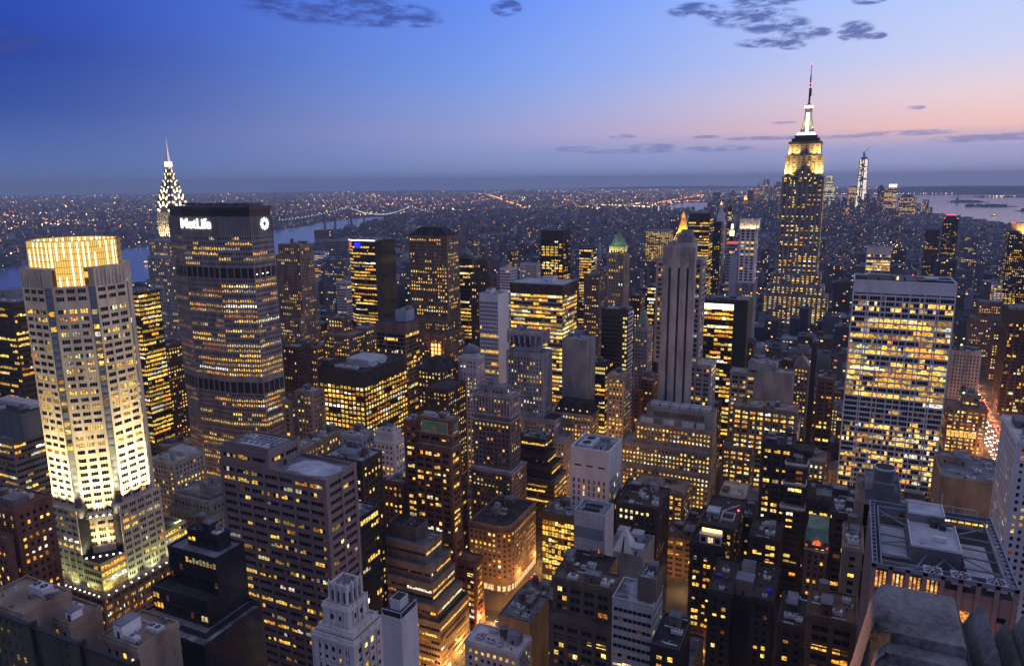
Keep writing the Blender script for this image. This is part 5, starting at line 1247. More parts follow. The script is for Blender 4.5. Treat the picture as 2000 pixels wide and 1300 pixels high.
def golden_lantern():
    rng = random.Random('lantern'); cx, cy = -360, 245; org = (cx, cy, 0)
    root = thing('office_tower', 'octagonal granite tower with a golden glass lantern top and floodlit shaft', 'skyscraper', org)
    FOOT.append((-392, -328, 213, 277, 239))
    h, s, g = 24, 8.6, 3.2          # half width, half of a square face, glass notch
    def octo(h, s, gg):             # square face ends, then glass notch, then diagonal face
        k = gg / math.sqrt(2) if 0 else gg
        P = []
        for q in range(4):
            a = [(-s, -h), (s, -h), (s + k * .75, -h + k * .65), (h - k * .65, -s - k * .75)]
            for x, y in a:
                for _ in range(q): x, y = -y, x
                P.append((cx + x, cy + y))
        return P
    P = octo(h, s, g)
    # order: N face, notch, diagonal(N-W), notch, W face ... ; x to the right is west
    mb = MB(); wins = []; gl = MB(); gw = []; ck = MB()
    names = ['lantern3', 'glass', 'lantern3', 'glass', 'lantern3', 'glass', 0, 0, 0, 0, 0, 0, 0, 0, 'lantern3', 'glass']
    def run(z0, z1, lit, over=None, skip=()):
        for i, nm in enumerate(names):
            if not nm or i in skip: continue
            p, q = P[i], P[(i + 1) % 16]; L = math.hypot(q[0] - p[0], q[1] - p[1]); F = Face(p[0], p[1], (q[0] - p[0]) / L, (q[1] - p[1]) / L, L)
            if nm == 'glass': facade(gl, gw, F, z0, z1, 'glass', lit, rng, 0, over=dict(wh=2.3, fh=3.75, glass=2))
            else: facade(mb, wins, F, z0, z1, nm, lit, rng, 0, over=over)
        co = [(cx + (x - cx) * .975, cy + (y - cy) * .975) for x, y in P]; mb.prism(co, z0, z1)
    run(75, 101, .05); run(101, 128, .03); run(128, 140, .35); run(140, 205, .42); run(205, 215, 0)
    # blocks of the four square faces rising beside the lantern
    for q in range(4):
        x0, x1, y0, y1 = ((cx - s, cx + s, cy - h, cy - h + 5), (cx + h - 5, cx + h, cy - s, cy + s), (cx - s, cx + s, cy + h - 5, cy + h), (cx - h, cx - h + 5, cy - s, cy + s))[q]
        mb.box(x0 + .3, x1 - .3, y0 + .3, y1 - .3, 215, 224)
        F = Face(x0, y0, 1, 0, x1 - x0) if q in (0, 2) else Face(x1, y0, 0, 1, y1 - y0)
        if q < 2:
            for k in range(9): F.box(mb, k * (F.w - .7) / 8, k * (F.w - .7) / 8 + .7, 0, .4, 215, 224)
            F.box(mb, 0, F.w, .1, .35, 223, 224.3)
    # the wider stage below with its notched corners (101 down to 57)
    hx = 26.5
    for x0, x1, y0, y1 in ((cx - s - 3, cx + s + 3, cy - hx, cy - hx + 12), (cx + hx - 12, cx + hx, cy - s - 3, cy + s + 3), (cx - hx, cx - hx + 12, cy - s - 3, cy + s + 3), (cx - s - 3, cx + s + 3, cy + hx - 12, cy + hx)):
        pass
    for F, dd in ((Face(cx - s - 4, cy - hx, 1, 0, 2 * s + 8), 8), (Face(cx + hx, cy - s - 4, 0, 1, 2 * s + 8), 8)):
        facade(mb, wins, F, 57, 101, 'lantern3', .12, rng, 0)
        F.box(mb, .2, F.w - .2, .35, dd, 57, 101)
        F.box(mb, -.3, F.w + .3, -.4, 0, 100.4, 101.4)
        e = F.w - .2 if F.d[0] > .5 else .05
        F.box(ck, e, e + .15, .4, dd, 57, 101)
    mb.build('wall', 'cream_granite', root, org); gl.build('glass_corner', 'greymetal', root, org); ck.build('stage_corner', 'blackglass', root, org)
    # podium with greenish lit glass storeys
    mb = MB(); X0, X1, Y0, Y1 = cx - 27, cx + 26, cy - 26.5, cy + 27
    w2 = []
    for z0, z1, lt, st in ((57, 75, .45, 'glass'),):
        facade(mb, w2, Face(X0, Y0, 1, 0, X1 - X0), z0, z1, st, lt, rng); facade(mb, w2, Face(X1, Y0 + .15, 0, 1, Y1 - Y0), z0, z1, st, .55, rng)
        mb.box(X0, X1 - .15, Y0 + .15, Y1, z0, z1)
    mb.build('podium', 'limestone', root, org)
    mb = MB(); X0 -= 2.5; X1 += 2.5; Y0 -= 2.5
    facade(mb, wins, Face(X0, Y0, 1, 0, X1 - X0), 0, 57, 'lantern3', .3, rng); facade(mb, wins, Face(X1, Y0 + .35, 0, 1, Y1 - Y0), 0, 57, 'lantern3', .4, rng)
    mb.box(X0, X1 - .35, Y0 + .35, Y1, 0, 57); mb.box(X0 - .6, X1 + .6, Y0 - .6, Y1, 56.6, 57.4)
    mb.build('base', 'limebrown', root, org)
    place_windows(root, org, wins + gw + w2, thr=4.5)
    b = MB(); b.box(cx - 26.6, cx + 25.6, cy - 26, cy + 26, 75.02, 75.1); b.build('terrace', 'tar', root, org)
    # lantern: an open glass drum
    PG = octo(19.6, 8.2, 2.0)
    tube = MB(); pane = MB(); mul = MB()
    for i in range(16):
        p, q = PG[i], PG[(i + 1) % 16]; L = math.hypot(q[0] - p[0], q[1] - p[1]); F = Face(p[0], p[1], (q[0] - p[0]) / L, (q[1] - p[1]) / L, L)
        zb = 215 if i % 4 == 2 else 224.2
        F.box(pane, 0, L, .5, .62, zb, 237)
        n_ = max(1, round(L / 3.1))
        for k in range(n_):
            a = (k + .5) * L / n_
            zz = zb
            while zz < 236.5:
                ht = rng.choice((5, 7.5, 9)); 
                if rng.random() < .93: F.box(tube, a - .32, a + .32, .3, .5, zz + .2, min(236.7, zz + ht) - .2); F.box(tube, a - .4, a + .4, .62, .8, max(zz, 226) + .2, min(236.8, zz + ht) - .1) if zz + ht > 227 else None
                zz += ht
        m_ = max(1, round(L / 1.03))
        for k in range(m_ + 1): F.box(mul, k * L / m_ - .06, k * L / m_ + .06, 0, .14, zb, 237.3); F.box(mul, k * L / m_ - .09, k * L / m_ + .09, .82, .95, max(zb, 226), 237.2)
        zz = zb
        while zz < 237.4: F.box(mul, 0, L, -.02, .12, zz - .1, zz + .1); zz += (237.2 - zb) / (4 if zb > 220 else 7)
    pane.build('lantern_glass', 'crown_glow', root, org); tube.build('light_tube', 'crown_tube', root, org)['kind'] = 'stuff'; mul.build('lantern_frame', 'limebrown', root, org)
    b = MB(); b.prism([(cx + (x - cx) * .95, cy + (y - cy) * .95) for x, y in PG], 222, 223); b.build('roof', 'roof', root, org)
    # floodlights on the ledges
    WHT = (1, .80, .38)
    for k in range(3):
        a = cx - s + 2 + k * (2 * s - 4) / 2; flood('shaft_floodlight', (a, cy - hx - 1.6, 101.6), (a, cy - h + 4, 150), 70000, WHT, 1.2, 80)
        c = cy - s + 2 + k * (2 * s - 4) / 2; flood('shaft_floodlight', (cx + hx + 1.6, c, 101.6), (cx + h - 4, c, 150), 90000, WHT, 1.2, 80)
    for k in range(3):
        a = cx - s + 2 + k * (2 * s - 4) / 2; flood('high_floodlight', (a, cy - hx - 2.4, 102), (a, cy - h + .5, 160), 330000, WHT, 1.2, 34)
        c = cy - s + 2 + k * (2 * s - 4) / 2; flood('high_floodlight', (cx + hx + 2.4, c, 102), (cx + h - .5, c, 160), 400000, WHT, 1.2, 34)
        q = (cx + 15.5 + .7071 * 6 + (k - 1) * 4.2, cy - 15.5 - .7071 * 6 + (k - 1) * 4.2); flood('high_floodlight', (q[0], q[1], 96), (q[0] - 4.2, q[1] + 4.2, 150), 300000, WHT, 1.2, 34)
    dg = (cx + 15.5, cy - 15.5); nx, ny = .7071, -.7071
    pts = []
    for k in range(6):
        t = (k - 2.5) * 3.1; p = (dg[0] + nx * 6.5 + t * .7071, dg[1] + ny * 6.5 + t * .7071)
        pts.append((p[0], p[1], 75.2))
        if k % 2 == 0: flood('shaft_floodlight', (p[0], p[1], 76), (dg[0] + t * .7071, dg[1] + t * .7071, 112), 17000, WHT, 1.6, 100)
    lamp_part(root, org, pts, 'lamp_white', .42)
    b = MB(); F = Face(dg[0] - 9 * .7071 + nx * 2, dg[1] - 9 * .7071 + ny * 2, .7071, .7071, 18); F.box(b, 0, 18, -.4, 1.2, 94.7, 95.3); b.build('ledge', 'palestone2', root, org)
    lamp_part(root, org, [(F.pt(1.5 + k * 3, -.2, 0)[0], F.pt(1.5 + k * 3, -.2, 0)[1], 95.5) for k in range(6)], 'lamp_white', .45)
    for k in (0, 2.5, 5): q = F.pt(1.5 + k * 3, -2.4, 0); flood('shaft_floodlight', (q[0], q[1], 96), (q[0] - nx * 5, q[1] - ny * 5, 135), 30000, WHT, 1.2, 80)
    pts = [(X0 + 2 + k * 3.7, Y0 + .9, 57.4) for k in range(15)] + [(X1 - .9, Y0 + 4 + k * 4.4, 57.4) for k in range(12)]
    lamp_part(root, org, pts, 'lamp_white', .36)
    for k in range(4): flood('podium_floodlight', (X0 + 6 + k * 14, Y0 - 2.2, 57.6), (X0 + 6 + k * 14, Y0 + 3, 72), 5200, (.85, 1, .45), 1, 110)
    for k in range(4): flood('podium_floodlight', (X1 + 2.2, Y0 + 6 + k * 13, 57.6), (X1 - 3, Y0 + 6 + k * 13, 72), 5200, (.85, 1, .45), 1, 110)
    for px_, py_ in ((cx - 24, cy - 24), (cx + 23.5, cy + 22)): lamp_part(root, org, [(px_, py_ + i * 1.6, 75.2) for i in range(3)], 'lamp_green', .45); glow((px_, py_, 78), 900, (.95, 1, .6), .4)

def needle_tower():
    rng = random.Random('needle'); cx, cy = -662, 565; org = (cx, cy, 0)
    root = thing('office_tower', 'slender tower with a tapering crown of lit arches and a steel needle spire', 'skyscraper', org)
    FOOT.append((cx - 24, cx + 22, cy - 20, cy + 20, 313))
    mb = MB(); wins = []
    for x0, x1, y0, y1, z0, z1, st, lt in ((cx - 22, cx + 20, cy - 21, cy + 19, 0, 190, 'punch', .16), (cx - 20, cx + 18, cy - 19, cy + 17, 190, 207, 'punch', .3), (cx - 11.5, cx + 11.5, cy - 11.5, cy + 11.5, 207, 236, 'slit', .12)):
        solid_tier(mb, wins, (x0, x1, y0, y1, z0, z1), 0, st, lt, rng, ['W'])
    mb.build('wall', 'palestone', root, org); place_windows(root, org, wins)
    prof = [(236, 10.6), (244, 9.6), (251, 8.0), (258, 6.2), (265, 4.7), (272, 3.3), (279, 2.5), (288, 1.6), (298, .8), (313.5, .1)]
    b = MB()
    for (z0, r0), (z1, r1) in zip(prof[:-1], prof[1:]):
        b.prism([(cx - r0, cy - r0), (cx + r0, cy - r0), (cx + r0, cy + r0), (cx - r0, cy + r0)], z0, z1, 0, [(cx - r1, cy - r1), (cx + r1, cy - r1), (cx + r1, cy + r1), (cx - r1, cy + r1)])
    b.build('spire', 'steel', root, org)
    tri = MB(); arch = MB()
    for lev, (zc, rw, rh) in enumerate(((235, 11.3, 13), (243, 10.4, 12.5), (250.5, 8.9, 11.5), (257.5, 7.0, 10.5), (264.5, 5.3, 9.5), (272, 3.8, 9))):
        for q in range(4):
            def W(u, d, z):
                x, y = u, -d
                for _ in range(q): x, y = -y, x
                return (cx + x, cy + y, z)
            d0 = rw
            n_ = 16; i = len(arch.v); ring = []
            for t in range(n_ + 1): ring.append((rw * math.cos(math.pi * t / n_), zc + rh * math.sin(math.pi * t / n_)))
            arch.v += [W(u, d0, z) for u, z in ring] + [W(u, rw * .2, z) for u, z in ring]; m_ = n_ + 1
            arch.f.append(tuple(range(i, i + m_))); arch.f += [(i + k, i + k + 1, i + m_ + k + 1, i + m_ + k) for k in range(n_)]
            arch.m += [0] * (n_ + 1); arch.c += [None] * (n_ + 1)
            nt = 5 if lev < 3 else 3
            for t in range(nt):
                a = math.pi * (t + .5) / nt; r1, r2 = .56, .93
                u1, z1 = rw * r1 * math.cos(a), zc + rh * r1 * math.sin(a); u2, z2 = rw * r2 * math.cos(a), zc + rh * r2 * math.sin(a)
                ww = rw * .10 + .35; tx, tz = -math.sin(a), math.cos(a)
                tri.quad([W(u1 - tx * ww, d0 + .25, z1 - tz * ww), W(u1 + tx * ww, d0 + .25, z1 + tz * ww), W(u2 + tx * ww * .5, d0 + .25, z2 + tz * ww * .5), W(u2 - tx * ww * .5, d0 + .25, z2 - tz * ww * .5)])
    arch.build('crown_arch', 'crown_steel', root, org); tri.build('arch_light', 'arch_glow', root, org)['kind'] = 'stuff'
    b = MB()
    for q in (-1, 1): b.box(cx + q * 1.3 - .7, cx + q * 1.3 + .7, cy - 3.2, cy - 2.9, 283, 288); b.box(cx + 2.9, cx + 3.2, cy + q * 1.3 - .7, cy + q * 1.3 + .7, 283, 288)
    b.build('arch_light', 'arch_glow', root, org)
    for px_, py_, tx, ty in ((cx - 5, cy - 17, cx - 5, cy - 11), (cx + 6, cy - 17, cx + 6, cy - 11), (cx + 16, cy, cx + 11, cy)): flood('shaft_floodlight', (px_, py_, 207), (tx, ty, 226), 52000, (1, .78, .36), 2, 110)

def gold_crown_tower():
    rng = random.Random('great'); cx, cy = -76, 1292; org = (cx, cy, 0)
    root = thing('office_tower', 'tallest art deco skyscraper with floodlit golden upper tiers and an antenna mast', 'skyscraper', org)
    FOOT.append((cx - 66, cx + 66, cy - 30, cy + 30, 440))
    mb = MB(); wins = []
    st = dict(p=7.0, k=2, w=1.75, fh=3.75, wh=2.1, r=.8, mg=1.2, top=1.0)
    tiers = [(-64.5, 64.5, -29, 28, 0, 26), (-50, 50, -28, 27, 26, 76), (-45, 43, -27.5, 26, 76, 92), (-38, 37, -27, 25, 92, 112), (-31, 31, -26, 24, 112, 268), (-28, 27, -25, 23, 268, 300), (-24, 23, -23, 21, 300, 318)]
    for a, b_, c, d, z0, z1 in tiers:
        lt = .66 if z1 <= 92 else (.4 if z1 < 120 else .34)
        if z1 > 268: lt = .12
        def fn(f, z, col, r_):
            if 112 < z < 268:
                pr = .62 if z < 190 else (.34 if z < 245 else .5)
                return col if r_.random() < pr + .25 else None
            return col
        F = Face(cx + a, cy + c, 1, 0, b_ - a)
        facade(mb, wins, F, z0, z1, 'pairs', lt, rng, 0, over=dict(st, run=.45, rowvar=1 if 112 <= z0 < 200 else 0), litfn=fn, detail=True)
        # strong vertical piers
        n_ = int((b_ - a - 2.4) / 7.0)
        for k in range(n_ + 1): F.box(mb, min(F.w - 1.1, max(0, 1.2 + k * (F.w - 2.4) / n_ - .55)), max(1.1, min(F.w, 1.2 + k * (F.w - 2.4) / n_ + .55)), -.55, .8, z0, z1 + .4)
        FW = Face(cx + b_, cy + c + .9, 0, 1, d - c - .9); facade(mb, wins, FW, z0, z1, 'pairs', lt, rng, 0, over=st)
        mb.box(cx + a, cx + b_ - .9, cy + c + .9, cy + d, z0, z1)
        if z1 > 200:       # raised corner wings
            pass
    mb.build('wall', 'limestone' if 0 else 'greystone', root, org); place_windows(root, org, wins)
    b = MB()
    for a, b_, c, d, z0, z1 in ((-25, 24, -24, 22, 318, 322), (-21, 20, -20, 18, 322, 327), (-17, 16, -16, 14, 327, 332)): b.prism([(cx + a, cy + c), (cx + b_, cy + c), (cx + b_, cy + d), (cx + a, cy + d)], z0, z1)
    b.build('observatory_deck', 'dark', root, org)
    b = MB(); b.box(cx - 15, cx + 14, cy - 14.6, cy - 14, 332.2, 334.2); b.box(cx - 13, cx + 12, cy - 13, cy - 12.4, 335, 336.4); b.build('lit_ledge', 'sign_white', root, org)
    b = MB()
    for z0, z1, r0, r1 in ((332, 340, 10.5, 8), (340, 348, 8, 6), (348, 368, 6, 5), (368, 374, 5.4, 5.2)): b.prism([(cx - r0, cy - r0), (cx + r0, cy - r0), (cx + r0, cy + r0), (cx - r0, cy + r0)], z0, z1, 0, [(cx - r1, cy - r1), (cx + r1, cy - r1), (cx + r1, cy + r1), (cx - r1, cy + r1)])
    for s_ in (-1, 1):
        b.prism([(cx + s_ * 10 - 1, cy - 9), (cx + s_ * 10 + 1, cy - 9), (cx + s_ * 10 + 1, cy + 9), (cx + s_ * 10 - 1, cy + 9)], 334, 360, 0, [(cx + s_ * 5 - .6, cy - 5), (cx + s_ * 5 + .6, cy - 5), (cx + s_ * 5 + .6, cy + 5), (cx + s_ * 5 - .6, cy + 5)])
    b.build('mooring_mast', 'palestone', root, org)
    b = MB(); b.prism([(cx - 2.4, cy - 9.2), (cx + 2.0, cy - 9.2), (cx + 2.0, cy - 8), (cx - 2.4, cy - 8)], 337, 350, 0, [(cx - 2.2, cy - 6.6), (cx + 2.0, cy - 6.6), (cx + 2, cy - 6), (cx - 2.2, cy - 6)]); b.box(cx - 2.2, cx + 2, cy - 6.6, cy - 6.0, 350, 367); b.build('lit_mast_window', 'sign_white', root, org)
    b = MB(); b.cyl(cx, cy, 6.4, 374, 378, 16, 1); b.cyl(cx, cy, 5.6, 378, 381, 16, 0, 2); b.build('mast_cap', ['darkmetal', 'sign_white'], root, org)
    lamp_part(root, org, [(cx - 5, cy - 5, 381), (cx, cy - 6, 372), (cx + 5, cy - 5, 381)], 'lamp_red', 1.0, 'beacon')
    b = MB(); b.tube((cx, cy, 379), (cx, cy, 404), 1.5); b.tube((cx, cy, 404), (cx, cy, 424), 1.0); b.tube((cx, cy, 424), (cx, cy, 440), .5)
    b.box(cx - .5, cx + 2.6, cy - .5, cy + .5, 392, 404); b.tube((cx - 5, cy, 374), (cx - 6, cy, 384), .2); b.tube((cx + 5, cy, 374), (cx + 6, cy, 384), .2)
    for k in range(8): b.box(cx - 1.5, cx + 1.5, cy - 1.5, cy + 1.5, 383 + k * 5, 383.5 + k * 5)
    b.build('antenna', 'darkmetal', root, org)
    lamp_part(root, org, [(cx, cy, 440), (cx, cy - 1.2, 411), (cx, cy - 1.6, 405.6)], 'lamp_red', 1.0, 'beacon')
    G = (1, .60, .13)
    for a, y, z0, tz, pw in ((-27, -31, 268.5, 292, 1.5e5), (-19, -31, 268.5, 292, 1.5e5), (20, -31, 268.5, 292, 1.5e5), (27, -31, 268.5, 292, 1.5e5), (-22, -28, 300.5, 313, .7e5), (-12, -28, 300.5, 313, .5e5), (13, -28, 300.5, 313, .5e5), (21, -28, 300.5, 313, .7e5)):
        flood('tier_floodlight', (cx + a, cy + y, z0), (cx + a, cy + y + 6, tz), pw, G, 2, 100)
    for c in (-18, 0, 16): flood('tier_floodlight', (cx + 33, cy + c, 268.5), (cx + 27, cy + c, 290), 1.2e5, G, 2, 100)
    for a in (-8, 8): flood('mast_floodlight', (cx + a, cy - 16, 333), (cx + a * .4, cy - 6, 350), 4.5e4, (1, .88, .35), 1, 60)
    b = MB()
    for x0, x1, zz in ((cx - 31, cx + 31, 268), (cx - 28, cx + 27, 300)): b.box(x0 - 1, x1 + 1, cy - 31.5, cy - 25, zz - .8, zz)
    b.build('setback', 'palestone', root, org)

def grid_slab():
    rng = random.Random('grid'); x0, x1, y0, y1 = 4.5, 67.0, 560, 598; org = ((x0 + x1) / 2, (y0 + y1) / 2, 0)
    root = thing('office_slab', 'white travertine grid slab with seven bays of amber lit floors', 'high rise', org)
    FOOT.append((x0, x1, y0, y1, 194))
    mb = MB(); wins = []
    F = Face(x0, y0, 1, 0, x1 - x0)
    def fn(f, z, col, r_):
        if z > 168: return col if r_.random() < .55 else None
        if z < 100: return col if r_.random() < .7 else None
        return col
    facade(mb, wins, F, 0, 193, 'bays', .66, rng, litfn=fn)
    for k in range(8): a = .35 + k * (F.w - .7) / 7; F.box(mb, a - .33, a + .33, -.35, .7, 0, 193)
    FE = Face(x0, y1, 0, -1, y1 - y0 - .7); facade(mb, wins, FE, 0, 193, 'bays', .5, rng)
    mb.box(x0 + .7, x1, y0 + .7, y1, 0, 193)
    mb.build('wall', 'palewhite', root, org); place_windows(root, org, wins, thr=3.4)
    b = MB(); F.box(b, .4, F.w - .4, -.06, .1, 184.6, 185.4); b.build('slot', 'black', root, org)
    roof_deck(root, org, x0, x1, y0, y1, 193, 'palewhite', 'tar', 1.2, .6)
    bulkhead(root, org, x0 + 9, x0 + 24, y0 + 10, y0 + 20, 193, 3.4, 'greystone'); bulkhead(root, org, x0 + 26, x0 + 40, y0 + 14, y0 + 26, 193, 2.4, 'snow')
    b = MB(); b.cyl(x0 + 48, y0 + 12, 4.5, 193, 196.2, 18); b.build('cooling_tower', 'unit', root, org)
    b = MB(); b.box(x0 + 40, x1 - 2, y0 + 4, y0 + 9, 193.1, 195.2); b.build('roof_plant', 'black', root, org)
    b = MB(); b.box(x0 + 26.6, x0 + 27.6, y0 + 3, y0 + 3.4, 195, 197); b.build('roof_lamp', 'lamp_amber', root, org)

def truss_block():
    rng = random.Random('truss'); x0, x1, y0, y1, z = 12.4, 47.0, 211, 256, 158; org = ((x0 + x1) / 2, (y0 + y1) / 2, 0)
    root = thing('office_tower', 'near tower with open blue steel roof trusses, a pale machine house and three cooling fans', 'skyscraper', org)
    FOOT.append((x0, x1, y0, y1, z + 1))
    mb = MB(); mb.box(x0 + .5, x1 - .5, y0 + .8, y1 - .5, 0, z - 4.2); F = Face(x0, y0, 1, 0, x1 - x0)
    n_ = 8
    for k in range(n_ + 1):
        a = k * (F.w - 1.1) / n_; F.box(mb, a, a + 1.1, 0, .8, 0, z - .2)
        if k < n_:
            b1 = (k + .62) * (F.w - 1.1) / n_
            F.box(mb, a + 1.1, b1, .15, .8, z - 11 - (k % 3) * 2.2, z - 8.6 - (k % 3) * 2.2); F.box(mb, b1 - .9, b1, .05, .8, z - 40, z - 11 - (k % 3) * 2.2)
    FE = Face(x0, y1, 0, -1, y1 - y0 - .8)
    wins = []; facade(mb, wins, FE, 0, z - 4.2, 'slit', .12, rng)
    mb.build('wall', 'pink', root, org)
    w2 = []
    for k in range(n_):
        a = k * (F.w - 1.1) / n_ + 1.2
        for i in range(5):
            if i == 0 and k < 4:
                for j in range(3): wins.append((F, a + j * 1.0, a + j * 1.0 + .55, .7, z - 7.4, z - 2.4, (1, .42, .09) if rng.random() < .8 else (1, .75, .3), 1))
            else: wins.append((F, a, a + 2.2, .7, z - 13.5 - i * 6, z - 9.5 - i * 6, None if rng.random() < .75 else (.8, .32, .06), 1))
    place_windows(root, org, wins)
    # roof frame: sunken deck, perimeter walkway with ladders of brackets, beams and braces
    b = MB(); b.box(x0 + .8, x1 - .8, y0 + 1.2, y1 - .8, z - 4.2, z - 4.1); b.build('roof', 'tar', root, org)
    for q4 in ((x0 + 3.2, x0 + 10, y0 + 14, y1 - 10), (x1 - 10, x1 - 3.4, y0 + 10, y1 - 14)): b = MB(); b.box(*q4, z - 4.05, z - 3.9); b.build('snow_patch', 'snow', root, org)
    fr = MB()
    for a, c, e, f in ((x0, x1, y0, y0 + .35), (x0, x1, y1 - .35, y1), (x0, x0 + .35, y0 + .35, y1 - .35), (x1 - .35, x1, y0 + .35, y1 - .35)): fr.box(a, c, e, f, z - 1.2, z)
    for a, c, e, f in ((x0 + 2.6, x1 - 2.6, y0 + 3.8, y0 + 4.2), (x0 + 2.6, x1 - 2.6, y1 - 3, y1 - 2.6), (x0 + 2.3, x0 + 2.6, y0 + .4, y1 - 2.6), (x1 - 2.6, x1 - 2.3, y0 + .4, y1 - 2.6)): fr.box(a, c, e, f, z - 1.4, z - .5)
    for a, c, e, f in ((x0 + 1.3, x0 + 1.5, y0 + 1, y1 - 1), (x1 - 1.5, x1 - 1.3, y0 + 1, y1 - 1)): fr.box(a, c, e, f, z - .9, z - .4)
    fr.build('roof_frame', 'truss_steel', root, org)
    for k in range(17):
        y = y0 + 1.6 + k * 2.55
        for xa in (x0 + .4, x1 - 1.3): b = MB(); b.box(xa, xa + .9, y, y + .5, z - .9, z - .3); b.build('walkway_bracket', 'truss_steel', root, org)
    mx0, mx1, my0, my1 = x0 + 10.2, x1 - 11.6, y0 + 12.5, y1 - 6
    for k, y in enumerate((y0 + 9, y0 + 16, y0 + 22, y0 + 29, y0 + 36)):
        b = MB(); b.tube((x0 + 2.6, y, z - 1), (mx0, y - .5, z - 1), .28); b.build('beam', 'greymetal', root, org)
        b = MB(); b.tube((mx1, y, z - 1), (x1 - 2.6, y - .5, z - 1), .28); b.build('beam', 'greymetal', root, org)
    for p, q in (((x0 + 2.6, y0 + 16.5), (mx0, y0 + 20)), ((x0 + 2.8, y0 + 40), (mx0, y0 + 31)), ((mx1, y0 + 16), (x1 - 2.6, y0 + 7)), ((mx1, y0 + 30), (x1 - 2.6, y0 + 38)), ((mx0 + 4, my0), (mx0 + 1, y0 + 4)), ((mx0 + 8, my0), (mx0 + 12, y0 + 4)), ((mx1 - 4, my0), (mx1 - 8, y0 + 4)), ((x0 + 13, y0 + 4), (x0 + 11, y0 + .4)), ((x0 + 19, y0 + 4), (x0 + 18.6, y0 + .4)), ((x0 + 24, y0 + 4), (x0 + 27, y0 + .4)), ((x0 + 4, y0 + 1), (x0 + 12, y0 + 4))):
        b = MB(); b.tube((p[0], p[1], z - 1.1), (q[0], q[1], z - 1.1), .24); b.build('brace', 'truss_steel', root, org)
    b = MB(); b.box(mx0, mx1, my0, my1 - 9, z - 4.2, z + 1.2, 0); b.box(mx0, mx0 + 10, my1 - 9, my1, z - 4.2, z + 3.8, 0); b.build('machine_house', 'greymetal', root, org)
    b = MB(); b.box(mx0 + .3, mx1 - .3, my0 + .3, my1 - 9.1, z + 1.2, z + 1.3); b.box(mx0 + .4, mx0 + 9.6, my1 - 8.6, my1 - .4, z + 3.8, z + 3.9); b.build('machine_house_roof', 'snow', root, org)
    b = MB()
    for a, c, e, f, zz in ((mx0, mx1, my0, my0 + .3, z + 1.2), (mx1 - .3, mx1, my0 + .3, my1 - 9, z + 1.2), (mx0, mx0 + .3, my0 + .3, my1 - 9, z + 1.2), (mx0, mx0 + 10, my1 - 9, my1 - 8.7, z + 3.8), (mx0, mx0 + 10, my1 - .4, my1, z + 3.8), (mx0 + 9.7, mx0 + 10, my1 - 8.7, my1 - .4, z + 3.8)): b.box(a, c, e, f, zz, zz + .7)
    b.build('parapet', 'white', root, org)
    b = MB(); b.box(mx0 + 6, mx0 + 9.4, my0 + 5, my0 + 6.6, z + 1.4, z + 2.8); b.build('roof_unit', 'unit', root, org)
    b = MB(); b.box(mx0 + 2.5, mx0 + 3.3, my0 + 2, my0 + 2.8, z + 1.3, z + 1.9); b.box(mx0 + 10.6, mx0 + 11.8, my1 - 12, my1 - 11, z + 1.3, z + 2.1); b.build('vent', 'snow', root, org)
    b = MB(); b.cyl(mx0 + 7, my1 - 11, 1.2, z + 1.3, z + 3.4, 9); b.cyl(mx0 + 9.2, my1 - 12, 1.0, z + 1.3, z + 3, 9); b.build('duct', 'darkmetal', root, org)
    for a in (x0 + 12.8, x0 + 19.4, x0 + 27.6):
        b = MB(); b.box(a, a + 4.6, y0 + .6, y0 + 5.2, z - 2.2, z - .35, 0); b.build('fan_housing', 'snow', root, org)
        fan = MB(); fan.cyl(a + 2.3, y0 + 3.0, 2.0, z - .35, z - .30, 20, 1); fan.cyl(a + 2.3, y0 + 3.0, .4, z - .30, z - .1, 10, 0)
        for q in range(9):
            t = q * 2 * math.pi / 9; c_, s_ = math.cos(t), math.sin(t)
            fan.quad([(a + 2.3 + .4 * c_, y0 + 3 + .4 * s_, z - .2), (a + 2.3 + 1.85 * c_ - .22 * s_, y0 + 3 + 1.85 * s_ + .22 * c_, z - .22), (a + 2.3 + 1.85 * c_ + .22 * s_, y0 + 3 + 1.85 * s_ - .22 * c_, z - .14)], 0)
        fan.build('fan', ['unit', 'fan'], root, org)
    b = MB(); b.tube((x1 - 14, y1 - 1, z + 2.2), (x1 - 4, y1 - 1, z + 2.2), .12)
    for q in range(4): b.tube((x1 - 14 + q * 3.3, y1 - 1, z), (x1 - 14 + q * 3.3, y1 - 1, z + (2.2 if q else 6)), .12)
    b.build('railing', 'unit', root, org)
    for k in range(5): flood('wall_floodlight', (x0 + 3 + k * 7, y0 - 7, z - 22), (x0 + 3 + k * 7, y0, z - 7), 800, (1, .42, .14), 1, 90)

broad_slab(); golden_lantern(); needle_tower(); gold_crown_tower(); grid_slab(); truss_block()

# ------------------------------------------------------------------ ground, streets and water
def water_mat():
    m, n, l = new_mat('water')
    out = n.new('ShaderNodeOutputMaterial'); p = n.new('ShaderNodeBsdfPrincipled'); l.new(p.outputs[0], out.inputs[0])
    p.inputs['Base Color'].default_value = (.16, .21, .34, 1); p.inputs['Roughness'].default_value = .15; p.inputs['IOR'].default_value = 1.7
    g = n.new('ShaderNodeNewGeometry'); t = n.new('ShaderNodeTexNoise'); t.inputs['Scale'].default_value = .012; t.inputs['Detail'].default_value = 8; l.new(g.outputs['Position'], t.inputs['Vector'])
    b = n.new('ShaderNodeBump'); b.inputs['Strength'].default_value = .12; b.inputs['Distance'].default_value = 3; l.new(t.outputs[0], b.inputs['Height']); l.new(b.outputs[0], p.inputs['Normal'])
water_mat()
wall_mat('land', (.07, .07, .075), var=.6)
wall_mat('hill', (.05, .055, .06), var=.5)
b = MB(); n_ = 96
b.quad([(28900 * math.cos(2 * math.pi * k / n_), 28900 * math.sin(2 * math.pi * k / n_), 0) for k in range(n_)])
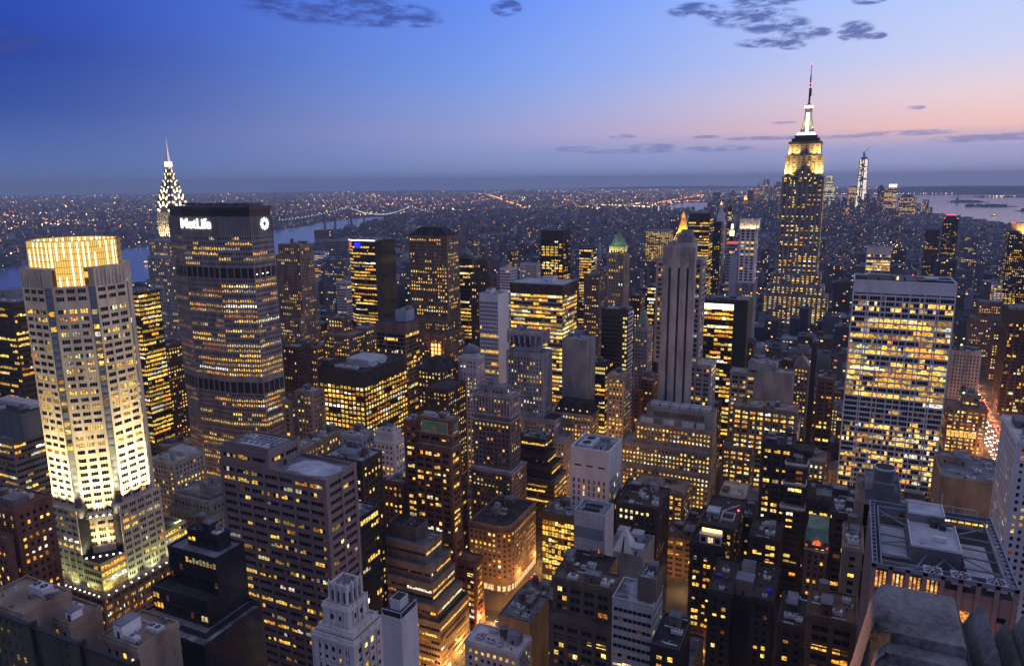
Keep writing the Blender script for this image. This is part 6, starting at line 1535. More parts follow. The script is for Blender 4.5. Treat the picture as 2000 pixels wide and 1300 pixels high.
tag(b.build('ground', 'land'), kind='structure')

def flat(name, pts, z, mat, kind='structure'):
    b = MB(); b.quad([(x, y, z) for x, y in pts]); return tag(b.build(name, mat), kind=kind)
flat('east_river', [(-1330, -1200), (-1340, 800), (-1480, 1500), (-1800, 2150), (-2230, 2760), (-2480, 3300), (-2760, 3950), (-3000, 4700), (-2900, 5200), (-2300, 5700), (-1650, 6000), (-1120, 6150), (-900, 6700), (-700, 7100), (-1350, 8000), (-1650, 9300), (-1900, 9000), (-1760, 7700), (-1900, 7000), (-2500, 6500), (-3250, 6000), (-3500, 5300), (-3520, 4600), (-3350, 4050), (-3160, 3650), (-3080, 3300), (-2950, 2500), (-2700, 1750), (-2400, 1250), (-2150, 400), (-2100, -1200)], .6, 'water')
flat('bay', [(830, 4400), (660, 5600), (470, 6250), (250, 6700), (-250, 6950), (-700, 7100), (-1350, 8000), (-1500, 9400), (-1300, 11000), (-1900, 13300), (-1200, 13900), (300, 13200), (1400, 13600), (2400, 13500), (4200, 13800), (5200, 12000), (4400, 9000), (3000, 7000), (2200, 5500), (2000, 4400)], .7, 'water')
flat('lower_bay', [(-2500, 15600), (-3600, 16400), (-9000, 22000), (-14000, 23500), (-14000, 25200), (-1500, 25200), (2500, 24500), (1000, 20500), (-700, 17500), (-1500, 15400)], .7, 'water')
flat('ocean', [(-24500, 10500), (-21500, 15500), (-15000, 23600), (-14000, 25200), (-13000, 25700), (-20500, 20200), (-26500, 11000)], .8, 'water')
flat('basin', [(-3450, 5250), (-3700, 6000), (-3050, 6200), (-2950, 5900)], .9, 'water')

def hill(name, pts, h, mat='hill'):
    """a low ridge: an outline on the ground and a crest above it"""
    b = MB(); n_ = len(pts); i = 0; rng = random.Random(name)
    ridge = [((x0 + x1) / 2, (y0 + y1) / 2, h * rng.uniform(.75, 1.0) * (0.2 if k in (0, n_ - 1) else 1)) for k, ((x0, y0), (x1, y1)) in enumerate(pts)]
    for k in range(n_ - 1):
        (a0, a1), (c0, c1) = pts[k], pts[k + 1]
        b.quad([(a0[0], a0[1], .9), (c0[0], c0[1], .9), ridge[k + 1], ridge[k]]) if 0 else None
    v = []
    return ridge
def ridge_mesh(name, front, back, heights, mat='hill'):
    b = MB()
    for k in range(len(front) - 1):
        f0, f1, k0, k1 = front[k], front[k + 1], back[k], back[k + 1]
        m0 = ((f0[0] + k0[0]) / 2, (f0[1] + k0[1]) / 2, heights[k]); m1 = ((f1[0] + k1[0]) / 2, (f1[1] + k1[1]) / 2, heights[k + 1])
        b.quad([(f0[0], f0[1], .2), (f1[0], f1[1], .2), m1, m0]); b.quad([m0, m1, (k1[0], k1[1], .2), (k0[0], k0[1], .2)])
    return tag(b.build(name, mat), kind='structure')
rg = random.Random(3)
xs = np.linspace(-900, 6500, 38)
hs = [max(4, 112 * math.exp(-((x - 2000) / 2100) ** 2) + 38 * math.exp(-((x - 5200) / 1500) ** 2) + 6 * rg.uniform(-1, 1)) for x in xs]
ridge_mesh('hills', [(x, 14200 + abs(x - 1500) * .06) for x in xs], [(x, 19500) for x in xs], hs)
xs = np.linspace(-9000, -1300, 20)
ridge_mesh('headland', [(x * 1.15, 26500 - abs(x + 4000) * .1) for x in xs], [(x * 1.15, 28000) for x in xs], [70 * math.sin(math.pi * k / 19) + 6 * rg.random() for k in range(20)])
# islands in the bay
def island(label, cx, cy, rx, ry, trees, rngk):
    rng = random.Random(rngk); b = MB(); n_ = 24
    o = [(cx + rx * math.cos(2 * math.pi * k / n_) * rng.uniform(.85, 1.1), cy + ry * math.sin(2 * math.pi * k / n_) * rng.uniform(.8, 1.1)) for k in range(n_)]
    b.prism(o, 0, 4)
    root = tag(b.build('island', 'hill'), label, 'island', 'islands in the bay')
    b = MB()
    for _ in range(trees):
        a = rng.uniform(0, 6.28); r = rng.uniform(0, .78); x, y = cx + rx * r * math.cos(a), cy + ry * r * math.sin(a); w = rng.uniform(14, 40)
        b.cyl(x, y, w, 4, 4 + rng.uniform(8, 20), 7, 0, w * .6)
    o = b.build('wooded_ground', 'hill', root); o['kind'] = 'stuff'
    return root
island('low dark wooded island with a tiny statue on its left end', 1140, 9500, 190, 130, 40, 1)
island('broad dark island with low roofs nearest the right shore of the bay', 1150, 8100, 210, 150, 50, 2)
island('long thin spit of land with orange dock lights near the far shore', 2150, 12000, 900, 150, 60, 3)
island('dark pier head at the right edge below the broad dark island', 1330, 7000, 150, 60, 20, 4)
b = MB(); b.box(1010, 1050, 9380, 9420, 4, 30, 0); b.cyl(1030, 9400, 16, 30, 48, 10, 0, 12); b.cyl(1030, 9400, 6, 48, 84, 8, 1, 4); b.tube((1033, 9400, 78), (1038, 9400, 95), 1.6, 1); b.cyl(1030, 9400, 3, 84, 90, 8, 1, 1)
tag(b.build('statue', ['limestone', 'copper']), 'tiny pale green statue on a stone pedestal on the wooded island', 'statue')

# roadbeds: avenues and streets with kerbed blocks between them
AVES = [(-171, 30, 'fifth'), (-302, 22, 'a'), (-444, 42, 'b'), (-587, 22, 'c'), (-730, 30, 'd'), (-945, 30, 'e'), (-1160, 30, 'f'), (150, 30, 'g'), (364, 30, 'h'), (608, 30, 'i'), (852, 30, 'j'), (1096, 30, 'k')]
b = MB(); b.quad([(-1320, -100, .05), (1400, -100, .05), (1400, 4400, .05), (600, 6000, .05), (-600, 6600, .05), (-2300, 5600, .05), (-2700, 4000, .05), (-2200, 2750, .05), (-1500, 1500, .05)])
tag(b.build('road', 'asphalt'), kind='structure')
avx = sorted(a[0] for a in AVES); avw = {a[0]: a[1] for a in AVES}
def row_y(k): return 40.5 + 80.5 * k          # centre line of the k-th cross street
def row_w(k): return 30 if k in (7, 15, 26) else 18
b = MB()
BLOCKS = []
for k in range(0, 44):
    ya, yb = row_y(k) + row_w(k) / 2, row_y(k + 1) - row_w(k + 1) / 2
    for xa, xb in zip(avx[:-1], avx[1:]):
        BLOCKS.append((xa + avw[xa] / 2, xb - avw[xb] / 2, ya, yb, k))
        if k < 16: b.box(xa + avw[xa] / 2 - 4.5, xb - avw[xb] / 2 + 4.5, ya - 3.5, yb + 3.5, .02, .2)
tag(b.build('pavement', 'pavement'), kind='structure')
b = MB()
for ax in (-171, 150):
    for lane in (-7.2, -2.4, 2.4, 7.2):
        y = 200
        while y < 1100: b.box(ax + lane - .08, ax + lane + .08, y, y + 3, .06, .07); y += 9
    for k in range(2, 12):
        for s in (-1, 1):
            yc = row_y(k) + s * (row_w(k) / 2 - 2)
            for q in range(12): b.box(ax - 11 + q * 1.9, ax - 10 + q * 1.9, yc - 1.5, yc + 1.5, .06, .075)
tag(b.build('road_markings', 'paint'), kind='structure')

# street lamps and traffic
def street_lamp():
    root = thing('street_lamp', 'tall street lamp with a curved arm', 'street lamp', (0, 0, 0), 'street lamps along the avenues')
    b = MB(); b.cyl(0, 0, .12, .2, 8.6, 8); b.cyl(0, 0, .25, .2, .9, 8); b.build('pole', 'darkmetal', root)
    b = MB(); b.tube((0, 0, 8.5), (.9, 0, 9.2), .07); b.tube((.9, 0, 9.2), (2.2, 0, 9.3), .06); b.build('arm', 'darkmetal', root)
    b = MB(); b.box(1.7, 2.6, -.22, .22, 9.0, 9.25, 0); b.cyl(2.15, 0, .3, 8.8, 9.0, 8, 1); b.build('lamp_head', ['darkmetal', 'lamp_amber'], root)
    return root
def copy_thing(root):
    c = root.copy(); COL.objects.link(c)
    for ch in root.children:
        d = ch.copy(); COL.objects.link(d); d.parent = c
        for g in ch.children: e = g.copy(); COL.objects.link(e); e.parent = d
    return c
PROTO = street_lamp(); _used = [0]
def put_lamp(x, y, rot, label, power=7000, col=WARM):
    o = PROTO if not _used[0] else copy_thing(PROTO)
    _used[0] += 1
    o.location = (x, y, 0); o.rotation_euler = (0, 0, rot); o['label'] = label
    if power: glow((x + 2.1 * math.cos(rot), y + 2.1 * math.sin(rot), 8.2), power, col, .3)
for k, y in enumerate(range(214, 640, 27)):
    put_lamp(-182.6, y, 0, 'street lamp at the left kerb of the lit avenue in the bottom centre', 9500, (1, .42, .10))
    if k % 2 == 0: put_lamp(-159.6, y + 13, math.pi, 'street lamp at the right kerb of the lit avenue in the bottom centre', 8000, (1, .42, .10))
for k, y in enumerate(range(740, 1100, 40)):
    put_lamp(136.5, y, 0, 'street lamp along the red lit avenue at the right edge', 16000, (1, .4, .18))
    put_lamp(163.5, y + 20, math.pi, 'street lamp on the far kerb of the red lit avenue at the right edge', 16000, (1, .4, .18))
for k, (x, y) in enumerate(((-230, 282), (-260, 362), (-230, 443), (-120, 282), (-120, 362), (-120, 443), (-80, 443), (-60, 362), (-30, 362), (-40, 282), (0, 523), (-230, 523), (-210, 604), (-260, 604), (-360, 604), (-420, 604), (60, 640), (-320, 362), (-320, 443), (-302, 510), (-302, 590), (-10, 443), (-200, 684), (-120, 684), (-50, 684), (-300, 684), (-302, 250))):
    put_lamp(x, y - 7, R(90), 'street lamp down in one of the dark cross streets', 9000)

CROSS = [(x, row_y(k)) for k in range(3, 12) for x in (-560, -500, -400, -350, -270, -225, -110, -60, -10, 60, 105) if (k * 7 + int(abs(x))) % 3]
for x, y in CROSS: put_lamp(x, y - row_w(k if 0 else 3) / 2 + 2.2, R(90), 'street lamp down in one of the dark cross streets', 9000, (1, .5, .16))
for ax in (-302, -444):
    for y in range(300, 900, 60): put_lamp(ax - 9, y, 0, 'street lamp on one of the far avenues', 15000, (1, .5, .16))

emit_mat('car_head', (1, .9, .65), 30)
emit_mat('car_tail', (1, .05, .03), 22)
def car(body):
    root = thing('car', '', 'car', (0, 0, 0), 'cars on the avenues')
    b = MB(); b.prism([(-.9, -2.2), (.9, -2.2), (.95, 2.2), (-.95, 2.2)], .35, .85); b.prism([(-.85, -1.3), (.85, -1.3), (.85, 1.6), (-.85, 1.6)], .85, 1.42, 0, [(-.65, -.7), (.65, -.7), (.65, 1.2), (-.65, 1.2)]); b.build('body', body, root)
    for sx in (-1, 1):
        for sy in (-1.35, 1.35):
            b = MB(); b.tube((sx * .78, sy, .36), (sx * .97, sy, .36), .35, 0, 10); b.build('wheel', 'rubber', root)
        b = MB(); b.box(sx * .62 - .25, sx * .62 + .25, 2.2, 2.26, .5, .85); b.build('headlight', 'car_head', root)
        b = MB(); b.box(sx * .66 - .28, sx * .66 + .28, -2.26, -2.2, .5, .9); b.build('tail_light', 'car_tail', root)
    return root
protos = [(car('car_black'), 'black'), (car('car_yellow'), 'yellow'), (car('car_silver'), 'silver')]
seen = set(); rg = random.Random(11)
def put_car(x, y, facing, where):
    i = rg.choice((0, 1, 1, 2)); p, cname = protos[i]
    o = p if i not in seen else copy_thing(p); seen.add(i)
    o.location = (x, y, .06); o.rotation_euler = (0, 0, 0 if facing > 0 else math.pi)
    o['label'] = '%s car with %s lit, %s' % (cname, 'red tail lights' if facing > 0 else 'white headlights', where)
for lane in (-7.5, -2.5, 2.5, 7.5):
    y = 322 + rg.uniform(0, 10)
    while y < 470: put_car(-171 + lane, y, 1 if lane < 4 else -1, 'on the lit avenue at bottom centre'); y += rg.uniform(11, 22)
for lane in (-10, -6, -2, 2, 6, 10):
    y = 765 + rg.uniform(0, 12)
    while y < 1090: put_car(150 + lane, y, 1 if lane > 3 else -1, 'on the red lit avenue at right'); y += rg.uniform(9, 20)

# ------------------------------------------------------------------ ordinary blocks between the measured buildings
rg = random.Random(21)
def clear(x0, x1, y0, y1, m=1.5):
    if x1 > 66 and x0 < 166 and 598 < y1 and y0 < 1085: return False
    for a, b_, c, d, z in FOOT:
        if x0 - m < b_ and x1 + m > a and y0 - m < d and y1 + m > c: return False
    return True
def zone_h(x, y):
    r = rg.random()
    if y < 330: return rg.uniform(14, 34)
    if y < 620: return rg.uniform(22, 50) if r < .85 else rg.uniform(50, 75)
    if y < 1250:
        if x < -500: return rg.uniform(25, 60) if r < .7 else rg.uniform(60, 115)
        if x > 150: return rg.uniform(20, 55) if r < .8 else rg.uniform(55, 120)
        return rg.uniform(25, 62) if r < .9 else rg.uniform(62, 85)
    if y < 2200: return rg.uniform(16, 48) if r < .88 else rg.uniform(48, 100)
    return rg.uniform(12, 30) if r < .95 or x > 100 else rg.uniform(32, 70)
LOTS = []
for xa, xb, ya, yb, k in BLOCKS:
    if xa > 1.05 * yb * .45 + 120 or xb < -yb * 1.75 - 120: continue
    if xb < -1250 and ya < 1000: continue
    if xb < -1000 and ya > 1900: pass
    ym = (ya + yb) / 2
    for y0, y1 in ((ya, ym - .4), (ym + .4, yb)):
        x = xa
        while x < xb - 8:
            w = rg.uniform(14, 40) if ya < 1000 else rg.uniform(9, 30); w = min(w, xb - x)
            if xb - x - w < 9: w = xb - x
            h = zone_h(x, y0); d = rg.uniform(.75, 1.0) * (y1 - y0)
            r0 = (x + .2, x + w - .2, y0, y0 + d)
            if clear(*r0): LOTS.append((r0, h, rg.random()))
            x += w
# which show largest: distance and height decide, those straight behind big towers drop out
def vis(l):
    (x0, x1, y0, y1), h, s = l
    d = math.hypot((x0 + x1) / 2, y0)
    a = math.atan2((x0 + x1) / 2, y0)
    if a < R(-63) or a > R(13): return -1
    return (x1 - x0) * (h * .6 + (y1 - y0) * 200 / d) / d ** 2 * (0.4 if d < 420 else 1)
LOTS.sort(key=vis, reverse=True)
COLW = [('tan', 'tan stone'), ('redbrick', 'red brick'), ('brownbrick', 'brown brick'), ('darkbrick', 'dark brick'), ('greybrick', 'grey brown'), ('limestone', 'pale tan'), ('grey', 'pale grey'), ('white', 'white'), ('blueconc', 'blue grey'), ('darkbrown', 'dark brown'), ('greystone', 'grey stone')]
LAND = [((-446, 425), 'the broad ribbed slab'), ((-360, 245), 'the golden lantern tower'), ((-76, 1292), 'the gold crowned skyscraper'), ((35, 575), 'the white grid slab'), ((-205, 212), 'the pink granite block'), ((-651, 565), 'the needle spired tower'), ((-365, 490), 'the black grid cube'), ((-385, 640), 'the brown limestone tower'),
        ((-550, 780), 'the black angular tower'), ((-116, 570), 'the tall striped slab'), ((-223, 755), 'the green pyramid tower'), ((-280, 685), 'the gold lit office block'), ((-110, 910), 'the fluted crown tower'), ((-398, 1015), 'the dark brown pier tower'), ((-205, 1115), 'the black slab with gold rows'), ((-245, 550), 'the scalloped tower'), ((-130, 540), 'the wide stepped tan block'),
        ((-50, 585), 'the wide lit loft'), ((200, 1910), 'the red lamp tower'), ((-582, 660), 'the ribbed crown tower'), ((-132, 403), 'the windowless white block'), ((-720, 912), 'the blue apartment tower'), ((-1010, 1210), 'the pale riverside slab'), ((90, 615), 'the amber lit hall'), ((38, 1160), 'the white framed block'), ((-460, 1925), 'the long lit block'), ((-384, 1838), 'the orange spire'), ((-310, 1950), 'the white clock tower')]
def side_words(x, y):
    """where a block lies, told by the landmarks nearest to it as seen from the terrace"""
    out = []
    for (lx, ly), nm in sorted(LAND, key=lambda q: (q[0][0] - x) ** 2 + (q[0][1] - y) ** 2)[:7]:
        da = math.atan2(x, y) - math.atan2(lx, ly); dr = math.hypot(x, y) - math.hypot(lx, ly)
        if abs(da) * math.hypot(x, y) < 22: out.append(('behind ' if dr > 0 else 'in front of ') + nm)
        else: out.append(('behind and ' if dr > 60 else ('in front and ' if dr < -60 else '')) + ('right of ' if da > 0 else 'left of ') + nm)
    return out
labels = {}
def filler(l, i):
    (x0, x1, y0, y1), h, s = l
    wall, cname = COLW[int(s * 997) % len(COLW)]
    org = ((x0 + x1) / 2, (y0 + y1) / 2, 0); d = math.hypot(org[0], org[1])
    size = 'low' if h < 28 else ('mid-rise' if h < 60 else 'tall'); shape = 'narrow' if x1 - x0 < 20 else ('wide' if x1 - x0 > 34 else '')
    base = ' '.join(t for t in (shape, size, cname) if t) + ' block'
    lit = rg.choice((.08, .15, .25, .35, .5)); extra = {.08: 'nearly dark', .15: 'sparsely lit', .25: 'partly lit', .35: 'well lit', .5: 'brightly lit'}[lit]
    tank = rg.random() < .4 and d < 1000; setb = h > 45 and rg.random() < .5
    sw = side_words(org[0], org[1]); lab = None
    for w_ in sw:
        for det in [extra] + (['with a roof tank'] if tank else []) + (['with a set-back top'] if setb else []):
            o_ = base + ', ' + det + ', ' + w_
            if lab is None and o_ not in labels and len(o_.split()) <= 16: lab = o_
    q = 0
    while lab is None:
        q += 1; o_ = base + ', ' + sw[q % 3] + ', ' + ('nearer its like', 'farther than its like', 'next along')[q % 3]
        if o_ not in labels or q > 8: lab = o_
    labels[lab] = (d,)
    rng = random.Random(i)
    root = thing('apartment_building' if size != 'low' else 'town_building', lab, 'building', org, 'ordinary city blocks')
    mb = MB(); wins = []
    st = rng.choice(('punch', 'punch', 'punch', 'pairs', 'ribbon') if wall not in ('darkbrown',) else ('punch', 'glass'))
    sides = (['W'] if x1 < 30 else []) + (['E'] if x0 > -30 else [])
    hb = h * rng.uniform(.65, .85) if setb else h
    ts = [(x0, x1, y0, y1, 0, hb)] + ([(x0 + 3, x1 - 3, y0 + 3, y1 - 1, hb, h)] if setb else [])
    for t in ts: solid_tier(mb, wins, t, 0, st, lit, rng, sides, detail=d < 750)
    mb.build('wall', wall, root, org)
    place_windows(root, org, wins)
    rf = rng.choice(('roof', 'roof', 'tar', 'tar', 'snowroof'))
    for t in ts:
        if d < 900: roof_deck(root, org, t[0], t[1], t[2], t[3], t[5], wall, rf)
        else:
            b = MB(); b.box(t[0] + .2, t[1] - .2, t[2] + .2, t[3] - .2, t[5], t[5] + .6); b.build('roof', rf, root, org)
    if d < 900 and st in ('punch', 'pairs') and rng.random() < .6: string_course(root, org, ts[0], wall, rng)
    t = ts[-1]
    if d < 520: vents(root, org, t[0], t[1], t[2], t[3], t[5] + .05, rng, 6)
    if d < 800: clutter(root, org, t[0], t[1], t[2], t[3], t[5], rng, wall, .8)
    else:
        w_, dd_ = t[1] - t[0], t[3] - t[2]; bulkhead(root, org, t[0] + w_ * .3, t[0] + w_ * rng.uniform(.5, .8), t[2] + dd_ * .3, t[2] + dd_ * .7, t[5] + .5, rng.uniform(2.5, 6), rng.choice((wall, 'grey')))
        if tank and w_ > 12: water_tank(root, org, t[0] + w_ * .15, t[2] + dd_ * .6, t[5] + .5)
NF = 180
for i, l in enumerate(LOTS[:NF]): filler(l, i)

# ------------------------------------------------------------------ the far city, one mass of roofs and lights
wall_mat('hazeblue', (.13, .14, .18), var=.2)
for k_, c_ in dict(far_brown=(.075, .06, .06), far_grey=(.085, .085, .105), far_dark=(.04, .042, .055), far_pale=(.20, .20, .24), far_brick=(.09, .055, .05), far_roof=(.075, .08, .105), far_snow=(.19, .20, .25)).items(): wall_mat(k_, tuple(q * 1.35 for q in c_), var=.3)
FARW = ['far_grey', 'far_brown', 'far_brick', 'far_grey', 'far_dark', 'far_grey', 'far_dark', 'far_pale', 'far_brown', 'far_roof', 'far_dark', 'far_snow']
def lamp_col(r_):
    t = r_.random()
    if t < .62: return (1, .62, .2)
    if t < .8: return (1, .36, .07)
    if t < .9: return (1, .88, .6)
    if t < .95: return (1, .10, .10)
    return (.6, 1, .55)
mb = MB(); wl = MB(); rf = random.Random(5)
def far_box(x0, x1, y0, y1, h, p_lit, big=1.0):
    d = math.hypot(x0, y0); mb.box(x0, x1, y0, y1, 0, h, rf.randrange(9)); mb.quad([(x0, y0, h + .4), (x1, y0, h + .4), (x1, y1, h + .4), (x0, y1, h + .4)], rf.choice((9, 9, 9, 10, 11, 0, 11)))
    if d < 4500: bw = (x1 - x0) * rf.uniform(.2, .4); bx = rf.uniform(x0, x1 - bw); by = y0 + (y1 - y0) * rf.uniform(.1, .5); mb.box(bx, bx + bw, by, by + (y1 - y0) * .35, h + .4, h + rf.uniform(2.5, 6), rf.randrange(9))
    rows = max(1, int(h / 4.2)); cols = max(1, int((x1 - x0) / 4.5))
    k = 0
    for _ in range(int(rows * cols * p_lit * rf.uniform(.2, 1.8) + rf.random())):
        if k > 26: break
        k += 1
        r_, c_ = rf.randrange(rows), rf.randrange(cols); z = h - 2 - r_ * 4.2; a = x0 + .8 + c_ * (x1 - x0 - 1.6) / cols
        if z < 2.5: continue
        w = rf.choice((1.8, 2.2, 3.2)) * big; hh = 1.9 * big; s = rf.choice((.8, 1.3, 1.9, 2.6)); c = lamp_col(rf)
        wl.quad([(a, y0 - .25, z - hh), (a + w, y0 - .25, z - hh), (a + w, y0 - .25, z), (a, y0 - .25, z)], 0, tuple(q * s for q in c))
for (x0, x1, y0, y1), h, s in LOTS[NF:]: far_box(x0, x1, y0, y1, h, .14)
# lower Manhattan between the grid and the tip, and the east side beyond
def in_poly(x, y, P):
    c = False; j = len(P) - 1
    for i in range(len(P)):
        if (P[i][1] > y) != (P[j][1] > y) and x < (P[j][0] - P[i][0]) * (y - P[i][1]) / (P[j][1] - P[i][1]) + P[i][0]: c = not c
        j = i
    return c
MANH = [(-1310, 500), (-1450, 1500), (-1780, 2150), (-2200, 2780), (-2450, 3300), (-2720, 3950), (-2950, 4700), (-2860, 5150), (-2250, 5650), (-1600, 5950), (-1080, 6100), (-880, 6600), (-230, 6850), (230, 6600), (450, 6150), (640, 5550), (800, 4420), (1050, 3600), (1300, 3000), (1300, 500)]
y = 700
while y < 6800:
    step = 36 + y * .005; x = -2950
    while x < 1300:
        w = rf.uniform(12, 40); 
        if in_poly(x + w / 2, y, MANH) and (y > 3560 or x < -1165 or x > 1110) and -1.7 * y < x < .32 * y + 150:
            h = rf.uniform(12, 30) if rf.random() < .84 else rf.uniform(30, 70)
            if x < -1600 and rf.random() < .35: h = rf.uniform(40, 65)
            if y > 4900 and -900 < x < 120: h = rf.uniform(25, 70) if rf.random() < .7 else rf.uniform(70, 140)
            if x > 250: h = min(h, 26)
            far_box(x, x + w - 5, y, y + rf.uniform(.6, .9) * step, h, .08 if y > 4900 else .07, 1.25)
        x += w
    y += step
NCITY = len(mb.f)
# Brooklyn and Queens to the horizon
WET = [[(-1330, -1200), (-1340, 800), (-1480, 1500), (-1800, 2150), (-2230, 2760), (-2480, 3300), (-2760, 3950), (-3000, 4700), (-2900, 5200), (-2300, 5700), (-1650, 6000), (-1120, 6150), (-900, 6700), (-700, 7100), (-1350, 8000), (-1650, 9300), (-1900, 9000), (-1760, 7700), (-1900, 7000), (-2500, 6500), (-3250, 6000), (-3500, 5300), (-3520, 4600), (-3350, 4050), (-3160, 3650), (-3080, 3300), (-2950, 2500), (-2700, 1750), (-2400, 1250), (-2150, 400), (-2100, -1200)],
       [(830, 4400), (660, 5600), (470, 6250), (250, 6700), (-250, 6950), (-700, 7100), (-1350, 8000), (-1500, 9400), (-1300, 11000), (-1900, 13300), (-1200, 13900), (300, 13200), (1400, 13600), (2400, 13500), (5200, 12000), (4400, 9000), (2200, 5500), (2000, 4400)], [(-3450, 5250), (-3700, 6000), (-3050, 6200), (-2950, 5900)]]
def dry(x, y): return not any(in_poly(x, y, P) for P in WET)
for _ in range(27000):
    d = 2300 * (24000 / 2300) ** rf.random(); a = R(rf.uniform(-63, -4)); x, y = d * math.sin(a), d * math.cos(a)
    if x > -1400 - (0 if y > 6000 else 700) or in_poly(x, y, MANH) or not dry(x, y) or not dry(x + 30, y): continue
    w = rf.uniform(11, 26) * (1 + d / 16000); h = rf.uniform(6, 12) if rf.random() < .93 else rf.uniform(16, 40)
    if rf.random() < .006: h = rf.uniform(45, 75)
    far_box(x, x + w, y, y + w * rf.uniform(.6, 1.2), h, .06, 1.3 + d / 9000)
for _ in range(900):
    x = rf.uniform(-1000, 5200); y = rf.uniform(14200, 17000)
    if x < y * .3: far_box(x, x + 40, y, y + 40, rf.uniform(8, 16) + 60 * (y > 15200), .03, 2.5)
o = mb.build('distant_city', FARW); tag(o, 'countless low roofs and blocks of the far city', None, None, 'stuff')
# street and dock lamps: small globes on poles, in rows along the far avenues and scattered
sl = MB()
def globe(x, y, z, r, c):
    i = len(sl.v); sl.v += [(x - r, y, z), (x, y - r, z), (x + r, y, z), (x, y + r, z), (x, y, z - r), (x, y, z + r)]
    for t in ((0, 1, 5), (1, 2, 5), (2, 3, 5), (3, 0, 5), (1, 0, 4), (2, 1, 4), (3, 2, 4), (0, 3, 4)): sl.f.append(tuple(i + q for q in t)); sl.m.append(0); sl.c.append(c)
    sl.any = True
def busy(x, y):
    v = math.sin(x / 610 + 1.3) * math.sin(y / 740 + .4) + .7 * math.sin((x + y) / 330) * math.sin((x - 1.6 * y) / 420 + 2) + .5 * math.sin(x / 150) * math.sin(y / 190 + 1)
    return max(.06, min(1, .30 + .62 * v))
def rad(d): return .9 + d / 3600
for _ in range(17000):
    d = 1250 * (25000 / 1250) ** rf.random(); a = R(rf.uniform(-63, 14)); x, y = d * math.sin(a), d * math.cos(a)
    if not dry(x, y) or (x > 500 + .05 * y and 4400 < y < 13000): continue
    if rf.random() > (busy(x, y) if not in_poly(x, y, MANH) else .3 + .7 * busy(x * 1.6, y * 1.6)): continue
    s = rf.choice((.35, .5, .7, 1.0, 2.2)); c = lamp_col(rf); globe(x, y, rf.uniform(9, 16), rad(d) * rf.choice((.4, .5, .6, .8, 1.25)), tuple(q * s for q in c))
for (x0, y0), (x1, y1), n_, c in (((-4400, 3300), (-5600, 8200), 46, (1.3, .3, .1)), ((-3900, 5200), (-5200, 10500), 40, (1.3, .25, .12)), ((-3000, 6800), (-7000, 14000), 60, (1.4, .6, .2)), ((-5200, 3600), (-14000, 6500), 90, (1.3, .5, .15)), ((-3400, 3100), (-9000, 3900), 50, (1.3, .55, .2)), ((-8000, 9000), (-3000, 12500), 50, (1.4, .55, .2)),
                              ((-2150, 9000), (-2450, 13500), 50, (1.5, .45, .2)), ((-2300, 8200), (-1750, 9800), 34, (1.6, .5, .25)), ((1700, 12000), (3200, 12200), 60, (1.8, .8, .3)), ((-300, 14300), (1500, 14350), 40, (1.2, .5, .3)), ((-1500, 3000), (-2400, 3600), 50, (1.5, .7, .25)), ((-1700, 3900), (-2600, 4600), 50, (1.4, .5, .2)), ((100, 1500), (60, 3000), 26, (1.3, .3, .15)), ((-1700, 7200), (-2600, 7900), 40, (1.4, 1.1, .5))):
    for k in range(n_):
        t = (k + rf.random() * .7) / n_; x, y = x0 + (x1 - x0) * t + rf.gauss(0, 12), y0 + (y1 - y0) * t + rf.gauss(0, 12); d = math.hypot(x, y); globe(x, y, 12, rad(d) * rf.uniform(.7, 1.2), c)
tag(wl.build('distant_window_lights', ['lit']), 'specks of lit windows across the far city', None, None, 'stuff')
emit = MATS['lit'].copy(); emit.name = 'far_lamp'; MATS['far_lamp'] = emit
nt2 = emit.node_tree; nt2.nodes.clear(); o2 = nt2.nodes.new('ShaderNodeOutputMaterial'); e2 = nt2.nodes.new('ShaderNodeEmission'); a2 = nt2.nodes.new('ShaderNodeAttribute'); a2.attribute_name = 'lamp'
nt2.links.new(a2.outputs['Color'], e2.inputs[0]); e2.inputs[1].default_value = 9.0; nt2.links.new(e2.outputs[0], o2.inputs[0]); emit.cycles.emission_sampling = 'NONE'
tag(sl.build('distant_street_lamps', ['far_lamp']), 'countless street lamps glittering over the far city', None, None, 'stuff')

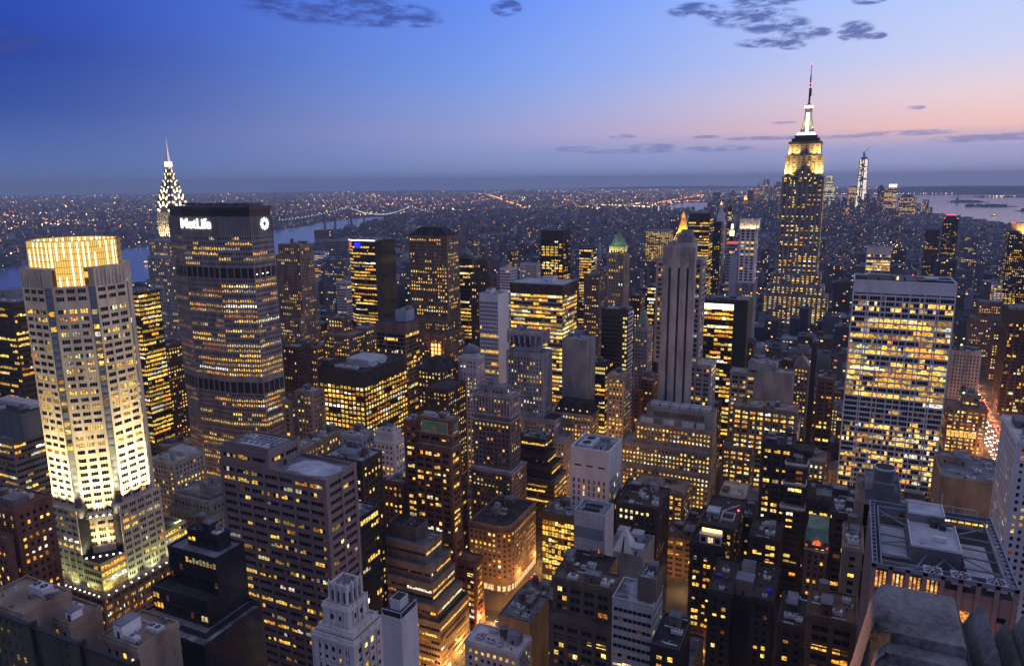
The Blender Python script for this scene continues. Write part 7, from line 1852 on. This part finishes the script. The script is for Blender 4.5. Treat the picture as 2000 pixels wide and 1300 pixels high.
# ------------------------------------------------------------------ skyline at the tip of the island
def far_tower(label, x0, x1, z, wall, lit, y=5700, top=None, depth=None, style='glassrow', col=None):
    rng = random.Random(label); root_org = ((x0 + x1) / 2, y + 20, 0); root = thing('office_tower', label, 'skyscraper', root_org, 'skyscrapers at the tip of the island')
    d = depth or max(20, (x1 - x0) * .7); b = MB(); b.box(x0, x1, y, y + d, 0, z)
    if top == 'step': b.box(x0 + (x1 - x0) * .25, x1 - (x1 - x0) * .25, y + 4, y + d - 4, z, z + 18)
    if top == 'spire': b.prism([(x0 + (x1 - x0) * .3, y + 5), (x1 - (x1 - x0) * .3, y + 5), (x1 - (x1 - x0) * .3, y + d - 5), (x0 + (x1 - x0) * .3, y + d - 5)], z, z + 38, 0, [((x0 + x1) / 2 - 1, y + d / 2), ((x0 + x1) / 2 + 1, y + d / 2), ((x0 + x1) / 2 + 1, y + d / 2 + 1), ((x0 + x1) / 2 - 1, y + d / 2 + 1)])
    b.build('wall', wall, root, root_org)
    b = MB(); F = Face(x0, y, 1, 0, x1 - x0); rows = int((z - 20) / 6.5); cols = max(2, int((x1 - x0) / 5.5))
    for i in range(rows):
        pr = lit * rng.choice((.2, .6, 1, 1.7))
        for c in range(cols):
            if rng.random() < pr:
                a = 1 + c * (F.w - 2) / cols; s = rng.choice((.9, 1.5, 2.2)); cc = col or lamp_col(rng)
                b.quad([F.pt(a, -.3, z - 8 - i * 6.5), F.pt(a + (F.w - 2) / cols * .8, -.3, z - 8 - i * 6.5), F.pt(a + (F.w - 2) / cols * .8, -.3, z - 4.5 - i * 6.5), F.pt(a, -.3, z - 4.5 - i * 6.5)], 0, tuple(q * s for q in cc))
    o = b.build('window', ['lit'], root, root_org)
    if o: o['kind'] = 'stuff'
    if top == 'pyr':
        b = MB(); b.prism([(x0, y), (x1, y), (x1, y + d), (x0, y + d)], z, z + 34, 0, [((x0 + x1) / 2 - 1, y + d / 2 - 1), ((x0 + x1) / 2 + 1, y + d / 2 - 1), ((x0 + x1) / 2 + 1, y + d / 2 + 1), ((x0 + x1) / 2 - 1, y + d / 2 + 1)]); b.build('pyramid_roof', 'gold_leaf', root, root_org)
        flood('roof_floodlight', ((x0 + x1) / 2, y - 20, z + 5), ((x0 + x1) / 2, y + d / 2, z + 15), 4e5, (1, .3, .08), 5, 90)
    return root, root_org
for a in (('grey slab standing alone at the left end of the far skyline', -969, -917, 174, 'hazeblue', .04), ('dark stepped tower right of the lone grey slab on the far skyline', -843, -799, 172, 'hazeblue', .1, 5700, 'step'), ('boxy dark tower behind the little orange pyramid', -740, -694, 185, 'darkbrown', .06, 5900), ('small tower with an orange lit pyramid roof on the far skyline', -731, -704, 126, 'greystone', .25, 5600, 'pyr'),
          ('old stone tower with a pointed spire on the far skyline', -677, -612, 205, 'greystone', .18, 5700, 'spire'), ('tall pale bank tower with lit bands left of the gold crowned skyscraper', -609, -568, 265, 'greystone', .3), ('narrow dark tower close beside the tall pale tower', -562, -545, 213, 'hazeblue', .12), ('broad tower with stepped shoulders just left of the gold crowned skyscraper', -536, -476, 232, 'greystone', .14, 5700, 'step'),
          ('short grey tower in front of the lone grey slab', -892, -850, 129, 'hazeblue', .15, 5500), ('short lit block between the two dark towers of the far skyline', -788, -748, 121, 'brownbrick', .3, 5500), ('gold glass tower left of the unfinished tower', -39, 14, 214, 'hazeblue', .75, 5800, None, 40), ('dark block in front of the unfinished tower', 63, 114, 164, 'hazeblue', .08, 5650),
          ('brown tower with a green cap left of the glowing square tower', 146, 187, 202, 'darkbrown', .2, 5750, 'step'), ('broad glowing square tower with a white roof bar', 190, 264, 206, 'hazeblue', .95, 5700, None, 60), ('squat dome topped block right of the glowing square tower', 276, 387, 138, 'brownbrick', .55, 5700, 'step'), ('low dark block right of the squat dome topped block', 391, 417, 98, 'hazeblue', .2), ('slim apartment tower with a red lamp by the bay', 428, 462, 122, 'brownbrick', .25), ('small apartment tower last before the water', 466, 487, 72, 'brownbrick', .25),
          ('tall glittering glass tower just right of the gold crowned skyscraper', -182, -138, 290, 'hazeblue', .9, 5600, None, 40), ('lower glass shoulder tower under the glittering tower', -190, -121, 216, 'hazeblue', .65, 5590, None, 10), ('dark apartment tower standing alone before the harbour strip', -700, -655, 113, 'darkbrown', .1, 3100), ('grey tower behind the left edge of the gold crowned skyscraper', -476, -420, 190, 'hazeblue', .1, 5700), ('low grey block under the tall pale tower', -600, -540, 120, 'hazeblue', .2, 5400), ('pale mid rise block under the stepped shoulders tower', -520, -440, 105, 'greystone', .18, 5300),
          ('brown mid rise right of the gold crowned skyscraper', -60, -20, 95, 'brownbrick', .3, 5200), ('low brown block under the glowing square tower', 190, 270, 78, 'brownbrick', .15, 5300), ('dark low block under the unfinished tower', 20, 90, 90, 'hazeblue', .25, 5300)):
    kw = {}
    if 'glittering' in a[0] or 'glass shoulder' in a[0]: kw = dict(col=(1, .95, .5))
    if 'glowing square' in a[0] or 'gold glass' in a[0]: kw = dict(col=(1, .6, .2))
    root, org = far_tower(*a, **kw)
    if 'glowing square' in a[0]: b = MB(); b.box(212, 262, 5699, 5703, 219, 226); b.box(214, 260, 5705, 5740, 206, 219); b.build('roof_bar', 'lamp_white' if 0 else 'sign_white', root, org)
    if 'squat dome' in a[0]: b = MB(); b.prism([(285, 5702), (378, 5702), (378, 5760), (285, 5760)], 138, 152, 0, [(312, 5715), (352, 5715), (352, 5745), (312, 5745)]); b.build('roof', 'copper', root, org)
# the unfinished tower with its crane
root, org = thing('office_tower', 'tallest far tower, unfinished, with a crane on top and rows of white work lights', 'skyscraper', (45, 5860, 0)), (45, 5860, 0)
b = MB(); h = 30; b.prism([(45 - h, 5860 - h), (45 + h, 5860 - h), (45 + h, 5860 + h), (45 - h, 5860 + h)], 0, 60); r_ = 22
b.prism([(45 - h, 5860 - h), (45, 5860 - h), (45 + h, 5860 - h), (45 + h, 5860), (45 + h, 5860 + h), (45, 5860 + h), (45 - h, 5860 + h), (45 - h, 5860)], 60, 400, 0, [(45 - r_, 5860 - r_), (45, 5860 - h), (45 + r_, 5860 - r_), (45 + h, 5860), (45 + r_, 5860 + r_), (45, 5860 + h), (45 - r_, 5860 + r_), (45 - h, 5860)]); b.build('wall', 'hazeblue', root, org)
b = MB(); rr = random.Random(8)
for i in range(54):
    z = 66 + i * 6.2; f = (z - 60) / 340; xl, xr = 45 - h + (h - r_) * f, 45 + h - (h - r_) * f; yy = 5860 - h - 1.5
    for a, w, p, s in ((xl - 1, 5, .8, 3.2), (xl + 6, 6, .5, 2.4), (45 - 6, 5, .45, 2.4), (45 + 6, xr - 45 - 8, .85, 2.2), (xr - 3, 4, .7, 3.0)):
        if rr.random() < p: b.quad([(a, yy, z), (a + w, yy, z), (a + w, yy, z + 4.2), (a, yy, z + 4.2)], 0, (s, s * (.92 if a < 45 else .85), s * (.55 if a < 45 else .75)))
b.build('work_light', ['lit'], root, org)['kind'] = 'stuff'
b = MB(); b.box(23, 67, 5838, 5882, 400, 412); b.box(36, 42, 5856, 5862, 412, 447); b.box(48, 53, 5856, 5862, 412, 432); b.build('steel_top', 'dark', root, org)
o = thing('tower_crane', 'thin crane leaning right on top of the unfinished tower', 'crane', (45, 5850, 412))
b = MB(); b.tube((45, 5850, 412), (45, 5850, 452), 2); b.tube((45, 5850, 446), (78, 5850, 486), 1.4); b.tube((45, 5850, 452), (30, 5850, 446), 1.6); b.build('jib', 'dark', o, (45, 5850, 412))

# three mid-distance landmarks on the old squares
org = (-384, 1850, 0); root = thing('office_tower', 'stone tower with a glowing orange pyramid spire behind the striped slab', 'skyscraper', org)
mb = MB(); wins = []; solid_tier(mb, wins, (-404, -364, 1838, 1868, 0, 128), 0, 'punch', .5, rf, ['W']); mb.box(-398, -370, 1840, 1866, 128, 136); mb.build('wall', 'limestone', root, org); place_windows(root, org, wins)
emit_mat('orange_glow', (1, .36, .06), 1.1)
b = MB(); b.cyl(-384, 1853, 13, 136, 172, 8, 0, 5.5); b.cyl(-384, 1853, 4.5, 172, 178, 8, 1); b.cyl(-384, 1853, 4, 178, 188, 8, 1, .3); b.build('spire', ['gold_leaf', 'orange_glow'], root, org)
for s_ in (-1, 0, 1): flood('spire_floodlight', (-384 + s_ * 14, 1834, 134), (-384 + s_ * 3, 1853, 160), 1.6e5, (1, .42, .09), 2, 90)
lamp_part(root, org, [(-403 + k * 2.2, 1837, 118 + (k * 5) % 26) for k in range(6)], 'lamp_amber', 1.0)
org = (-310, 1960, 0); root = thing('clock_tower', 'slim white marble clock tower with a tapering pyramid top among red roof lights', 'clock tower', org)
mb = MB(); wins = []; solid_tier(mb, wins, (-322, -298, 1950, 1972, 0, 150), 0, 'punch', .06, rf, ['W']); mb.box(-324, -296, 1948, 1974, 150, 154); mb.build('wall', 'white', root, org); place_windows(root, org, wins)
b = MB(); b.prism([(-322, 1950), (-298, 1950), (-298, 1972), (-322, 1972)], 154, 192, 0, [(-313, 1959), (-307, 1959), (-307, 1963), (-313, 1963)]); b.cyl(-310, 1961, 3, 192, 202, 8, 0, 2); b.cyl(-310, 1961, 2.4, 202, 210, 8, 1, .2); b.build('spire', ['white', 'lamp_amber'], root, org)
b = MB(); n_ = 16; b.quad([(-310 + 5.4 * math.cos(6.283 * q / n_), 1949.8, 112 + 5.4 * math.sin(6.283 * q / n_)) for q in range(n_)]); b.build('clock_face', 'palewhite', root, org)

# ------------------------------------------------------------------ bridges and power station
def bridge(label, T0, T1, h, sag, e0, e1, lampmat, n_=44, deckz=42):
    org = ((T0[0] + T1[0]) / 2, (T0[1] + T1[1]) / 2, 0); root = thing('suspension_bridge', label, 'bridge', org, 'bridges over the river')
    L = lambda a, b_, t: (a[0] + (b_[0] - a[0]) * t, a[1] + (b_[1] - a[1]) * t)
    for T in (T0, T1):
        b = MB()
        for s_ in (-9, 9): b.box(T[0] + s_ - 3, T[0] + s_ + 3, T[1] - 4, T[1] + 4, 0, h)
        for z in (30, 62, h - 8): b.box(T[0] - 12, T[0] + 12, T[1] - 2, T[1] + 2, z, z + 5)
        b.build('bridge_tower', 'greymetal', root, org)
    b = MB(); b.tube((e0[0], e0[1], deckz * .5), (T0[0], T0[1], deckz), 5); b.tube((T0[0], T0[1], deckz), (T1[0], T1[1], deckz), 5); b.tube((T1[0], T1[1], deckz), (e1[0], e1[1], deckz * .5), 5); b.build('deck', 'greymetal', root, org)
    cab = MB(); lm = MB(); pts = []
    for a, c, za, zb, sg in ((e0, T0, deckz * .6, h, .12), (T0, T1, h, h, sag), (T1, e1, h, deckz * .6, .12)):
        m_ = n_ if a is T0 else n_ // 2
        for k in range(m_ + 1):
            t = k / m_; x, y = L(a, c, t); z = za + (zb - za) * t - 4 * t * (1 - t) * (h - deckz - 4) * (1 if a is T0 else .25); pts.append((x, y, z))
    for p, q in zip(pts[:-1], pts[1:]): cab.tube(p, q, 1.0)
    for p in pts[::1]:
        lm.cyl(p[0], p[1], 1.9, p[2] + 1, p[2] + 4.4, 6)
    cab.build('cable', 'greymetal', root, org); lm.build('cable_lamp', lampmat, root, org)['kind'] = 'stuff'
    return root
bridge('near suspension bridge strung with white lamps over the river', (-3280, 4303), (-2868, 4469), 102, 1, (-3560, 3900), (-2520, 4650), 'cable_lamp')
bridge('farther bridge with a golden cable line left of the striped slab', (-1900, 5600), (-1560, 5350), 98, 1, (-2250, 5950), (-1350, 5000), 'bridge_amber', 30)
o = bridge('low bridge line with dim golden lamps behind the farther bridge', (-2300, 6250), (-2020, 6010), 96, 1, (-2600, 6550), (-1850, 5800), 'bridge_amber', 26)
bridge('hazy great bridge across the harbour mouth on the horizon', (-2950, 17200), (-1850, 17100), 200, 1, (-3400, 17250), (-1400, 17000), 'lamp_red', 6, 70)
org = (-2300, 2950, 0); root = thing('power_station', 'brick power station with four tall chimneys by the river and drifting steam', 'power station', org)
b = MB(); b.box(-2430, -2190, 2900, 3000, 0, 40); b.build('wall', 'brownbrick', root, org)
for x, y in ((-2410, 2960), (-2345, 2960), (-2265, 2990), (-2205, 3010)): b = MB(); b.cyl(x, y, 5, 40, 108, 12, 0, 4); b.build('chimney', 'greybrick', root, org)
m, n, l = new_mat('steam'); out = n.new('ShaderNodeOutputMaterial'); pv = n.new('ShaderNodeVolumePrincipled'); l.new(pv.outputs[0], out.inputs[1])
pv.inputs['Color'].default_value = (.95, .92, .95, 1); g = n.new('ShaderNodeNewGeometry'); t = n.new('ShaderNodeTexNoise'); t.inputs['Scale'].default_value = .05; t.inputs['Detail'].default_value = 4; l.new(g.outputs['Position'], t.inputs['Vector'])
r = n.new('ShaderNodeMapRange'); l.new(t.outputs[0], r.inputs[0]); r.inputs[1].default_value = .45; r.inputs[2].default_value = .7; r.inputs[3].default_value = 0; r.inputs[4].default_value = .12; l.new(r.outputs[0], pv.inputs['Density'])

# small boats
def boat(label, x, y, s, rot):
    root = thing('boat', label, 'boat', (x, y, .8)); root.rotation_euler = (0, 0, rot)
    b = MB(); b.prism([(-3 * s, -8 * s), (3 * s, -8 * s), (3.2 * s, 5 * s), (0, 10 * s), (-3.2 * s, 5 * s)], 0, 3 * s); b.build('hull', 'white', root)
    b = MB(); b.box(-2.2 * s, 2.2 * s, -6 * s, 3 * s, 3 * s, 6 * s); b.build('cabin', 'palewhite', root)
    b = MB(); b.box(-2.4 * s, 2.4 * s, -6.2 * s, 3.2 * s, 4 * s, 5 * s); b.build('lit_deck', 'lamp_amber', root)
boat('ferry with lit decks crossing the bay at the right', 700, 5300, 2.2, R(60)); boat('small boat with a pale wake on the river at the left', -2200, 1750, 1.6, R(-60)); boat('dark barge far out on the bay', 900, 6100, 1.8, R(80))
flat('wake', [(-2206, 1745), (-2360, 1670), (-2366, 1684)], .9, 'snow')

# ------------------------------------------------------------------ the viewing terrace at the bottom of the picture
def near_parapet():
    org = (.62, 5.2, 259)
    def smooth(root):
        for p in root.data.polygons: p.use_smooth = False
    root = thing('stone_parapet', 'mottled stone parapet block with a rounded left edge and stepped mouldings at the bottom right', 'parapet', org)
    def slab(x0, x1, y0, y1, z0, z1, rr, nme):
        b = MB(); n_ = 8; prof = [(x1, z0), (x1, z1 - .02), (x1 - .02, z1)] + [(x0 + rr - rr * math.sin(R(90) * k / n_), z1 - rr + rr * math.cos(R(90) * k / n_)) for k in range(n_ + 1)] + [(x0 - .13, z1 - .9), (x0 - .13, z0)]
        i = 0; b.v = [(p[0], y0 + (.10 if p[0] < x0 + rr * .6 else 0), p[1]) for p in prof] + [(p[0], y1 - (.14 if p[0] < x0 + rr * .6 else 0), p[1]) for p in prof]; m_ = len(prof)
        b.f = [tuple(range(m_)), tuple(range(2 * m_ - 1, m_ - 1, -1))] + [(k, m_ + k, m_ + (k + 1) % m_, (k + 1) % m_) for k in range(m_)]; b.m = [0] * len(b.f); b.c = [None] * len(b.f)
        return b.build(nme, 'parapet_stone', root, org)
    slab(.335, .895, 5.07, 5.72, 257.0, 260.0, .12, 'coping')
    slab(.36, .90, 4.93, 5.06, 257.0, 259.93, .12, 'moulding'); slab(.37, .91, 4.80, 4.92, 257.0, 259.86, .12, 'moulding'); slab(.38, .92, 4.60, 4.79, 257.0, 259.78, .12, 'moulding')
    root2 = thing('fluted_crest', 'fluted stone crest with ridged folds at the right of the parapet block', 'parapet', (1.2, 5.4, 259))
    b = MB(); xs = [(.905, 259.96), (.96, 259.80), (1.0, 259.9), (1.07, 260.0), (1.13, 259.78), (1.16, 259.74), (1.22, 259.9), (1.25, 259.82), (1.32, 259.98), (1.42, 259.97), (1.6, 259.97)]
    for (xa, za), (xb, zb) in zip(xs[:-1], xs[1:]):
        b.quad([(xa, 5.1, za), (xb, 5.1, zb), (xb, 5.72, zb), (xa, 5.72, za)]); b.quad([(xa, 5.1, 257), (xb, 5.1, 257), (xb, 5.1, zb), (xa, 5.1, za)]); b.quad([(xa, 5.72, za), (xb, 5.72, zb), (xb, 5.72, 257), (xa, 5.72, 257)])
    b.build('stone_fold', 'parapet_stone', root2, (1.2, 5.4, 259))
    flood('parapet_floodlight', (-.9, 5.6, 258.1), (.36, 5.4, 259.4), 260, (1, .42, .2), .25, 100)
    # glazed guard rail
    m, n, l = new_mat('rail_glass'); out = n.new('ShaderNodeOutputMaterial'); mx = n.new('ShaderNodeMixShader'); tr = n.new('ShaderNodeBsdfTransparent'); p = n.new('ShaderNodeBsdfPrincipled')
    p.inputs['Base Color'].default_value = (.05, .07, .075, 1); p.inputs['Roughness'].default_value = .25; tr.inputs[0].default_value = (.75, .8, .78, 1)
    g = n.new('ShaderNodeNewGeometry'); t = n.new('ShaderNodeTexNoise'); t.inputs['Scale'].default_value = 3.0; t.inputs['Detail'].default_value = 5; l.new(g.outputs['Position'], t.inputs['Vector'])
    r = n.new('ShaderNodeMapRange'); l.new(t.outputs[0], r.inputs[0]); r.inputs[1].default_value = .35; r.inputs[2].default_value = .65; r.inputs[3].default_value = .15; r.inputs[4].default_value = .55; l.new(r.outputs[0], mx.inputs[0]); l.new(tr.outputs[0], mx.inputs[1]); l.new(p.outputs[0], mx.inputs[2]); l.new(mx.outputs[0], out.inputs[0])
    org = (-3.6, 2, 259); root = thing('guard_rail', 'scratched glass guard rail panels with thin metal posts at the bottom left', 'railing', org)
    for k in range(4):
        x0, x1 = -4.42 + k * .38, -4.04 + k * .38
        b = MB(); b.box(x0 + .012, x1 - .012, 1.995, 2.007, 258.4, 260.78); b.build('glass_panel', 'rail_glass', root, org)
        b = MB(); b.box(x1 - .009, x1 + .009, 1.985, 2.02, 258.4, 260.82); b.build('post', 'darkmetal', root, org)
        b = MB(); b.box(x0 + .012, x1 - .012, 1.99, 2.012, 260.785, 260.80); b.build('top_rail', 'darkmetal', root, org)
    # the terrace and the tower that carries it all
    org = (0, -12, 0); root = thing('observation_tower', 'limestone tower whose viewing terrace carries the parapet', 'skyscraper', org)
    b = MB(); b.box(-14, 14, -30, 1.9, 0, 256.6); b.box(-14, 14, -30, 1.2, 256.6, 257); b.build('wall', 'limestone', root, org)
    b = MB(); b.box(-5, 2.2, 1.9, 2.3, 250, 258.4); b.box(.2, 2.4, 1.9, 5.9, 250, 257); b.build('terrace_edge', 'limestone', root, org)
near_parapet()

# ------------------------------------------------------------------ air
HAZE = True
if HAZE:
    m, n, l = new_mat('haze'); out = n.new('ShaderNodeOutputMaterial'); pv = n.new('ShaderNodeVolumePrincipled'); l.new(pv.outputs[0], out.inputs[1])
    pv.inputs['Color'].default_value = (.62, .76, 1.0, 1); pv.inputs['Density'].default_value = HAZE_DENSITY; pv.inputs['Anisotropy'].default_value = 0.0
    m.cycles.homogeneous_volume = True
    b = MB(); b.box(-29500, 29500, -29500, 29500, -1.2, 450)
    tag(b.build('haze', 'haze'), kind='stuff')
